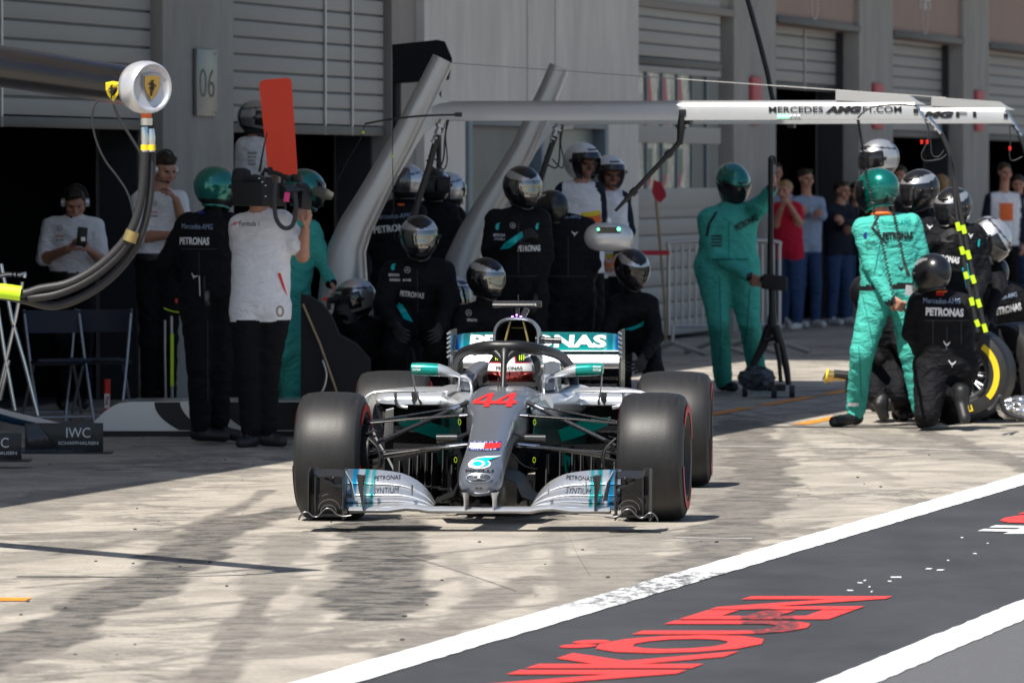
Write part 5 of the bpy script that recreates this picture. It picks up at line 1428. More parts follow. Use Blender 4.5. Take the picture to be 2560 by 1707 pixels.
def decal_on(objs, parent, shape, o, ax, up, ray, w, h, m, nm='lettering', lift=.003):
    bv = bvh_of(objs); org = ROOTM[root_of(parent).name].inverted() @ V(o)
    mb = decal(shape, bv, org, ax, up, ray, w=w, h=h, lift=lift, step=.06, maxd=1.2)
    if mb.f: return mb.build(nm, m, parent, smooth=False)
def gantry(label, D0, mast, x0, x1, ytop0, ybot0, full, group='overhead gantries of the pit box'):
    root = thing('gantry', label, 'gantry', W(mast[-1][0], mast[-1][1], D0) * 1.0, 0, group)
    ROOTM[root.name] = Matrix.Translation(root.location)
    # leaning mast: oval sections
    g = MB(); rows = []
    pts = [(W(x, y, D0), wd / (F / D0) / 2) for x, y, wd in mast]
    for i, (p, hw) in enumerate(pts):
        t = (pts[min(i + 1, len(pts) - 1)][0] - pts[max(i - 1, 0)][0]).normalized(); a = t.cross(V((0, 1, 0))).normalized()
        rows.append([p + a * hw * math.copysign(abs(math.cos(u)) ** .75, math.cos(u)) + V((0, 1, 0)) * (.07 + hw * .45) * math.copysign(abs(math.sin(u)) ** .75, math.sin(u)) for u in [2 * PI * k / 28 for k in range(29)]])
    g.grid(rows); g.add(rows[0][:-1], [tuple(range(28))])
    mo = g.build('mast', 'boom_paint', root, world=True, angle=60)
    # boom: runs out over the lane square to the building
    S = W(x0, (ytop0 + ybot0) / 2, D0); hh = (ybot0 - ytop0) / (F / D0) / 2
    q = S.x / 1; L = 0
    for _ in range(20):
        e = S + NRM * L; X = 1280 + F * e.x / e.y; L += (x1 - X) / F * e.y / NRM.x
    g = MB(); sec = [(-.07, -hh), (-.072, hh * .35), (-.058, hh * .72), (-.03, hh * .95), (.03, hh * .95), (.07, hh * .5), (.07, -hh)]
    B = Matrix((U, V((0, 0, 1)), NRM)).transposed()
    def pt(u, v, l): return S + U * u + V((0, 0, v)) + NRM * l
    ls = [-.05, 0, L * .2, L * .5, L * .8, L - .07, L]
    rows = []
    for l in ls:
        k = 1 - .05 * l / L; cut = (l > L - .05)
        rows.append([pt(u, v * k - (.0 if not cut else 0), l - (.06 if cut and v > 0 else 0)) for u, v in sec + [sec[0]]])
    g.grid(rows); g.add(rows[-1][:-1], [tuple(range(len(sec)))])
    bo = g.build('boom', 'boom_paint', root, world=True, angle=35)
    g = MB(); l0 = L - .60
    for a, b, c, d in ((l0, L - .05, hh * .9, hh * 1.9),):
        g.prism([(a, c), (a, d), (b - .06, d - .035), (b - .01, d - .07), (L, c - .03)], -.055, .055, 'y')
    M4 = Matrix.Translation(S) @ Matrix((NRM, U, V((0, 0, 1)))).transposed().to_4x4()
    g.v = [tuple(M4 @ V(v)) for v in g.v]; tf = g.build('tip_fairing', 'boom_paint', root, world=True)
    g = MB(); g.box(pt(-.075, -.01, L - .05), (.03, .012, .03), RZ); g.box(pt(0, -hh - .012, L * .52), (.05, .09, .03), RZ); g.build('bracket', 'black', root, world=True)
    # gusset where boom meets mast
    gx, gy, gs = mast[3][0] - 1005, mast[3][1] - 355, 45.4 / D0
    gp = [(1050, 222), (1090, 205), (1094, 232), (1104, 247), (1122, 254), (1140, 256), (1140, 303), (1112, 304), (1086, 313), (1062, 334), (1042, 362), (1026, 392), (996, 440), (970, 425), (1006, 330)]
    gp = [W(1005 + (x - 1005) * gs + gx, 355 + (y - 355) * gs + gy, D0) for x, y in gp]; n_ = len(gp); g = MB()
    g.add([tuple(q + V((0, -.066, 0))) for q in gp] + [tuple(q + V((0, .066, 0))) for q in gp], [tuple(range(n_)), tuple(range(2 * n_ - 1, n_ - 1, -1))] + [(i, i + n_, (i + 1) % n_ + n_, (i + 1) % n_) for i in range(n_)])
    g.build('gusset', 'boom_paint', root, world=True, angle=50)
    s = F / D0
    def lx(X): # length along the boom at column X
        l = 0
        for _ in range(20): e = S + NRM * l; l += (X - (1280 + F * e.x / e.y)) / F * e.y / NRM.x
        return l
    return root, bo, tf, pt, lx, L, hh
mast1 = [(1108, 148, 56), (1080, 205, 58), (1044, 275, 62), (1005, 355, 64), (966, 425, 68), (926, 500, 76), (890, 565, 86), (868, 620, 96), (860, 690, 118), (858, 780, 135), (856, 900, 140), (856, 1060, 150)]
g1, b1, f1, pt1, lx1, L1, hh1 = gantry('silver leaning gantry with long boom over the lane, the nearer of two, web address near its tip', 45.4, mast1, 1090, 2312, 252, 303, True)
mast2 = [(1398, 168, 52), (1375, 225, 54), (1345, 290, 58), (1308, 371, 60), (1268, 440, 64), (1226, 510, 70), (1184, 590, 82), (1160, 650, 92), (1150, 720, 110), (1146, 800, 125), (1146, 1030, 135)]
g2, b2, f2, pt2, lx2, L2, hh2 = gantry('silver leaning gantry standing behind the nearer one, its boom reaching the right edge', 49.0, mast2, 1385, 2535, 266, 312, True)
g1['label'] = 'nearer of two leaning silver gantries, its boom carrying green lamps'
g2['label'] = 'farther of two leaning silver gantries, boom tip at the right edge'
for (ro, bo, ptf, lxf, hh, X0, X1, Y) in ((g1, b1, pt1, lx1, hh1, 1927, 2258, 252), (g2, b2, pt2, lx2, hh2, 2215, 2470, 274)):
    l0, l1 = lxf(X0), lxf(X1); W_ = l1 - l0
    seg = (('MERCEDES', .0, .41, .012), ('AMG', .425, .70, .07), ('F1.COM' , .71, 1.0, .012)) if X0 < 2000 else (('DES', .0, .22, .012), ('AMG', .25, .68, .07), ('F1', .70, .90, .012))
    for t_, a, b, bd in seg:
        c = l0 + W_ * (a + b) / 2
        decal_on([bo], ro, text2d(t_, bold=bd, shear=.0 if bd < .05 else .25), ptf(-.2, hh * .02 if X0 < 2000 else 0, c), NRM, (0, 0, 1), U, W_ * (b - a), .040, 'black', lift=.004)
lp = MB(); lg = MB(); lw = MB(); l0 = lx1(1947); l1 = lx1(2008)
lp.box(pt1(-.073, -hh1 * .62, (l0 + l1) / 2), (l1 - l0, .006, .036), RZ); lpo = lp.build('lamp_panel', 'cap_silver', g1, world=True)
for k in range(6): (lg if k < 3 else lw).ball(pt1(-.079, -hh1 * .62, l0 + (l1 - l0) * (.12 + .155 * k)), .011, 10, 6)
lg.build('lamp', 'led_green', lpo, world=True); lw.build('lamp', 'led_white', lpo, world=True)
g = MB(); g.tube([W(1128, 158, 45.4), pt1(0, hh1 * 1.8, L1 - .5)], .0035, 6); g.build('stay_wire', 'shutter', g1, world=True)
g = MB(); g.tube([W(1418, 178, 49.0), pt2(0, hh2 * 1.8, L2 - .5)], .0035, 6); g.build('stay_wire', 'shutter', g2, world=True)
# long ballast foot of the near gantry
g = MB(); D = 44.45
def PX(X, Y, dd=0): return W(X, Y, D + dd)
prof = [(237, 1051), (262, 1028), (285, 1013), (300, 1007), (330, 1004), (905, 1001), (925, 1010), (930, 1077), (237, 1077)]
a = [PX(x, y) for x, y in prof]; n_ = len(a)
for i0, mi_ in ((0, 0),):
    g.add([tuple(q) for q in a] + [tuple(q + V((0, .75, 0))) for q in a], [tuple(range(n_)), tuple(range(2 * n_ - 1, n_ - 1, -1))] + [(i, i + n_, (i + 1) % n_ + n_, (i + 1) % n_) for i in range(n_)])
ft = g.build('foot', 'cap_silver', g1, world=True)
g = MB(); c = PX(585, 1090, .38); g.box((c.x, c.y, .036), (690 / (F / D), .72, .064)); g.build('plinth', 'black', g1, world=True)
def arcband(x0_, x1_):
    q = []; N_ = 10
    for i in range(N_ + 1): t = i / N_; q.append((x0_ + 62 * t ** 2.2, 1005 + 70 * t))
    r = []
    for i in range(N_ + 1): t = i / N_; r.append((x1_ + 62 * t ** 1.8, 1005 + 70 * t))
    return MB().grid([[PX(x, y, -.004) for x, y in q], [PX(x, y, -.004) for x, y in r]])
arcband(386, 450).build('stripe', 'black', ft, world=True, smooth=False); arcband(556, 900).build('stripe', 'black', ft, world=True, smooth=False)

def hang(name, label, cat, D, strands, m='hose', group=None, bands=(), bm_='hivis', fit=(), mats=None):
    p0 = W(strands[0][0][0][0], strands[0][0][0][1], D); r = thing(name, label, cat, p0, 0, group)
    for pts, rad in strands:
        g = MB(); g.tube(curve_pts(pw(pts, D), 36), rad, 10); g.build('hose' if rad > .008 else 'cable', m, r, world=True)
    for x, y, x2, y2, rad in bands:
        g = MB(); g.tube([W(x, y, D - .004), W(x2, y2, D - .004)], rad, 12); g.build('reflective_band', bm_, r, world=True)
    for x, y, x2, y2, rad, mm in fit:
        g = MB(); g.tube([W(x, y, D), W((x + x2) / 2, (y + y2) / 2, D), W(x2, y2, D)], [rad, rad * .8, rad], 12); g.tube([W(x + (x2 - x) * .3, y + (y2 - y) * .3, D), W(x + (x2 - x) * .5, y + (y2 - y) * .5, D)], rad * 1.35, 6); g.build('fitting', mm, r, world=True)
    return r
hang('air_hose', 'thick black air hose hanging beside the nearer mast with thin looped cables', 'hose', 45.1,
     [([(1108, 300), (1098, 330), (1085, 370), (1072, 420), (1052, 480), (1035, 540), (1022, 600)], .022), ([(1118, 300), (1112, 350), (1108, 400), (1092, 425), (1066, 400)], .006), ([(1122, 300), (1114, 340), (1118, 400), (1108, 424), (1090, 400), (1070, 390)], .005)],
     fit=((1107, 300, 1094, 336, .028, 'steel'), (1094, 336, 1082, 358, .02, 'steel')), group='air hoses hanging from the gantries')
hang('air_hose', 'thick black air hose hanging between the farther mast and the white helmets', 'hose', 48.7,
     [([(1398, 312), (1386, 345), (1372, 385), (1358, 430), (1346, 470), (1338, 520)], .022), ([(1404, 312), (1400, 350), (1398, 400), (1390, 420), (1368, 410), (1362, 390)], .006), ([(1408, 312), (1402, 360), (1410, 400), (1404, 420), (1380, 398)], .005)],
     fit=((1397, 312, 1386, 340, .028, 'steel'), (1386, 340, 1378, 358, .02, 'steel')), group='air hoses hanging from the gantries')
YB = [(2393, 556, 2398, 577), (2407, 563, 2412, 584), (2403, 617, 2408, 636), (2418, 626, 2424, 648), (2413, 680, 2418, 697), (2430, 688, 2436, 708), (2427, 744, 2432, 763), (2444, 748, 2450, 768), (2440, 800, 2446, 816), (2459, 810, 2465, 830)]
hang('air_hose', 'black air hose with yellow bands', 'hose', 44.3,
     [([(2350, 330), (2368, 370), (2382, 420), (2388, 500), (2396, 566), (2407, 630), (2417, 690), (2430, 755), (2445, 830)], .0135), ([(2352, 330), (2374, 380), (2386, 440), (2398, 510), (2410, 574), (2422, 638), (2435, 700), (2448, 760), (2466, 836)], .0135),
      ([(2312, 300), (2322, 330), (2316, 360), (2304, 385), (2312, 402), (2350, 398), (2366, 386)], .004), ([(2318, 300), (2326, 350), (2330, 386), (2346, 392), (2360, 376)], .004)],
     bands=[(a, b, c, d, .0165) for a, b, c, d in YB], fit=((2318, 294, 2334, 312, .020, 'chrome'), (2334, 312, 2352, 334, .016, 'chrome'), (2305, 350, 2304, 360, .010, 'red'), (2318, 350, 2318, 360, .010, 'red')))['label'] = 'black air hose with yellow bands dropping to the wheels from the nearer boom tip'
hang('air_hose', 'short black hose and cable at the tip of the farther boom, right edge', 'hose', 48.0,
     [([(2548, 338), (2562, 370), (2572, 420), (2580, 500)], .018), ([(2524, 312), (2526, 350), (2524, 390), (2532, 402), (2556, 392)], .004)], fit=((2532, 308, 2542, 322, .020, 'chrome'), (2542, 322, 2554, 340, .016, 'chrome'), (2525, 366, 2525, 376, .010, 'red')), group='air hoses hanging from the gantries')
def coil(label, D, pts, rad=.010, turns=60):
    r = thing('coiled_cable', label, 'cable', W(pts[0][0], pts[0][1], D), 0, 'coiled cables above the teal mechanic'); c = curve_pts(pw(pts, D), 260); out = []
    for i, p in enumerate(c):
        a = 2 * PI * turns * i / len(c); out.append(p + V((math.cos(a), math.sin(a), 0)) * rad)
    g = MB(); g.tube(out, .0045, 5); g.build('cable', 'hose', r, world=True); return r
coil('coiled black cable running from the boom down past the green helmet to the hand', 44.9, [(2144, 292), (2150, 330), (2158, 380), (2166, 440), (2180, 500), (2194, 570), (2208, 620), (2222, 690), (2238, 760)])
coil('shorter coiled black cable hanging over the printed back of the teal overalls', 45.5, [(2228, 490), (2236, 540), (2248, 600), (2262, 660), (2272, 690)], turns=34)
r = thing('feed_rod', 'slim black rod with cable bowed off the nearer boom tip', 'rod', W(2280, 262, 44.5)); g = MB(); g.tube(curve_pts(pw([(2292, 264), (2240, 262), (2190, 266), (2160, 280), (2144, 296)], 44.5), 20), .006, 8); g.build('rod', 'black', r, world=True)
r = thing('feed_rod', 'slim black rod reaching left from the root of the nearer boom', 'rod', W(1150, 288, 45.0)); g = MB(); g.tube(curve_pts(pw([(1150, 287), (1060, 290), (980, 298), (912, 310)], 45.0), 20), .007, 8); g.box(W(1146, 287, 45), (.05, .03, .03)); g.build('rod', 'black', r, world=True)
g = MB(); g.tube(curve_pts(pw([(912, 310), (900, 350), (870, 400), (845, 450)], 45), 12), .003, 5); g.tube(curve_pts(pw([(982, 300), (981, 390), (983, 480), (986, 600)], 45), 12), .003, 5); g.build('cable', 'black', r, world=True)
g = MB(); g.tube([W(909, 328, 45), W(906, 334, 45)], .008, 8); g.tube([W(981, 388, 45), W(981, 394, 45)], .008, 8); g.build('marker', 'hivis', r, world=True)
# hanging traffic light pod on its arm
r = thing('signal_pod', 'brushed silver oval signal pod hanging on a jointed black arm', 'signal', W(1522, 594, 44.9))
g = MB(); D = 44.95; g.box(W(1706, 282, D), (.05, .06, .05), bev=.01); g.tube(pw([(1705, 280), (1703, 320), (1699, 362)], D), [.022, .028, .02], 12); g.tube(pw([(1690, 318), (1716, 318)], D), .012, 8)
g.tube(pw([(1699, 355), (1688, 368), (1630, 430), (1572, 492), (1538, 528)], D), [.020, .018, .017, .016, .010], 12)
for X, Y in ((1672, 385), (1584, 480)): g.tube([W(X + 6, Y - 6, D), W(X - 6, Y + 6, D)], .026, 12)
g.build('arm', 'black', r, world=True)
g = MB(); c = W(1522, 594, D); 
rows = []
for i in range(17):
    a = PI * i / 16; z = -math.cos(a); rr = math.sin(a) ** .62
    rows.append([c + V((.168 * rr * math.cos(u), .10 * rr * math.sin(u), .102 * z * (1 if z > 0 else .92))) for u in [2 * PI * k / 40 for k in range(41)]])
g.grid(rows); g.tube(pw([(1522, 558), (1522, 545)], D), [.02, .016], 12); pod = g.build('pod', 'cap_silver', r, world=True, angle=60)
g = MB(); g.grid([[c + V((x, -.098 + abs(x) * .12, z)) for x in (-.078, -.04, 0, .04, .078)] for z in (.072, .052, .03)], thick=.004); g.build('lamp_panel', 'glass_dark', r, world=True)
g = MB(); g.ball(c + V((-.072, -.096, .056)), .008, 8, 6); g.ball(c + V((.066, -.096, .058)), .012, 8, 6); g.build('lamp', 'led_green', r, world=True)
r = thing('camera_pole', 'thick black pole slanting down from above behind the boom lettering', 'pole', W(1925, 300, 52)); g = MB(); g.tube(pw([(1852, -60), (1875, 20), (1900, 110), (1918, 180), (1932, 250), (1938, 300)], 52.0), .02, 10); g.build('tube', 'black', r, world=True); g = MB(); g.box(W(1952, 296, 52), (.07, .06, .06), bev=.01); g.build('bracket', 'black', r, world=True)
# rear-view screen on a pole behind the masts
r = thing('monitor', 'black flat screen on a tall pole behind the top of the nearer mast', 'screen', (W(992, 400, 50.5).x, 50.5, 0))
D = 50.5; a = pw([(980, 112), (1094, 100), (1112, 104), (1130, 145), (1130, 160), (1122, 200), (982, 210)], D)
g = MB(); n_ = len(a); g.add([tuple(q) for q in a] + [tuple(q + V((0, .06, 0))) for q in a], [tuple(range(n_)), tuple(range(2 * n_ - 1, n_ - 1, -1))] + [(i, i + n_, (i + 1) % n_ + n_, (i + 1) % n_) for i in range(n_)]); g.build('screen', 'void', r, world=True, smooth=False)
g = MB(); p = W(992, 160, 50.6); g.tube([(p.x, p.y, 0), (p.x, p.y, p.z)], .035, 12); g.tube([(p.x + .32, p.y, 0), (p.x + .32, p.y, p.z)], .02, 10); g.build('pole', 'black', r, world=True)
# red sign board
r = thing('signal_board', 'bright red-orange signal board on a pole held up above the broadcast camera', 'board', W(700, 440, 44.3))
D = 44.3; ol = [(660, 200), (716, 195), (724, 197), (729, 204), (744, 430), (741, 438), (733, 440), (676, 430), (669, 424), (648, 214), (651, 204)]
a = pw(ol, D); n_ = len(a); g = MB(); g.add([tuple(q) for q in a] + [tuple(q + V((0, .012, 0))) for q in a], [tuple(range(n_)), tuple(range(2 * n_ - 1, n_ - 1, -1))] + [(i, i + n_, (i + 1) % n_ + n_, (i + 1) % n_) for i in range(n_)]); g.build('board', 'board_red', r, world=True, smooth=False)
g = MB(); g.tube(pw([(706, 430), (712, 520), (716, 600)], D + .02), .012, 8); g.build('pole', 'black', r, world=True)
# ---------------------------------------------------------------- the neighbour team's boom in the foreground
DB = 28.1
r = thing('gantry_boom', 'dark glossy boom with a silver end cap and yellow shield reaching in from the left', 'gantry', W(380, 218, DB))
mat('boom_dark', (.008, .007, .008), .22, .0, spec=.35, coat=.12, var=.3, vscale=3)
cpos = W(372, 222, DB); far = W(-700, 60, DB + 2.6); ax_ = (far - cpos).normalized()
g = MB(); g.tube([cpos + ax_ * .02, cpos + ax_ * .5, cpos + ax_ * 1.2, far], [.082, .086, .092, .10], 40); bt = g.build('tube', 'boom_dark', r, world=True)
g = MB(); Mx = Matrix.Translation(cpos) @ ax_.to_track_quat('X', 'Z').to_matrix().to_4x4()
for a0, a1, mm in ((-1.28, -1.12, 0),):
    pass
Mc = Matrix.Translation(W(352, 218, DB)) @ (V((-.62, .76, .05)).normalized()).to_track_quat('X', 'Z').to_matrix().to_4x4()
g.lathe([(-.070, 0), (-.070, .078), (-.074, .088), (-.082, .092), (-.084, .100), (-.075, .107), (-.05, .112), (-.01, .111), (.02, .104), (.03, .088)], Mc, 48); cp = g.build('end_cap', 'cap_silver', r, world=True, angle=45)
g = MB(); pr = []
for i in range(20):
    t = i / 19; p = cpos + ax_ * (.12 + 1.7 * t); pr.append([p + V((0, -.05, -.066)) * 1.02, p + V((0, -.03, -.081)) * 1.02])
g.grid(pr, thick=.003); g.build('red_stripe', 'red', r, world=True)
shield = poly2d([(-.42, .5), (0, .56), (.42, .5), (.42, .1), (.30, -.22), (0, -.55), (-.30, -.22), (-.42, .1)])
horse = poly2d([(-.12, -.42), (-.02, -.40), (.0, -.2), (.10, -.05), (.05, .1), (.14, .2), (.02, .25), (.08, .40), (-.04, .38), (-.14, .26), (-.10, .05), (-.22, .0), (-.12, -.08), (-.10, -.2)], [(-.22, .12), (-.12, .16), (-.12, .22), (-.24, .2)], [(.10, -.02), (.22, .08), (.16, .2), (.12, .05)])
fv = V((0, 1, 0))
for sh_, m_i, k, lf in ((shield, 'yellow', .076, .004), (horse, 'black', .07, .007)): decal_on([bt], r, sh_, W(281, 228, DB) - V((0, .2, 0)), (1, 0, 0), (0, 0, 1), (0, 1, 0), None, k * .98, m_i, 'emblem', lf)
nx = (Mc.to_3x3() @ V((1, 0, 0))); sd = V((0, 0, 1)).cross(nx).normalized() * -1; c0 = Mc @ V((-.10, 0, 0))
if sd.x < 0: sd = -sd
for sh_, m_i, k, lf in ((shield, 'steel', .112, .004), (shield, 'gold', .094, .007), (horse, 'black', .085, .010)): decal_on([cp], r, sh_, c0 - nx * .1, sd, (0, 0, 1), nx, None, k, m_i, 'emblem', lf)
g = MB(); c = W(366, 296, DB); g.tube([c + V((0, 0, .03)), c], .022, 14); g.build('swivel_ring', 'orange', r, world=True)
g = MB(); g.tube([c, c + V((0, 0, -.03))], .026, 12); g.tube(pw([(360, 318), (362, 340), (362, 380)], DB), [.014, .018, .015], 10); g.tube(pw([(378, 322), (379, 345), (379, 380)], DB), [.012, .016, .013], 10); g.build('coupling', 'chrome', r, world=True)
r = thing('air_hose', 'heavy black hose bundle looping from the end cap to a yellow sleeve', 'hose', W(362, 380, DB))
h1 = [(362, 380), (360, 430), (352, 500), (335, 560), (300, 615), (240, 670), (170, 708), (100, 722), (50, 735), (-40, 728), (-200, 700)]
h2 = [(380, 380), (378, 440), (372, 510), (355, 580), (325, 640), (270, 700), (200, 745), (130, 765), (60, 750), (-10, 738), (-200, 720)]
g = MB(); g.tube(curve_pts(pw(h1, DB), 60), .018, 14); g.build('hose', 'hose', r, world=True)
g = MB(); g.tube(curve_pts(pw(h2, DB + .03), 60), [.014] * 20 + [.022] * 20 + [.03] * 21 if False else .017, 14); g.build('hose', 'hose', r, world=True)
g = MB(); g.tube(curve_pts(pw([(330, 590), (290, 645), (220, 700), (140, 735), (70, 745)], DB + .01), 30), .024, 14, flat=.8); g.build('hose', 'hose', r, world=True)
g = MB(); g.tube(curve_pts(pw([(52, 734), (10, 728), (-60, 722), (-200, 705)], DB - .01), 12), .032, 14); g.build('sleeve', 'hivis', r, world=True)
g = MB(); g.tube(pw([(332, 578), (322, 604)], DB - .005), .030, 12); g.build('band', 'brass', r, world=True)
g = MB()
for x in (362, 379): g.tube(pw([(x, 362), (x, 376)], DB), .0175, 12)
g.build('band', 'yellow', r, world=True)
g = MB(); g.tube(curve_pts(pw([(246, 250), (235, 268), (231, 300), (240, 350), (262, 400), (292, 440), (318, 480), (334, 530), (338, 560)], DB), 40), .0045, 8); g.tube(curve_pts(pw([(283, 262), (300, 300), (322, 335), (350, 380), (358, 400)], DB), 16), .006, 8); g.build('cable', 'hose', r, world=True)
# ---------------------------------------------------------------- broadcast camera
r = thing('broadcast_camera', 'black shoulder broadcast camera with furry microphone and pink tag', 'camera', W(660, 480, 42.3))
D = 42.3; g = MB()
g.box(W(648, 486, D), (.235, .30, .15), (0, .02, -.5), bev=.02); g.box(W(603, 446, D), (.09, .13, .13), (0, .1, -.5), bev=.03); g.box(W(616, 490, D), (.13, .12, .12), (0, 0, -.5), bev=.02); g.build('body', 'matte_black', r, world=True)
g = MB(); g.tube(pw([(655, 440), (662, 425), (700, 436), (724, 452)], D), .014, 8); g.box(W(676, 428, D), (.03, .05, .05)); g.box(W(640, 452, D), (.06, .05, .045), (0, .1, -.4), bev=.01); g.build('handle', 'matte_black', r, world=True)
g = MB(); a = W(700, 480, D); b = W(758, 478, D + .28); g.tube([a, a.lerp(b, .5), b], [.045, .04, .055], 20); g.box(W(762, 500, D + .12), (.08, .07, .12), (0, .1, .5), bev=.015); g.box(W(742, 446, D + .05), (.07, .06, .05), (0, .1, -.4), bev=.012); g.build('lens', 'black', r, world=True)
g = MB(); g.tube(pw([(782, 474), (795, 478), (815, 486), (832, 492)], D + .1), [.022, .034, .036, .024], 14); g.build('microphone', 'fur', r, world=True)
g = MB(); g.tube(pw([(740, 462), (775, 474)], D + .06), .010, 8); g.build('microphone_mount', 'black', r, world=True); g = MB(); g.tube(pw([(649, 430), (654, 400), (660, 365), (668, 332)], D), [.010, .007, .005, .004], 8); g.build('antenna', 'black', r, world=True)
g = MB(); g.box(W(717, 493, D - .17), (.035, .004, .06), (0, .15, 0)); g.build('tag', 'pink', r, world=True, smooth=False)
g = MB()
g.tube(curve_pts(pw([(690, 440), (686, 490), (690, 545), (710, 570), (732, 562), (740, 520), (736, 480)], D - .16), 30), .014, 6, flat=.4); g.build('strap', 'shutter_rail', r, world=True)
g = MB()
for i in range(7): g.box(W(648 + (i % 3) * 8, 446 + i * 9, D - .165), (.012, .004, .006))
g.build('button', 'white_print', r, world=True, smooth=False)
r = thing('key_ring', 'orange and brown carabiner hanging from the camera operator belt', 'carabiner', W(700, 772, 42.4)); g = MB(); g.tube([W(700 + 8 * math.cos(a), 778 + 12 * math.sin(a), 42.4) for a in [2 * PI * i / 16 for i in range(17)]], .006, 8); g.build('ring', 'wood', r, world=True)
r = thing('radio_set', 'black radio with whip antenna clipped to the black overalls of the left mechanic', 'radio', W(517, 740, 43.0)); g = MB(); g.box(W(518, 746, 43.05), (.035, .03, .10), bev=.006); g.tube(pw([(511, 735), (511, 690)], 43.05), .005, 8); g.build('body', 'carbon', r, world=True)
g = MB(); g.tube(pw([(498, 690), (500, 740)], 43.1), .003, 6); g.build('cable', 'white_print', r, world=True)
# phone, headsets
r = thing('phone', 'dark phone held in both hands by the bearded engineer', 'phone', W(207, 590, 48.7)); g = MB(); g.box(W(205, 592, 48.64), (.075, .012, .14), (0, .1, 0), bev=.006); g.build('body', 'black', r, world=True); g = MB(); g.box(W(208, 598, 48.63), (.03, .006, .03)); g.build('lens', 'cap_silver', r, world=True)
for k, fx in (('engineer_phone', (.08, -.85, -.45)), ('engineer_chin', (.55, -.7, -.25))):
    root, bo, jj, D_, b_ = PEOPLE[k] if k in globals().get('PEOPLE', {}) else (None,) * 5
# ---------------------------------------------------------------- wheeled jack
r = thing('wheeled_jack', 'tall black quick jack on small wheels held by the stocky teal mechanic', 'jack', (W(1925, 960, 52.5).x, 52.5, 0))
D = 52.5; g = MB(); g.tube(pw([(1927, 396), (1927, 520), (1926, 640), (1926, 690)], D), [.022, .022, .024, .028], 12); g.tube(curve_pts(pw([(1922, 402), (1926, 392), (1936, 394), (1937, 412)], D), 8), .008, 8); g.build('pole', 'black', r, world=True)
g = MB(); g.box(W(1936, 706, D), (.20, .10, .12), (0, .1, 0), bev=.02); g.box(W(1912, 700, D), (.08, .05, .05), (0, .3, 0), bev=.01); g.box(W(1956, 704, D), (.05, .08, .09), bev=.01); g.build('grip', 'matte_black', r, world=True)
g = MB(); g.tube(pw([(1930, 720), (1931, 780), (1930, 830)], D), [.028, .03, .05], 12); g.tube(pw([(1926, 815), (1905, 870), (1886, 905), (1872, 960)], D), [.045, .035, .03, .022], 10); g.tube(pw([(1936, 815), (1955, 870), (1966, 920), (1972, 962)], D - .1), [.045, .032, .028, .022], 10); g.tube(pw([(1912, 850), (1940, 846), (1958, 870)], D - .05), .018, 8); g.tube(pw([(1940, 858), (1948, 900), (1952, 955)], D - .3), [.02, .018, .016], 8); g.box(W(1940, 968, D - .1), (.14, .3, .05)); g.build('frame', 'black', r, world=True)
for X, Y, dd in ((1862, 968, .05), (1980, 964, -.2), (1935, 972, -.35)):
    g = MB(); c = W(X, Y, D + dd); c.z = .05; g.lathe([(-.02, 0), (-.02, .05), (.02, .05), (.02, 0)], Matrix.Translation(c), 20); g.build('wheel', 'rubber', r, world=True)
r = thing('plastic_bag', 'crumpled clear plastic sheet lying at the foot of the jack', 'bag', (W(1890, 950, 52.0).x, 52.0, 0))
g = MB(); g.ball(W(1893, 945, 51.95), (.14, .1, .09), 22, 14); random.seed(7); g.v = [tuple(V(v) + V((random.uniform(-.02, .02), random.uniform(-.02, .02), random.uniform(-.018, .018)))) for v in g.v]; g.build('sheet', 'glass_panel', r, world=True, angle=20)
# ---------------------------------------------------------------- spare wheels, gun, foil
SW = 'spare wheels of the waiting crew'
a = W(2418, 930, 47.0); wl = make_wheel('wheel', .38, ('loose wheel with yellow band, painted lettering and spoked rim, standing behind the kneeling mechanic', 'wheel', None), (a.x, 47.0, .345), R(76), 'tyre_yellow', .335, False, True, 'PIRELLI')
wl['label'] = 'loose wheel with a yellow band and spoked rim beside the kneeling mechanic'
a = W(2552, 902, 47.7); wl = make_wheel('wheel', .40, ('loose wheel without coloured band at the right edge behind the yellow banded one', 'wheel', None), (a.x, 47.7, .36), R(38), None, .335, False)
r = thing('wheel_gun', 'wheel gun with a yellow ringed socket lying on the ground behind the teal mechanic', 'wheel gun', W(2072, 940, 48.4))
D = 48.4; g = MB(); g.tube(pw([(2066, 940), (2084, 942), (2086, 942), (2112, 945)], D), [.048, .042, .026, .022], 18); g.build('socket', 'brass', r, world=True); g = MB(); g.tube(pw([(2063, 939), (2068, 940)], D), .052, 20); g.build('ring', 'tyre_yellow', r, world=True); g = MB(); g.tube(pw([(2084, 936), (2130, 940)], D), .035, 12); g.box(W(2122, 965, D), (.05, .06, .1)); g.build('body', 'black', r, world=True)
g = MB(); g.tube(pw([(2061, 938), (2063, 939)], D - .002), .038, 16); g.build('socket_mouth', 'void', r, world=True)
r = thing('foil_cover', 'crumpled silver foil cover on the ground at the right edge', 'cover', (W(2540, 1020, 46.6).x, 46.6, 0))
g = MB(); g.ball(W(2552, 1022, 46.4), (.17, .14, .085), 26, 16); random.seed(3); g.v = [tuple(V(v) + V((random.uniform(-.014, .014), random.uniform(-.014, .014), random.uniform(-.014, .014)))) for v in g.v]; g.build('foil', 'foil', r, world=True, angle=15)
r = thing('ground_hose', 'black hose snaking over the ground beside the foil cover', 'hose', (W(2500, 1030, 46.3).x, 46.3, .03)); g = MB(); g.tube(curve_pts([W(x, y, 46.2) for x, y in ((2560, 1046), (2520, 1034), (2506, 1012), (2500, 990), (2480, 1020), (2440, 1040), (2400, 1044))], 40), .018, 10); g.build('hose', 'hose', r, world=True)
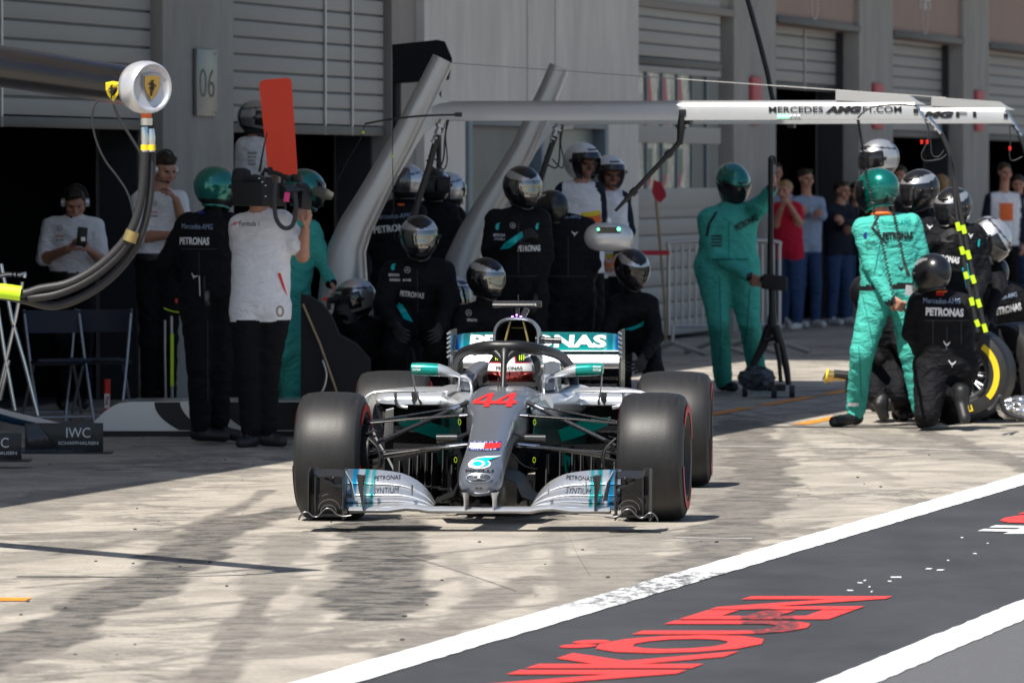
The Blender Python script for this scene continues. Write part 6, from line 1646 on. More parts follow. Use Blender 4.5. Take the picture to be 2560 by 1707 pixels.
r = thing('gun_handset', 'black control handset with red lead hanging on the teal mechanic belt', 'handset', W(2296, 720, 45.7)); D = 45.7; g = MB(); g.box(W(2297, 722, D), (.045, .05, .16), (0, .05, 0), bev=.01); g.tube(pw([(2298, 690), (2299, 700)], D), .008, 8); g.build('body', 'matte_black', r, world=True); g = MB(); g.tube(curve_pts(pw([(2258, 768), (2276, 790), (2300, 803), (2322, 796), (2330, 782)], D), 18), .013, 10); g.build('lead', 'hose', r, world=True)
g = MB(); g.box(W(2276, 726, 45.85), (.07, .02, .07), (0, .1, 0)); g.build('plate', 'cap_silver', r, world=True)
# ---------------------------------------------------------------- barriers, broom, tape
def barrier(label, X0, X1, D, dD=0.0):
    a, b = W(X0, 600, D), W(X1, 600, D + dD); a.z = b.z = 1.1
    r = thing('crowd_barrier', label, 'barrier', (a.x, a.y, 0), 0, 'steel crowd barriers by the garages'); d = b - a; g = MB(); n_ = max(4, int(d.length / .07))
    g.tube(curve_pts([a - V((0, 0, .9)), a - V((0, 0, .12)), a + d * .06, b - d * .06, b - V((0, 0, .12)), b - V((0, 0, .9))], 30), .019, 10); g.tube([a - V((0, 0, .82)), b - V((0, 0, .82))], .016, 8); g.build('frame', 'barrier', r, world=True)
    g = MB()
    for i in range(1, n_): p = a + d * i / n_; g.tube([p - V((0, 0, .02)), p - V((0, 0, .82))], .013, 6)
    g.build('bars', 'barrier', r, world=True)
    for p in (a + d * .08, b - d * .08):
        g = MB(); q = V((p.x, p.y, 0)); e = V((.9, -.45, 0)).normalized(); g.tube([q + V((0, 0, .3)), q + V((0, 0, .12)), q + e * .36 + V((0, 0, .02))], .025, 8); g.tube([q + V((0, 0, .12)), q - e * .3 + V((0, 0, .02))], .025, 8)
        g.box(q + e * .2 + V((0, 0, .06)), (.34, .10, .015), (0, .25, -.46)); g.build('leg', 'barrier', r, world=True)
barrier('steel crowd barrier left of the jack behind the teal overalls', 1672, 1790, 64.8, .3); barrier('steel crowd barrier right of the jack in front of the bystanders', 1850, 1948, 65.4, .3)
r = thing('broom', 'broom with dull red head leaning upright against the panelled garage door', 'broom', (W(1660, 800, 67).x, 67, 0)); D = 67; g = MB(); g.tube(pw([(1640, 500), (1648, 580), (1656, 680), (1662, 760), (1664, 855)], D), .015, 8); g.build('stick', 'wood', r, world=True)
g = MB(); a = [(1634, 450), (1652, 456), (1664, 478), (1666, 492), (1652, 506), (1640, 504), (1630, 480)]; a = pw(a, D); n_ = len(a); g.add([tuple(q) for q in a] + [tuple(q + V((0, .1, 0))) for q in a], [tuple(range(n_)), tuple(range(2 * n_ - 1, n_ - 1, -1))] + [(i, i + n_, (i + 1) % n_ + n_, (i + 1) % n_) for i in range(n_)]); g.build('head', 'broom_red', r, world=True)
r = thing('tape_barrier', 'dull red tensioned tape at waist height between the pod and the barrier', 'tape', W(1590, 630, 64)); g = MB(); g.box((W(1630, 632, 64.5)), (.34, .01, .045)); g.build('tape', 'broom_red', r, world=True)
# ---------------------------------------------------------------- things in the left garage and in front of it
mat('chair_blue', (.015, .02, .045), .5)
def chair(label, x, D, rz):
    r = thing('folding_chair', label, 'chair', (x, D, 0), rz, 'folding chairs at the garage edge')
    for s in (-1, 1):
        g = MB(); g.tube([(s * .2, .26, .02), (s * .2, .02, .48), (s * .2, -.12, .80)], .011, 8); g.build('leg', 'steel', r); g = MB(); g.tube([(s * .18, -.26, .02), (s * .18, .06, .42)], .011, 8); g.build('leg', 'steel', r)
    g = MB(); g.tube([(-.2, .24, .06), (.2, .24, .06)], .008, 8); g.tube([(-.18, -.22, .08), (.18, -.22, .08)], .008, 8); g.build('stretcher', 'steel', r)
    g = MB(); g.box((0, .04, .44), (.40, .38, .03), (.08, 0, 0), bev=.012); g.build('seat', 'chair_blue', r)
    g = MB(); g.grid([[(x_, -.09 - .04 * math.cos(x_ * 5), z) for x_ in [-.21 + .42 * i / 10 for i in range(11)]] for z in (.64, .72, .80)], thick=.012); g.build('backrest', 'chair_blue', r)
chair('dark blue folding chair under the hose loop, the left one of two', W(140, 900, 46.6).x, 46.6, R(200)); chair('dark blue folding chair next to the silver gantry foot, the right one of two', W(250, 900, 46.9).x, 46.9, R(172))
r = thing('red_canister', 'slim red canister with a white label reading Pink beside the folding chair', 'canister', (W(268, 970, 46.2).x, 46.2, 0)); D = 46.2
g = MB(); p = W(268, 985, D); g.tube([(p.x, D, .0), (p.x, D, .33)], .022, 16); g.build('body', 'red', r, world=True); g = MB(); g.box((p.x, D - .022, .18), (.034, .012, .10)); g.build('label', 'white', r, world=True)
vs_, fs_ = text2d('Pink', bold=.02); MB().add([(p.x + v[1] * .022, D - .0295, .18 - v[0] * .026) for v in vs_], fs_).build('lettering', 'black', r, smooth=False, world=True)
# polished trestle
r = thing('trestle', 'polished metal trestle cut by the left edge with crossed legs', 'stand', (W(30, 1020, 43.2).x, 43.2, 0)); D = 43.2
for pts in ([(2, 660), (30, 800), (62, 910), (94, 1038)], [(56, 705), (40, 790), (18, 890), (-4, 985)], [(-6, 770), (14, 900), (37, 1026)], [(0, 1000), (22, 900)]):
    g = MB(); g.tube(pw(pts, D), .013, 10); g.build('leg', 'chrome', r, world=True)
g = MB(); g.tube(curve_pts(pw([(-40, 700), (0, 690), (20, 686), (50, 688), (62, 684), (60, 694)], D - .02), 14), .016, 10); g.build('top_bar', 'chrome', r, world=True); g = MB()
for x in (30, 40): g.tube(pw([(x, 687), (x + 4, 687)], D - .02), .018, 10)
g.build('ring', 'black', r, world=True)
def spare_wing(label, D, X0, X1, Yt, Yb, txt, tx, arm):
    r = thing('spare_front_wing', label, 'car wing', (W((X0 + X1) / 2, Yb, D).x, D, 0), 0, 'spare front wings on the floor'); s = F / D
    g = MB(); a = W(X0, Yt, D); b = W(X1, Yb, D); g.box(((a.x + b.x) / 2, D, (a.z + b.z) / 2), (b.x - a.x, .02, a.z - b.z), bev=.004); g.box(((a.x + b.x) / 2 + .03, D - .05, b.z + .006), (b.x - a.x + .06, .22, .01)); ep = g.build('endplate', 'carbon_dirty', r, world=True)
    g = MB(); g.grid([[W(tx - 128 + 10 * t * t, Yt + 8 + 68 * t, D - .03 - .04 * math.sin(PI * t)) for t in (0, .2, .4, .6, .8, 1)], [W(tx - 100 + 50 * t, Yt + 4 + 66 * t, D - .03) for t in (0, .2, .4, .6, .8, 1)]], thick=.005); g.build('canard', 'carbon', r, world=True)
    for k, (t, w_, h_, bd, dy) in enumerate((('IWC', 60 / s, 25 / s, .0, 24), ('SCHAFFHAUSEN', 100 / s, 8 / s, .01, 50))):
        vs_, fs_ = text2d(t, bold=bd); k_ = w_ / (max(v[0] for v in vs_) - min(v[0] for v in vs_)); o = W(tx, Yt + dy, D)
        MB().add([(o.x + v[0] * k_, D - .0135, o.z + v[1] * h_) for v in vs_], fs_).build('lettering', 'white_print', ep, smooth=False, world=True)
    for k, off in enumerate((0, 12, 22)):
        g = MB(); q = [(arm[0][0], arm[0][1] + off), (arm[1][0], arm[1][1] + off * .8), (arm[2][0], arm[2][1] + off * .4)]
        g.grid([[W(x, y, D + .04 + .02 * k) for x, y in q], [W(x, y + 11, D + .0 + .02 * k) for x, y in q], [W(x, y + 13, D + .12 + .02 * k) for x, y in q]], thick=.004); g.build('flap', 'wing_blue' if k else 'cap_silver', r, world=True)
    g = MB(); g.grid([[W(arm[0][0], Yb - 14, D + .05), W(X1 - 40, Yb - 6, D + .05)], [W(arm[0][0], Yb - 2, D - .06), W(X1 - 40, Yb, D - .06)]], thick=.008); g.build('main_plane', 'wing_blue', r, world=True)
spare_wing('spare front wing whose black end plate shows its full lettering by the silver foot', 41.8, 62, 258, 1057, 1132, '', 196, [(-120, 985), (30, 1030), (150, 1058)])
spare_wing('spare front wing cut by the left edge, only the end of its lettering showing', 39.7, -160, 54, 1082, 1152, '', -8, [(-330, 1010), (-200, 1050), (-60, 1080)])
# pit equipment left in the dark garage
r = thing('tool_stand', 'slim equipment stand with yellow-green markers between the engineer and the black overalls', 'stand', (W(425, 900, 45.6).x, 45.6, 0)); D = 45.6; g = MB()
g.tube(pw([(412, 800), (412, 880), (414, 1000)], D), .008, 8); g.tube(pw([(428, 790), (430, 1000)], D), .01, 8); g.tube(pw([(395, 1030), (412, 1000), (445, 1035)], D), .01, 8); g.build('frame', 'steel', r, world=True)
g = MB(); g.tube(curve_pts(pw([(410, 770), (430, 778), (460, 782)], D - .2), 8), .004, 6); g.tube(pw([(430, 835), (430, 965)], D - .02), .012, 8); g.build('marker', 'hivis', r, world=True); g = MB(); g.box(W(441, 752, D - .2), (.014, .02, .03)); g.build('lamp', 'red', r, world=True)
r = thing('jerry_panel', 'yellow-green panel standing behind the legs of the black overalls', 'panel', (W(566, 1000, 45.2).x, 45.2, 0)); g = MB(); g.box(W(564, 955, 45.2), (.05, .04, .19)); g.build('panel', 'hivis', r, world=True)
r = thing('equipment_case', 'flat black case held at head height behind the nearer mast', 'case', W(1090, 462, 49.6)); g = MB(); g.box(W(1068, 462, 49.6), (.11, .22, .12), bev=.01); g.box(W(1108, 464, 49.7), (.11, .22, .12), bev=.01); g.build('case', 'black', r, world=True); g = MB(); g.tube(pw([(1052, 442), (1126, 446)], 49.45), .01, 6); g.build('lid', 'shutter_rail', r, world=True)
r = thing('floor_gun', 'wheel gun with yellow-green ring and coiled lead held low beside the green glove', 'wheel gun', W(850, 750, 44.8)); D = 44.7; g = MB(); g.tube(pw([(818, 752), (850, 748), (868, 746)], D), [.02, .03, .036], 12); g.box(W(822, 762, D), (.03, .03, .07)); g.build('body', 'black', r, world=True); g = MB(); g.tube(pw([(856, 748), (859, 747)], D), .040, 14); g.build('ring', 'hivis', r, world=True); g = MB(); g.box(W(812, 748, D - .02), (.03, .02, .025)); g.build('switch', 'red', r, world=True)
r = thing('step_platform', 'low black platform in the doorway behind the camera operator', 'platform', (W(640, 900, 51.2).x, 51.2, 0)); g = MB(); g.box((W(640, 900, 51.2).x, 51.2, .27), (.7, .6, .54), bev=.02); g.build('platform', 'matte_black', r, world=True)
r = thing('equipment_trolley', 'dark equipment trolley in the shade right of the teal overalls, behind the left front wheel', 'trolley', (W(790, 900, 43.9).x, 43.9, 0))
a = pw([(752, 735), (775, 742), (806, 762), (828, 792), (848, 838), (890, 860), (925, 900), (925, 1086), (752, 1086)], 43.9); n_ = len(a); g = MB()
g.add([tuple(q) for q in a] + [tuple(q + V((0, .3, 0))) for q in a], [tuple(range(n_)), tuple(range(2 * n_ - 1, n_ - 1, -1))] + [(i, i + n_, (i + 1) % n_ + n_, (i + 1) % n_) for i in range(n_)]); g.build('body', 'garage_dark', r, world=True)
g = MB(); g.tube(pw([(757, 760), (800, 860), (842, 980)], 43.87), .008, 8); g.build('brace', 'wood', r, world=True)
g = MB(); g.tube(curve_pts(pw([(806, 900), (816, 940), (800, 985), (755, 1002)], 43.85), 18), .008, 8); g.build('hose', 'steel', r, world=True)

for k, fx, D_ in (('engineer with the phone', (.08, -.85, -.45), 'engineer_phone'), ('engineer holding his chin', (.55, -.7, -.25), 'engineer_chin')):
    HEADSETS = globals().setdefault('HEADSETS', []); HEADSETS.append((k, fx, D_))
# ================================================================ the people in the picture
CREW = 'pit crew in black overalls'
# -- left side
person('radio', 'mechanic in black overalls and metallic green helmet standing left of the camera operator', 43.3,
       {'H': (541, 474), 'N': (528, 532), 'SL': (468, 562, -.02), 'SR': (572, 560, .05), 'EL': (416, 655, .06), 'WL': (470, 712, .18), 'ER': (588, 655, .12), 'WR': (560, 712, .24), 'PL': (490, 745), 'PR': (556, 745, .04), 'KL': (497, 910, -.04), 'KR': (548, 910, .04), 'AL': (502, 1072, 0), 'AR': (548, 1066, .12), 'TL': (560, 1090, -.03), 'TR': (594, 1088, .1)},
       'black', fwd=(.75, .62, -.05), head='teal', bulk=1.06, loose=1.12, feet=520, headsize=1.02, hands=False, cuff='glove')
wear_text('radio', 'Mercedes-AMG', 495, 566, 76, 13, 'shirt_blue', -.03, 0)
wear_text('radio', 'PETRONAS', 488, 602, 74, 17, 'white_print', -.02, .04)
wear_text('radio', '', 502, 532, 20, 8, 'flag_blue', 0, nm='flag', shape=poly2d([(-.5, -.5), (.5, -.5), (.5, .5), (-.5, .5)]))
wear_text('radio', '', 488, 690, 18, 13, 'white_print', -.3, nm='emblem', shape=cat_shape)
person('camera', 'camera operator in white T-shirt and black trousers shouldering a broadcast camera', 42.7,
       {'H': (646, 486, -.02), 'N': (648, 530), 'SL': (600, 566, .02), 'SR': (706, 556, -.02), 'EL': (606, 640, .22), 'WL': (650, 560, .36), 'ER': (757, 638, -.06), 'WR': (763, 572, -.14), 'CR': (776, 530, -.16), 'PL': (618, 778), 'PR': (684, 778), 'KL': (620, 930, -.02), 'KR': (668, 930, .03), 'AL': (628, 1088, -.02), 'AR': (668, 1084, .06), 'TL': (604, 1108, -.10), 'TR': (704, 1104, .02)},
       'camera', fwd=(.7, .5, 0), bulk=1.12, loose=1.08, feet=648, hair='hair', hands=True, fold=.003)
wear_text('camera', 'Formula 1', 625, 559, 50, 13, 'black', 0, 0)
wear_text('camera', 'F', 586, 560, 22, 9, 'red', 0, 0, shape=poly2d([(-.5, -.5), (-.2, -.1), (.1, .5), (.9, .5), (.8, .25), (.2, .2), (0, -.05), (.5, -.05), (.4, -.25), (-.1, -.28), (-.25, -.5)]), nm='emblem')
wear_text('camera', '', 707, 712, 12, 62, 'red', .2, nm='stripe', shape=poly2d([(-.5, .5), (.1, .5), (.5, -.5), (-.1, -.1)]))
person('tealback', 'mechanic in teal overalls reaching out one arm behind the camera operator', 45.4,
       {'H': (762, 478, .02), 'N': (752, 526), 'SL': (712, 570, 0), 'SR': (778, 578, .04), 'ER': (808, 652, -.02), 'WR': (826, 702, -.12), 'CR': (842, 730, -.18), 'EL': (705, 640, .1), 'WL': (720, 720, .2), 'PL': (706, 740), 'PR': (736, 738, .03), 'KL': (708, 880), 'KR': (732, 870, .05), 'AL': (696, 1040), 'AR': (728, 1036, .1), 'TL': (712, 1060, .05), 'TR': (744, 1052, .12)},
       'teal', fwd=(.8, .5, -.1), head='teal', bulk=1.0, loose=1.1, feet=720, cuff='suit_black')
person('engineer_chin', 'team engineer in white shirt and headset holding his chin beside the 06 pillar', 47.4,
       {'H': (410, 425), 'N': (398, 468), 'SL': (350, 500, .04), 'SR': (448, 500, -.03), 'ER': (462, 575, -.12), 'WR': (440, 500, -.26), 'CR': (424, 478, -.2), 'EL': (356, 592, -.1), 'WL': (430, 588, -.22), 'PL': (372, 668), 'PR': (424, 668), 'KL': (374, 850), 'KR': (420, 850), 'AL': (374, 1018), 'AR': (420, 1018)},
       'shirt', fwd=(.55, -.7, -.25), feet=398, hgt=1.9, belt='black')
person('engineer_phone', 'bearded engineer in white shirt and headset looking down at the phone in both hands', 49.0,
       {'H': (188, 506), 'N': (184, 544), 'SL': (126, 566, .02), 'SR': (240, 566, -.02), 'EL': (108, 648, -.05), 'WL': (172, 622, -.28), 'CL': (196, 604, -.3), 'ER': (256, 650, -.05), 'WR': (226, 628, -.28), 'CR': (208, 606, -.3), 'PL': (158, 712), 'PR': (206, 712), 'KL': (156, 850), 'KR': (208, 850), 'AL': (156, 995), 'AR': (208, 995)},
       'shirt', fwd=(.08, -.85, -.45), feet=184, hgt=1.72, belt='black', headsize=1)
for k, x, y in (('engineer_phone', 152, 570), ('engineer_chin', 387, 510)):
    wear_text(k, '', x, y, 14, 14, 'black', nm='emblem', shape=star2d(.5)); wear_text(k, 'EPSON', x - 1, y + 21, 20, 5, 'red'); wear_text(k, 'BOSE', x + 1, y + 30, 18, 4, 'black')
person('lollipop', 'crew member in white shirt and silver helmet standing high behind the red board', 51.2,
       {'H': (642, 300), 'N': (638, 345), 'SL': (612, 366), 'SR': (668, 366), 'EL': (604, 430), 'ER': (690, 430, -.1), 'WL': (630, 470, -.2), 'WR': (690, 470, -.3), 'PL': (624, 520), 'PR': (656, 520), 'KL': (624, 670), 'KR': (656, 670), 'AL': (624, 800), 'AR': (656, 800)},
       'shirt', fwd=(.9, -.3, -.1), head='silver', feet=640, z0=.55, hgt=1.7)
for i, (t_, w_) in enumerate((('EPSON', 24), ('BOSE', 20), ('IWC', 18), ('SAP', 20))): wear_text('lollipop', t_, 632, 384 + i * 9, w_, 5, 'black')
# -- the waiting crew behind the car
def crouch(H, W_=58, lean=0, low=95, d=0.0):
    X, Y = H
    return {'H': (X, Y), 'N': (X - lean, Y + 62, .06), 'SL': (X - W_ - lean, Y + 88, .08), 'SR': (X + W_ - lean, Y + 86, .08), 'EL': (X - W_ - 22 - lean, Y + 165, -.1), 'ER': (X + W_ + 16 - lean, Y + 165, -.1), 'WL': (X - W_ + 4, Y + 215, -.35), 'WR': (X + W_ - 10, Y + 215, -.35),
            'PL': (X - 30 - lean, Y + 88 + low * 1.6, .22), 'PR': (X + 30 - lean, Y + 88 + low * 1.6, .22), 'KL': (X - 55 - lean, Y + 200 + low, -.2), 'KR': (X + 52 - lean, Y + 200 + low, -.2), 'AL': (X - 50 - lean, Y + 200 + low * 2.2, .05), 'AR': (X + 48 - lean, Y + 200 + low * 2.2, .05)}
j = crouch((1048, 598), 64, 4, 70)
person('front', 'crouching mechanic with mirrored visor and teal sleeve flash left of the air intake', 44.8, j, 'black', fwd=(.12, -1, -.1), head=('black', 'mirror_visor'), bulk=1.3, loose=1.15, headsize=1.08, group=CREW)
wear_text('front', 'PETRONAS', 1030, 736, 60, 13, 'white_print', -.12, .03)
wear_text('front', '', 983, 668, 13, 16, 'aqua', nm='emblem', shape=poly2d(drop2d(1.1))); wear_text('front', '', 1019, 675, 15, 15, 'white_print', nm='emblem', shape=star2d(.5))
wear_text('front', 'EPSON', 985, 688, 26, 6); wear_text('front', 'HUGO', 988, 700, 26, 6); wear_text('front', 'BOSE', 1018, 700, 20, 5)
wear_text('front', '', 1007, 776, 34, 70, 'aqua', .25, nm='sleeve_flash', shape=poly2d([(-.5, .5), (.1, .2), (.5, -.5), (-.1, -.3)]))
j = {'H': (887, 752), 'N': (905, 800, .1), 'SL': (880, 832, .0), 'SR': (960, 822, .1), 'EL': (850, 800, -.2), 'WL': (855, 760, -.35), 'ER': (920, 880, -.1), 'WR': (880, 800, -.4), 'PL': (960, 900, .2), 'PR': (1000, 900, .25), 'KL': (900, 960, -.1), 'KR': (960, 980, -.1), 'AL': (950, 1040, .2), 'AR': (1000, 1040, .2)}
person('gunner', 'kneeling wheel gun man in silver topped helmet facing left at knee height', 45.0, j, 'black', fwd=(-.75, -.55, -.2), head='silver', bulk=1.05, loose=1.1, group=CREW)
j = {'H': (1018, 462), 'N': (1000, 512), 'SL': (946, 536), 'SR': (1040, 532), 'EL': (938, 620), 'ER': (1054, 610, .1), 'WL': (965, 690, .2), 'WR': (1040, 690, .2), 'PL': (968, 700), 'PR': (1018, 700)}
person('backprint', 'standing mechanic with sponsor print across his back, beside the near silver mast', 48.0, j, 'black', fwd=(.5, .8, 0), head='silver', bulk=1.1, loose=1.1, feet=994, hands=False, group=CREW)
wear_text('backprint', 'Mercedes-AMG', 985, 540, 92, 12, 'shirt_blue', .04, 0); wear_text('backprint', 'PETRONAS', 985, 570, 100, 16, 'white_print', .1, .04); orange_ring('backprint')
j = {'H': (1086, 470), 'N': (1085, 510), 'SL': (1042, 530), 'SR': (1122, 530), 'PL': (1060, 710), 'PR': (1105, 710)}
person('back_a', 'dark clothed crew member with back turned behind a flat black case', 50.0, j, 'black', fwd=(.1, 1, 0), head='black', bulk=1.1, feet=1083, hands=False, group=CREW)
j = {'H': (1122, 480), 'N': (1120, 522), 'SL': (1090, 545), 'SR': (1142, 540), 'PL': (1100, 710), 'PR': (1135, 710)}
person('back_b', 'crew member in dark overalls standing behind the one with the black case', 50.6, j, 'black', fwd=(.6, .8, 0), head='silver', bulk=1.0, feet=1120, hands=False, group=CREW)
j = crouch((1128, 742), 40, -2, 60)
person('half_hidden', 'crouching mechanic mostly hidden with only a silver helmet showing', 46.6, j, 'black', fwd=(.7, -.6, 0), head=('silver', 'mirror_visor'), hands=False, group=CREW)
j = crouch((1215, 700), 52, 6, 55)
person('squat', 'squatting mechanic in black helmet directly behind the left end of the camera bar', 44.6, j, 'black', fwd=(.55, -.85, -.12), head=('black', 'mirror_visor'), headsize=1.0, bulk=1.02, group=CREW)
wear_text('squat', '', 1172, 782, 15, 15, nm='emblem', shape=star2d(.5)); wear_text('squat', 'EPSON', 1180, 800, 24, 6)
j = {'H': (1306, 472), 'N': (1298, 528), 'SL': (1238, 552), 'SR': (1352, 552), 'EL': (1226, 628, -.05), 'WL': (1286, 604, -.30), 'CL': (1316, 584, -.34), 'ER': (1362, 640, 0), 'WR': (1344, 730, -.1), 'PL': (1270, 742), 'PR': (1330, 742), 'KL': (1262, 880), 'KR': (1335, 880), 'AL': (1262, 1040), 'AR': (1335, 1040)}
person('standing', 'tall standing mechanic in mirrored visor with one arm bent across his chest', 45.6, j, 'black', fwd=(.42, -.9, -.1), head=('black', 'mirror_visor'), bulk=1.1, loose=1.1, feet=1298, headsize=1.05, group=CREW)
wear_text('standing', 'PETRONAS', 1322, 620, 56, 14, 'white_print', .02, .04); wear_text('standing', '', 1244, 566, 13, 17, 'aqua', nm='emblem', shape=poly2d(drop2d(1.1))); wear_text('standing', '', 1282, 564, 14, 14, nm='emblem', shape=star2d(.5)); wear_text('standing', '', 1342, 566, 10, 16, 'aqua', nm='emblem', shape=poly2d(drop2d(1.1)))
wear_text('standing', 'EPSON', 1248, 588, 28, 7); wear_text('standing', 'HUGO', 1250, 598, 26, 6)
wear_text('standing', '', 1280, 600, 58, 44, 'aqua', 0, nm='sleeve_flash', shape=poly2d([(-.5, -.5), (-.35, -.2), (.45, .5), (.5, .2), (-.1, -.42)]))
j = {'H': (1376, 530), 'N': (1392, 560), 'SL': (1366, 572), 'SR': (1462, 572), 'EL': (1368, 650), 'ER': (1480, 660), 'WL': (1390, 730, .1), 'WR': (1462, 740, .1), 'PL': (1392, 740), 'PR': (1446, 740), 'KL': (1388, 880), 'KR': (1450, 880), 'AL': (1388, 1030), 'AR': (1450, 1030)}
person('leaning', 'broad mechanic in black overalls leaning forward with his back turned', 46.2, j, 'black', fwd=(-.5, .75, -.25), head='black', bulk=1.2, loose=1.12, feet=1418, group=CREW)
wear_text('leaning', 'Mercedes-AMG', 1412, 543, 80, 8, 'shirt_blue', 0, 0); wear_text('leaning', '', 1436, 584, 16, 12, nm='emblem', shape=cat_shape)
j = crouch((1580, 676), 42, -2, 50)
person('right_crouch', 'crouching mechanic in dark helmet right of the rear wing', 46.0, j, 'black', fwd=(.4, -.85, -.3), head='black', headsize=.98, group=CREW)
wear_text('right_crouch', '', 1584, 814, 60, 22, 'aqua', .1, nm='sleeve_flash', shape=poly2d([(-.5, -.3), (.1, .0), (.5, .5), (.4, -.1), (-.1, -.5)]))
# -- marshals
j = {'H': (1456, 412), 'N': (1452, 460), 'SL': (1408, 480), 'SR': (1492, 480), 'EL': (1392, 560), 'WL': (1430, 610, -.2), 'ER': (1502, 560), 'WR': (1480, 620, -.2), 'PL': (1426, 660), 'PR': (1478, 660)}
person('marshal', 'taller of the two marshals in white helmets and white tabards', 50.0, j, 'marshal', fwd=(.6, -.8, 0), head='open', feet=1452, hgt=1.9, headsize=1.05)
j = {'H': (1524, 440), 'N': (1520, 482), 'SL': (1484, 500), 'SR': (1556, 500), 'EL': (1474, 580), 'WL': (1500, 640, -.2), 'ER': (1570, 580), 'WR': (1545, 640, -.2), 'PL': (1500, 672), 'PR': (1546, 672)}
person('marshal2', 'shorter marshal in white helmet behind the hanging silver pod', 51.0, j, 'marshal', fwd=(.3, -.9, 0), head='open', feet=1522, hgt=1.85, headsize=1.0)
band = poly2d([(-.5, -.5), (.5, -.5), (.5, .5), (-.5, .5)])
for k, x, y, w_ in (('marshal', 1476, 535, 48), ('marshal2', 1530, 568, 54), ('marshal2', 1545, 640, 60)):
    wear_text(k, '', x, y, w_, 12, 'yellow', .15 if k == 'marshal' else 0, nm='tabard_band', shape=band); wear_text(k, '', x + 2, y + 14, w_, 20, 'orange', .15 if k == 'marshal' else 0, nm='tabard_band', shape=band)
# -- jack man
j = {'H': (1832, 462), 'N': (1832, 524), 'SL': (1772, 552), 'SR': (1872, 536), 'EL': (1790, 640, -.12), 'WL': (1868, 688, -.36), 'CL': (1896, 704, -.42), 'ER': (1904, 512, -.2), 'WR': (1926, 476, -.36), 'CR': (1932, 462, -.38), 'PL': (1786, 668), 'PR': (1850, 668), 'KL': (1796, 800, -.05), 'KR': (1872, 800, -.02), 'AL': (1808, 952), 'AR': (1896, 950)}
person('jackman', 'stocky mechanic in teal overalls and green helmet bending over the wheeled jack', 53.0, j, 'teal', fwd=(.4, -.75, -.6), up=(.1, -.3, 1), head='teal', bulk=1.38, loose=1.22, feet=1830, headsize=1.1, cuff='black')
wear_text('jackman', 'PETRONAS', 1864, 556, 62, 15, 'black', .5, .04)
for i in range(4): wear_text('jackman', '', 1790, 590 + i * 8, 26, 4, 'black', 0, nm='lettering', shape=band)
# -- spectators by the garages
person('photographer', 'photographer in red top and jeans by the open garage', 75.4, {'H': (1962, 478), 'SL': (1944, 522), 'SR': (1992, 522), 'EL': (1938, 560, -.1), 'WL': (1954, 520, -.3), 'ER': (1998, 556, -.1), 'WR': (1972, 510, -.3), 'CL': (1958, 500, -.3), 'CR': (1966, 498, -.3)}, 'redjeans', fwd=(-.4, -.8, 0), feet=1972, h=.018, hair='hair_blond', hgt=1.68)
person('sunglasses', 'bystander in pale blue shirt and jeans with folded arms next to the red top', 76.5, {'H': (2014, 448), 'EL': (1992, 545, -.1), 'WL': (2030, 535, -.3), 'ER': (2056, 540, -.1), 'WR': (2020, 525, -.35)}, 'bluejeans', fwd=(.5, -.8, 0), feet=2016, h=.018, hgt=1.82)
person('dark_jacket', 'bystander in dark jacket and blue jeans standing right of the pale blue shirt', 78.0, {'H': (2106, 478), 'EL': (2078, 560), 'WL': (2110, 570, -.3), 'ER': (2128, 560, -.1), 'WR': (2108, 550, -.3)}, 'jacket', fwd=(.6, -.7, 0), feet=2096, h=.018, hgt=1.7)
person('dark_woman', 'long haired bystander in dark jacket half hidden behind the near teal mechanic', 79.0, {'H': (2140, 482)}, 'jacket', fwd=(.2, -.9, 0), feet=2142, h=.02, hgt=1.66, hair='hairlong')
person('behind_jack', 'dark haired bystander mostly hidden behind the upright jack', 77.5, {'H': (1938, 432)}, 'bluejeans', fwd=(.2, -.9, 0), feet=1934, h=.02, hgt=1.86)
person('between', 'bystander in red and dark top seen between the silver and black helmets', 80.0, {'H': (2250, 440)}, 'redjeans', fwd=(-.2, -.9, 0), feet=2250, h=.02, hgt=1.84)
person('blond', 'fair haired bystander glimpsed behind the black helmets', 81.0, {'H': (2352, 462)}, 'jacket', fwd=(-.4, .9, 0), feet=2352, h=.02, hgt=1.74, hair='hair_blondlong')
person('far_marshal', 'marshal in white tabard with orange panel standing in front of the blue garage', 82.0, {'H': (2512, 432)}, 'marshal', fwd=(.3, -.9, 0), feet=2510, h=.02, hgt=1.86)
wear_text('far_marshal', '', 2514, 530, 34, 44, 'orange', nm='tabard_panel', shape=band)
person('far_blue', 'bystander in pale blue shirt at the right edge beside the far marshal', 84.0, {'H': (2546, 462)}, 'bluejeans', fwd=(-.1, -.9, 0), feet=2544, h=.02, hgt=1.74)
# -- sunlit group at the right
j = {'H': (2196, 402), 'N': (2210, 460), 'SL': (2170, 490), 'SR': (2262, 490), 'PL': (2190, 680), 'PR': (2245, 680), 'EL': (2160, 580, .1), 'ER': (2275, 580)}
person('silver_back', 'mechanic in plain silver helmet standing highest at the back of the sunlit group', 49.0, j, 'black', fwd=(-.8, -.45, -.1), head='silver', feet=2215, hgt=1.95, headsize=1.05, hands=False, group=CREW)
j = {'H': (2298, 480), 'N': (2312, 540), 'SL': (2258, 572), 'SR': (2352, 572, .06), 'EL': (2256, 650, -.1), 'WL': (2320, 620, -.3), 'PL': (2290, 760), 'PR': (2344, 760), 'ER': (2370, 660)}
person('visor_up', 'mechanic in black and silver helmet looking left behind the teal overalls', 47.4, j, 'black', fwd=(-.62, -.75, -.12), head=('black', 'glass_dark'), feet=2312, headsize=1.08, bulk=1.3, loose=1.1, group=CREW)
wear_text('visor_up', '', 2290, 566, 17, 20, 'aqua', nm='emblem', shape=poly2d(drop2d(1.1))); wear_text('visor_up', '', 2322, 568, 16, 12, nm='emblem', shape=cat_shape)
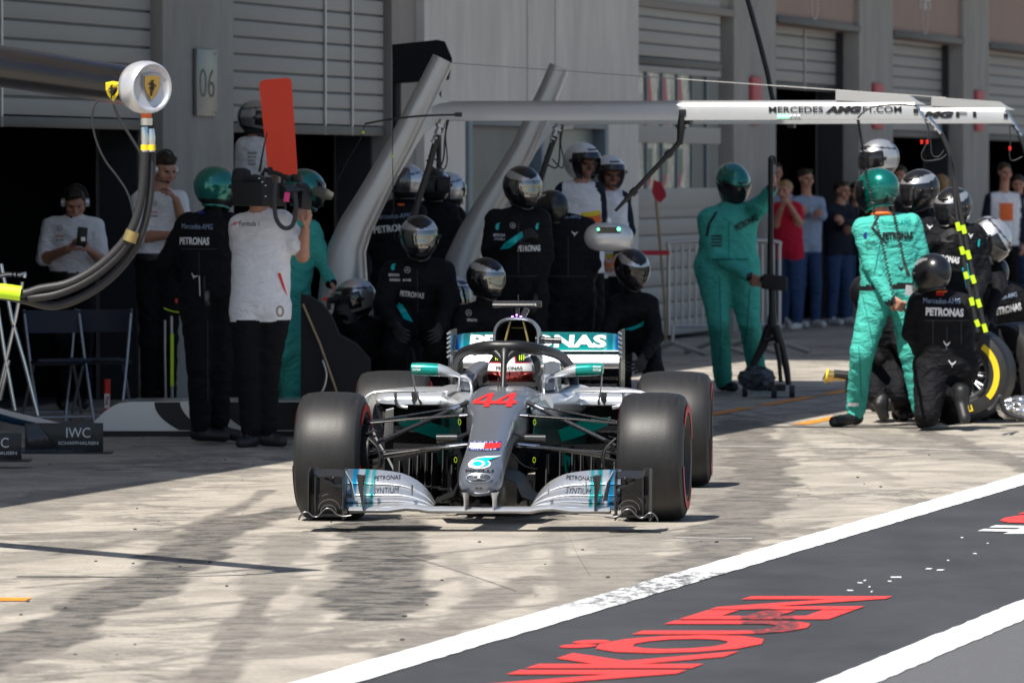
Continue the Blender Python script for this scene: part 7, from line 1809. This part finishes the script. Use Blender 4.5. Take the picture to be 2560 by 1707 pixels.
j = {'H': (2382, 524), 'N': (2386, 580), 'SL': (2342, 600, -.05), 'SR': (2438, 590, .05), 'EL': (2310, 650, -.15), 'WL': (2346, 606, -.32), 'CL': (2364, 590, -.34), 'ER': (2456, 690, 0), 'WR': (2430, 770, -.3), 'PL': (2360, 770), 'PR': (2412, 770), 'KL': (2350, 880), 'KR': (2420, 880), 'AL': (2350, 1010), 'AR': (2420, 1010)}
person('holding', 'mechanic in black overalls with dark visor gripping the air hose in front of his chest', 46.9, j, 'black', fwd=(-.5, -.8, -.2), head=('black', 'glass_dark'), feet=2388, bulk=1.25, loose=1.1, headsize=1.05, group=CREW)
wear_text('holding', 'PETRONAS', 2362, 646, 66, 15, 'white_print', -.15, .04); wear_text('holding', '', 2444, 608, 8, 18, 'aqua', nm='emblem', shape=poly2d(drop2d(1.1))); wear_text('holding', '', 2424, 590, 12, 14, nm='emblem', shape=cat_shape)
wear_text('holding', '', 2412, 690, 22, 66, 'aqua', 0, nm='sleeve_flash', shape=poly2d([(-.5, .3), (.1, .5), (.5, -.2), (0, -.5)]))
j = {'H': (2474, 604), 'N': (2450, 640, .08), 'SL': (2412, 612, .1), 'SR': (2478, 650, .12), 'EL': (2420, 690, -.1), 'WL': (2440, 780, -.3), 'ER': (2500, 720, -.1), 'WR': (2470, 790, -.3), 'PL': (2410, 770, .3), 'PR': (2450, 780, .3)}
person('bowed', 'mechanic in silver and black helmet bowing his head over the spare wheels', 47.4, j, 'black', fwd=(.45, -.4, -.8), up=(.6, .1, .75), head='silver', feet=2440, headsize=1.12, bulk=1.2, group=CREW)
j = {'H': (2328, 690, -.05), 'N': (2346, 728), 'SL': (2300, 760), 'SR': (2412, 768), 'EL': (2280, 830, .1), 'WL': (2300, 880, .34), 'ER': (2428, 836, .15), 'WR': (2410, 880, .36), 'PL': (2334, 916, .05), 'PR': (2396, 916, .05), 'KL': (2318, 1034, -.15), 'KR': (2376, 1030, .25), 'AL': (2320, 1020, .32), 'AR': (2403, 978, -.16), 'TL': (2316, 1040, .4), 'TR': (2412, 1046, -.22)}
person('kneeling', 'mechanic kneeling with his printed back turned at the yellow banded wheel', 45.6, j, 'black', fwd=(-.5, .8, -.2), head='black', feet=2364, bulk=1.24, loose=1.2, headsize=1.02, group=CREW, belt='trousers')
wear_text('kneeling', 'Mercedes-AMG', 2352, 752, 92, 13, 'shirt_blue', -.02, .0); wear_text('kneeling', 'PETRONAS', 2359, 779, 94, 18, 'white_print', -.04, .05); orange_ring('kneeling')
wear_text('kneeling', '', 2364, 860, 18, 19, nm='emblem', shape=cat_shape); wear_text('kneeling', '', 2378, 908, 20, 18, nm='emblem', shape=cat_shape); wear_text('kneeling', '', 2348, 735, 20, 8, 'tyre_red', nm='flag', shape=band)
j = {'H': (2478, 690, 0), 'N': (2490, 720), 'SL': (2466, 742, -.05), 'SR': (2570, 750, .1), 'EL': (2448, 800, .1), 'WL': (2440, 790, -.2), 'ER': (2590, 820, .2), 'WR': (2560, 860, .4), 'PL': (2500, 860, .3), 'PR': (2560, 860, .3), 'KL': (2500, 960, 0), 'KR': (2570, 960, 0), 'AL': (2500, 1020, .3), 'AR': (2570, 1020, .3)}
person('edge_kneel', 'mechanic crouching at the right edge behind the spare wheels with print on his back', 48.9, j, 'black', fwd=(-.4, .85, -.2), head='black', feet=2510, bulk=1.35, group=CREW)
wear_text('edge_kneel', 'Mercedes-AMG', 2505, 742, 70, 11, 'shirt_blue', .18, .0); wear_text('edge_kneel', 'PETRONAS', 2514, 772, 74, 16, 'white_print', .2, .05)
j = {'H': (2172, 740, .1), 'N': (2180, 770, .1), 'SL': (2164, 790, .1), 'SR': (2230, 800, .1), 'EL': (2160, 850), 'WL': (2200, 900, -.1), 'ER': (2250, 860), 'WR': (2270, 900, -.1), 'PL': (2190, 900, .2), 'PR': (2230, 900, .2), 'KL': (2190, 985, -.05), 'KR': (2250, 985, -.05), 'AL': (2206, 1000, -.10), 'AR': (2250, 1010, .2), 'TL': (2210, 1040, -.1), 'TR': (2260, 1040, .1)}
person('hidden_kneel', 'mechanic crouching behind the legs of the sunlit teal overalls', 47.0, j, 'black', fwd=(.6, .6, -.2), head='black', feet=2210, hands=False, group=CREW)
j = {'H': (2192, 478), 'N': (2206, 532), 'SL': (2158, 572, -.06), 'SR': (2278, 562, .06), 'EL': (2184, 668, -.12), 'WL': (2222, 744, -.20), 'CL': (2254, 768, -.22), 'nL': (-.3, -.9, -.2), 'ER': (2306, 660, .06), 'WR': (2292, 740, -.08), 'CR': (2296, 766, -.1), 'PL': (2192, 742, 0), 'PR': (2264, 742, .02), 'KL': (2156, 880, -.03), 'KR': (2276, 880, 0), 'AL': (2138, 1034), 'AR': (2308, 1036), 'TL': (2086, 1054, -.02), 'TR': (2304, 1056, -.16)}
person('teal', 'mechanic in bright sunlit teal overalls standing legs apart with his back turned', 46.1, j, 'teal', fwd=(-.72, .5, -.12), head='teal', feet=2222, bulk=1.10, loose=1.14, headsize=1.06, belt='black', cuff='black', h=.0115, fold=.004, curl=1.0)
wear_text('teal', 'Mercedes-AMG', 2236, 556, 80, 14, 'teal_paint', -.03, .0); wear_text('teal', 'PETRONAS', 2242, 589, 76, 17, 'black', .02, .05); orange_ring('teal')
wear_text('teal', '', 2250, 670, 18, 14, 'black', 0, nm='emblem', shape=cat_shape); wear_text('teal', '', 2222, 533, 20, 10, 'white_print', 0, nm='flag', shape=band)
wear_text('teal', '', 2196, 575, 44, 70, 'black', 0, nm='piping', shape=poly2d([(-.1, .5), (.05, .5), (-.35, .1), (.5, -.5), (.38, -.5), (-.5, .08)]))
wear_text('teal', 'EPSON', 2172, 606, 24, 7, 'black', .15); wear_text('teal', 'IWC', 2170, 620, 16, 6, 'black', .15); wear_text('teal', '', 2160, 588, 12, 16, 'flag_blue', .1, nm='emblem', shape=poly2d(drop2d(1.0)))
mat('teal_seam', (.02, .22, .19), .9)
for x, y, w_, h_, r_ in ((2242, 612, 84, 2, 0), (2168, 800, 2, 120, .2), (2290, 820, 2, 150, -.12), (2232, 800, 2, 90, .3), (2228, 686, 76, 2, .0), (2150, 930, 2, 130, .08), (2300, 950, 2, 120, -.1), (2190, 640, 2, 80, -.2)): wear_text('teal', '', x, y, w_, h_, 'teal_seam', r_, nm='seam', shape=band)
for x in (2136, 2312): wear_text('teal', '', x, 1012, 26, 9, 'white_print', 0, nm='ankle_strap', shape=band)
for x, y, w_, h_, r_ in ((1820, 600, 2, 90, 0), (1800, 800, 2, 220, .03), (1868, 800, 2, 200, -.06), (1824, 648, 90, 5, 0)): wear_text('jackman', '', x, y, w_, h_, 'teal_seam', r_, nm='seam', shape=band)
wear_text('jackman', '', 1778, 560, 30, 60, 'black', 0, nm='piping', shape=poly2d([(.5, .5), (.3, .5), (-.3, 0), (-.5, -.5), (-.3, -.5), (-.1, 0)]))
mat('black_seam', (.035, .036, .04), .8)
for k, pts in (('kneeling', ((2364, 800, 110, 2), (2364, 845, 2, 60), (2330, 830, 2, 60), (2400, 830, 2, 60))), ('radio', ((500, 622, 90, 2), (500, 660, 2, 60), (520, 900, 2, 200))), ('standing', ((1296, 620, 2, 130), (1300, 690, 90, 2))), ('front', ((1044, 730, 2, 110),)), ('leaning', ((1420, 640, 2, 100), (1420, 690, 90, 2))), ('visor_up', ((2310, 640, 2, 100),))):
    for x, y, w_, h_ in pts: wear_text(k, '', x, y, w_, h_, 'black_seam', 0, nm='seam', shape=band)
# -- the driver: helmet, shoulders and gloves above the cockpit edge
drv = thing('person', 'racing driver in white and black helmet sitting in the cockpit under the halo', 'person', ROOTM[CAR.name] @ V((0, 1.45, .5)), R(-3.4))
P = [('c', V((-.14, .08, -.02)), V((.14, .08, -.02)), .08, .08, 0), ('c', V((0, .1, .0)), V((0, .02, .12)), .06, .055, 0)]
v_, q_, m_i = sdf_mesh(P, .012); g = MB(); g.v = [tuple(x) for x in v_]; g.f = [tuple(x) for x in q_.tolist()]; g.m = [0] * len(g.f); g.build('body', 'suit_black', drv, recalc=False)
mat('h_pearl', (.78, .77, .76), .25, coat=1); mat('visor_fire', (.55, .10, .08), .06, 1.0); mat('h_red', (.5, .01, .02), .25, coat=1)
def driver_helmet():
    c = V((0, 0, .205)); vs = []; fs = []; ms = []
    def shp(az, el, off=0):
        k = 1 + off / .13; x, y, z = .127 * math.sin(az) * math.cos(el), .148 * -math.cos(az) * math.cos(el), .132 * math.sin(el)
        if el < 0: y *= 1 + .12 * max(0, math.cos(az)) * min(1, -el * 1.6); x *= 1 - .1 * min(1, -el)
        return c + V((x, y, z)) * k
    na, ne, e0, e1 = 96, 60, -1.05, PI / 2
    for j in range(ne + 1):
        for i in range(na): vs.append(shp(-PI + 2 * PI * i / na, e0 + (e1 - e0) * j / ne))
    for j in range(ne):
        for i in range(na):
            az = -PI + 2 * PI * (i + .5) / na; el = e0 + (e1 - e0) * (j + .5) / ne; a = abs(az)
            fs.append((j * na + i, j * na + (i + 1) % na, (j + 1) * na + (i + 1) % na, (j + 1) * na + i))
            m = 1 if el > .42 and a > .30 else 0                       # black crown with a white centre stripe
            if abs(el - .42) < .035 and a > .28: m = 2
            if el > .42 and abs(a - .30) < .05: m = 2
            if el < -.40: m = 2 if el > -.62 else 1
            if a > 1.1 and el < .3: m = 1 if el > .05 else 2
            if -.45 < el < .06 and a < 1.2: m = 1
            ms.append(m)
    g = MB(); g.v = [tuple(v) for v in vs]; g.f = fs; g.m = ms; ho = g.build('helmet', ['h_pearl', 'h_black', 'h_red'], drv, angle=60)
    g = MB(); g.grid([[shp(-1.15 + 2.3 * i / 30, -.44 + .50 * j / 10, .004) for i in range(31)] for j in range(11)]); g.build('visor', 'visor_fire', ho, angle=70)
    g = MB(); g.grid([[shp(-1.12 + 2.24 * i / 30, .07 + .22 * j / 4, .005) for i in range(31)] for j in range(5)]); st_ = g.build('visor_strip', 'white', ho, angle=70)
    bv = bvh_of([st_]); decal(text2d('PETRONAS', bold=.02), bv, (0, -.6, .231), (1, 0, 0), (0, 0, 1), (0, 1, 0), w=.135, h=.017, maxd=2).build('lettering', 'black', ho, smooth=False)
    bv = bvh_of([ho])
    claw = poly2d([(-.42, .5), (-.28, .45), (-.22, -.3), (-.3, -.5), (-.38, -.2)], [(-.08, .5), (.06, .48), (.08, -.25), (0, -.5), (-.07, -.25)], [(.26, .5), (.4, .45), (.42, -.2), (.34, -.5), (.27, -.25)])
    for x in (-.062, .062): decal(claw, bv, (x, -.6, .283), (1, 0, 0), (0, 0, 1), (0, 1, 0), w=.026, h=.030, maxd=2).build('emblem', 'hivis', ho, smooth=False)
    decal(text2d('MONSTER', bold=.02), bv, (.095, -.6, .288), (1, 0, .25), (0, 0, 1), (0, 1, 0), w=.034, h=.009, maxd=2).build('lettering', 'white_print', ho, smooth=False)
    g = MB(); g.grid([[(x * .09, -.12 + abs(x) * .04, .075 + .02 * abs(x)) for x in (-1, -.5, 0, .5, 1)], [(x * .10, -.09 + abs(x) * .04, .02) for x in (-1, -.5, 0, .5, 1)]], thick=.01); g.build('collar', 'h_red', drv)
driver_helmet()

for k, fx, key in HEADSETS:
    c = PEOPLE[key][2]['H']; M = frame3(fx, (0, 0, 1)); r_, f_, u_ = M.col[0], M.col[1], M.col[2]
    t = thing('headset', 'black headset with grey ear cups worn by the ' + k, 'headset', c)
    g = MB(); g.tube([c + r_ * (.092 * math.cos(a)) + u_ * (.02 + .125 * math.sin(a)) - f_ * .01 for a in [PI * i / 16 for i in range(17)]], .009, 8); g.build('band', 'black', t, world=True)
    for sx in (-1, 1):
        g = MB(); g.tube([c + r_ * sx * .076, c + r_ * sx * .104], [.036, .030], 18); g.build('ear_cup', 'cap_silver', t, world=True)
    g = MB(); g.tube(curve_pts([c + r_ * .095 - u_ * .02, c + r_ * .085 + f_ * .05 - u_ * .06, c + r_ * .03 + f_ * .115 - u_ * .06], 10), .004, 6); g.ball(c + r_ * .03 + f_ * .115 - u_ * .06, .010, 8, 6); g.build('microphone', 'black', t, world=True)
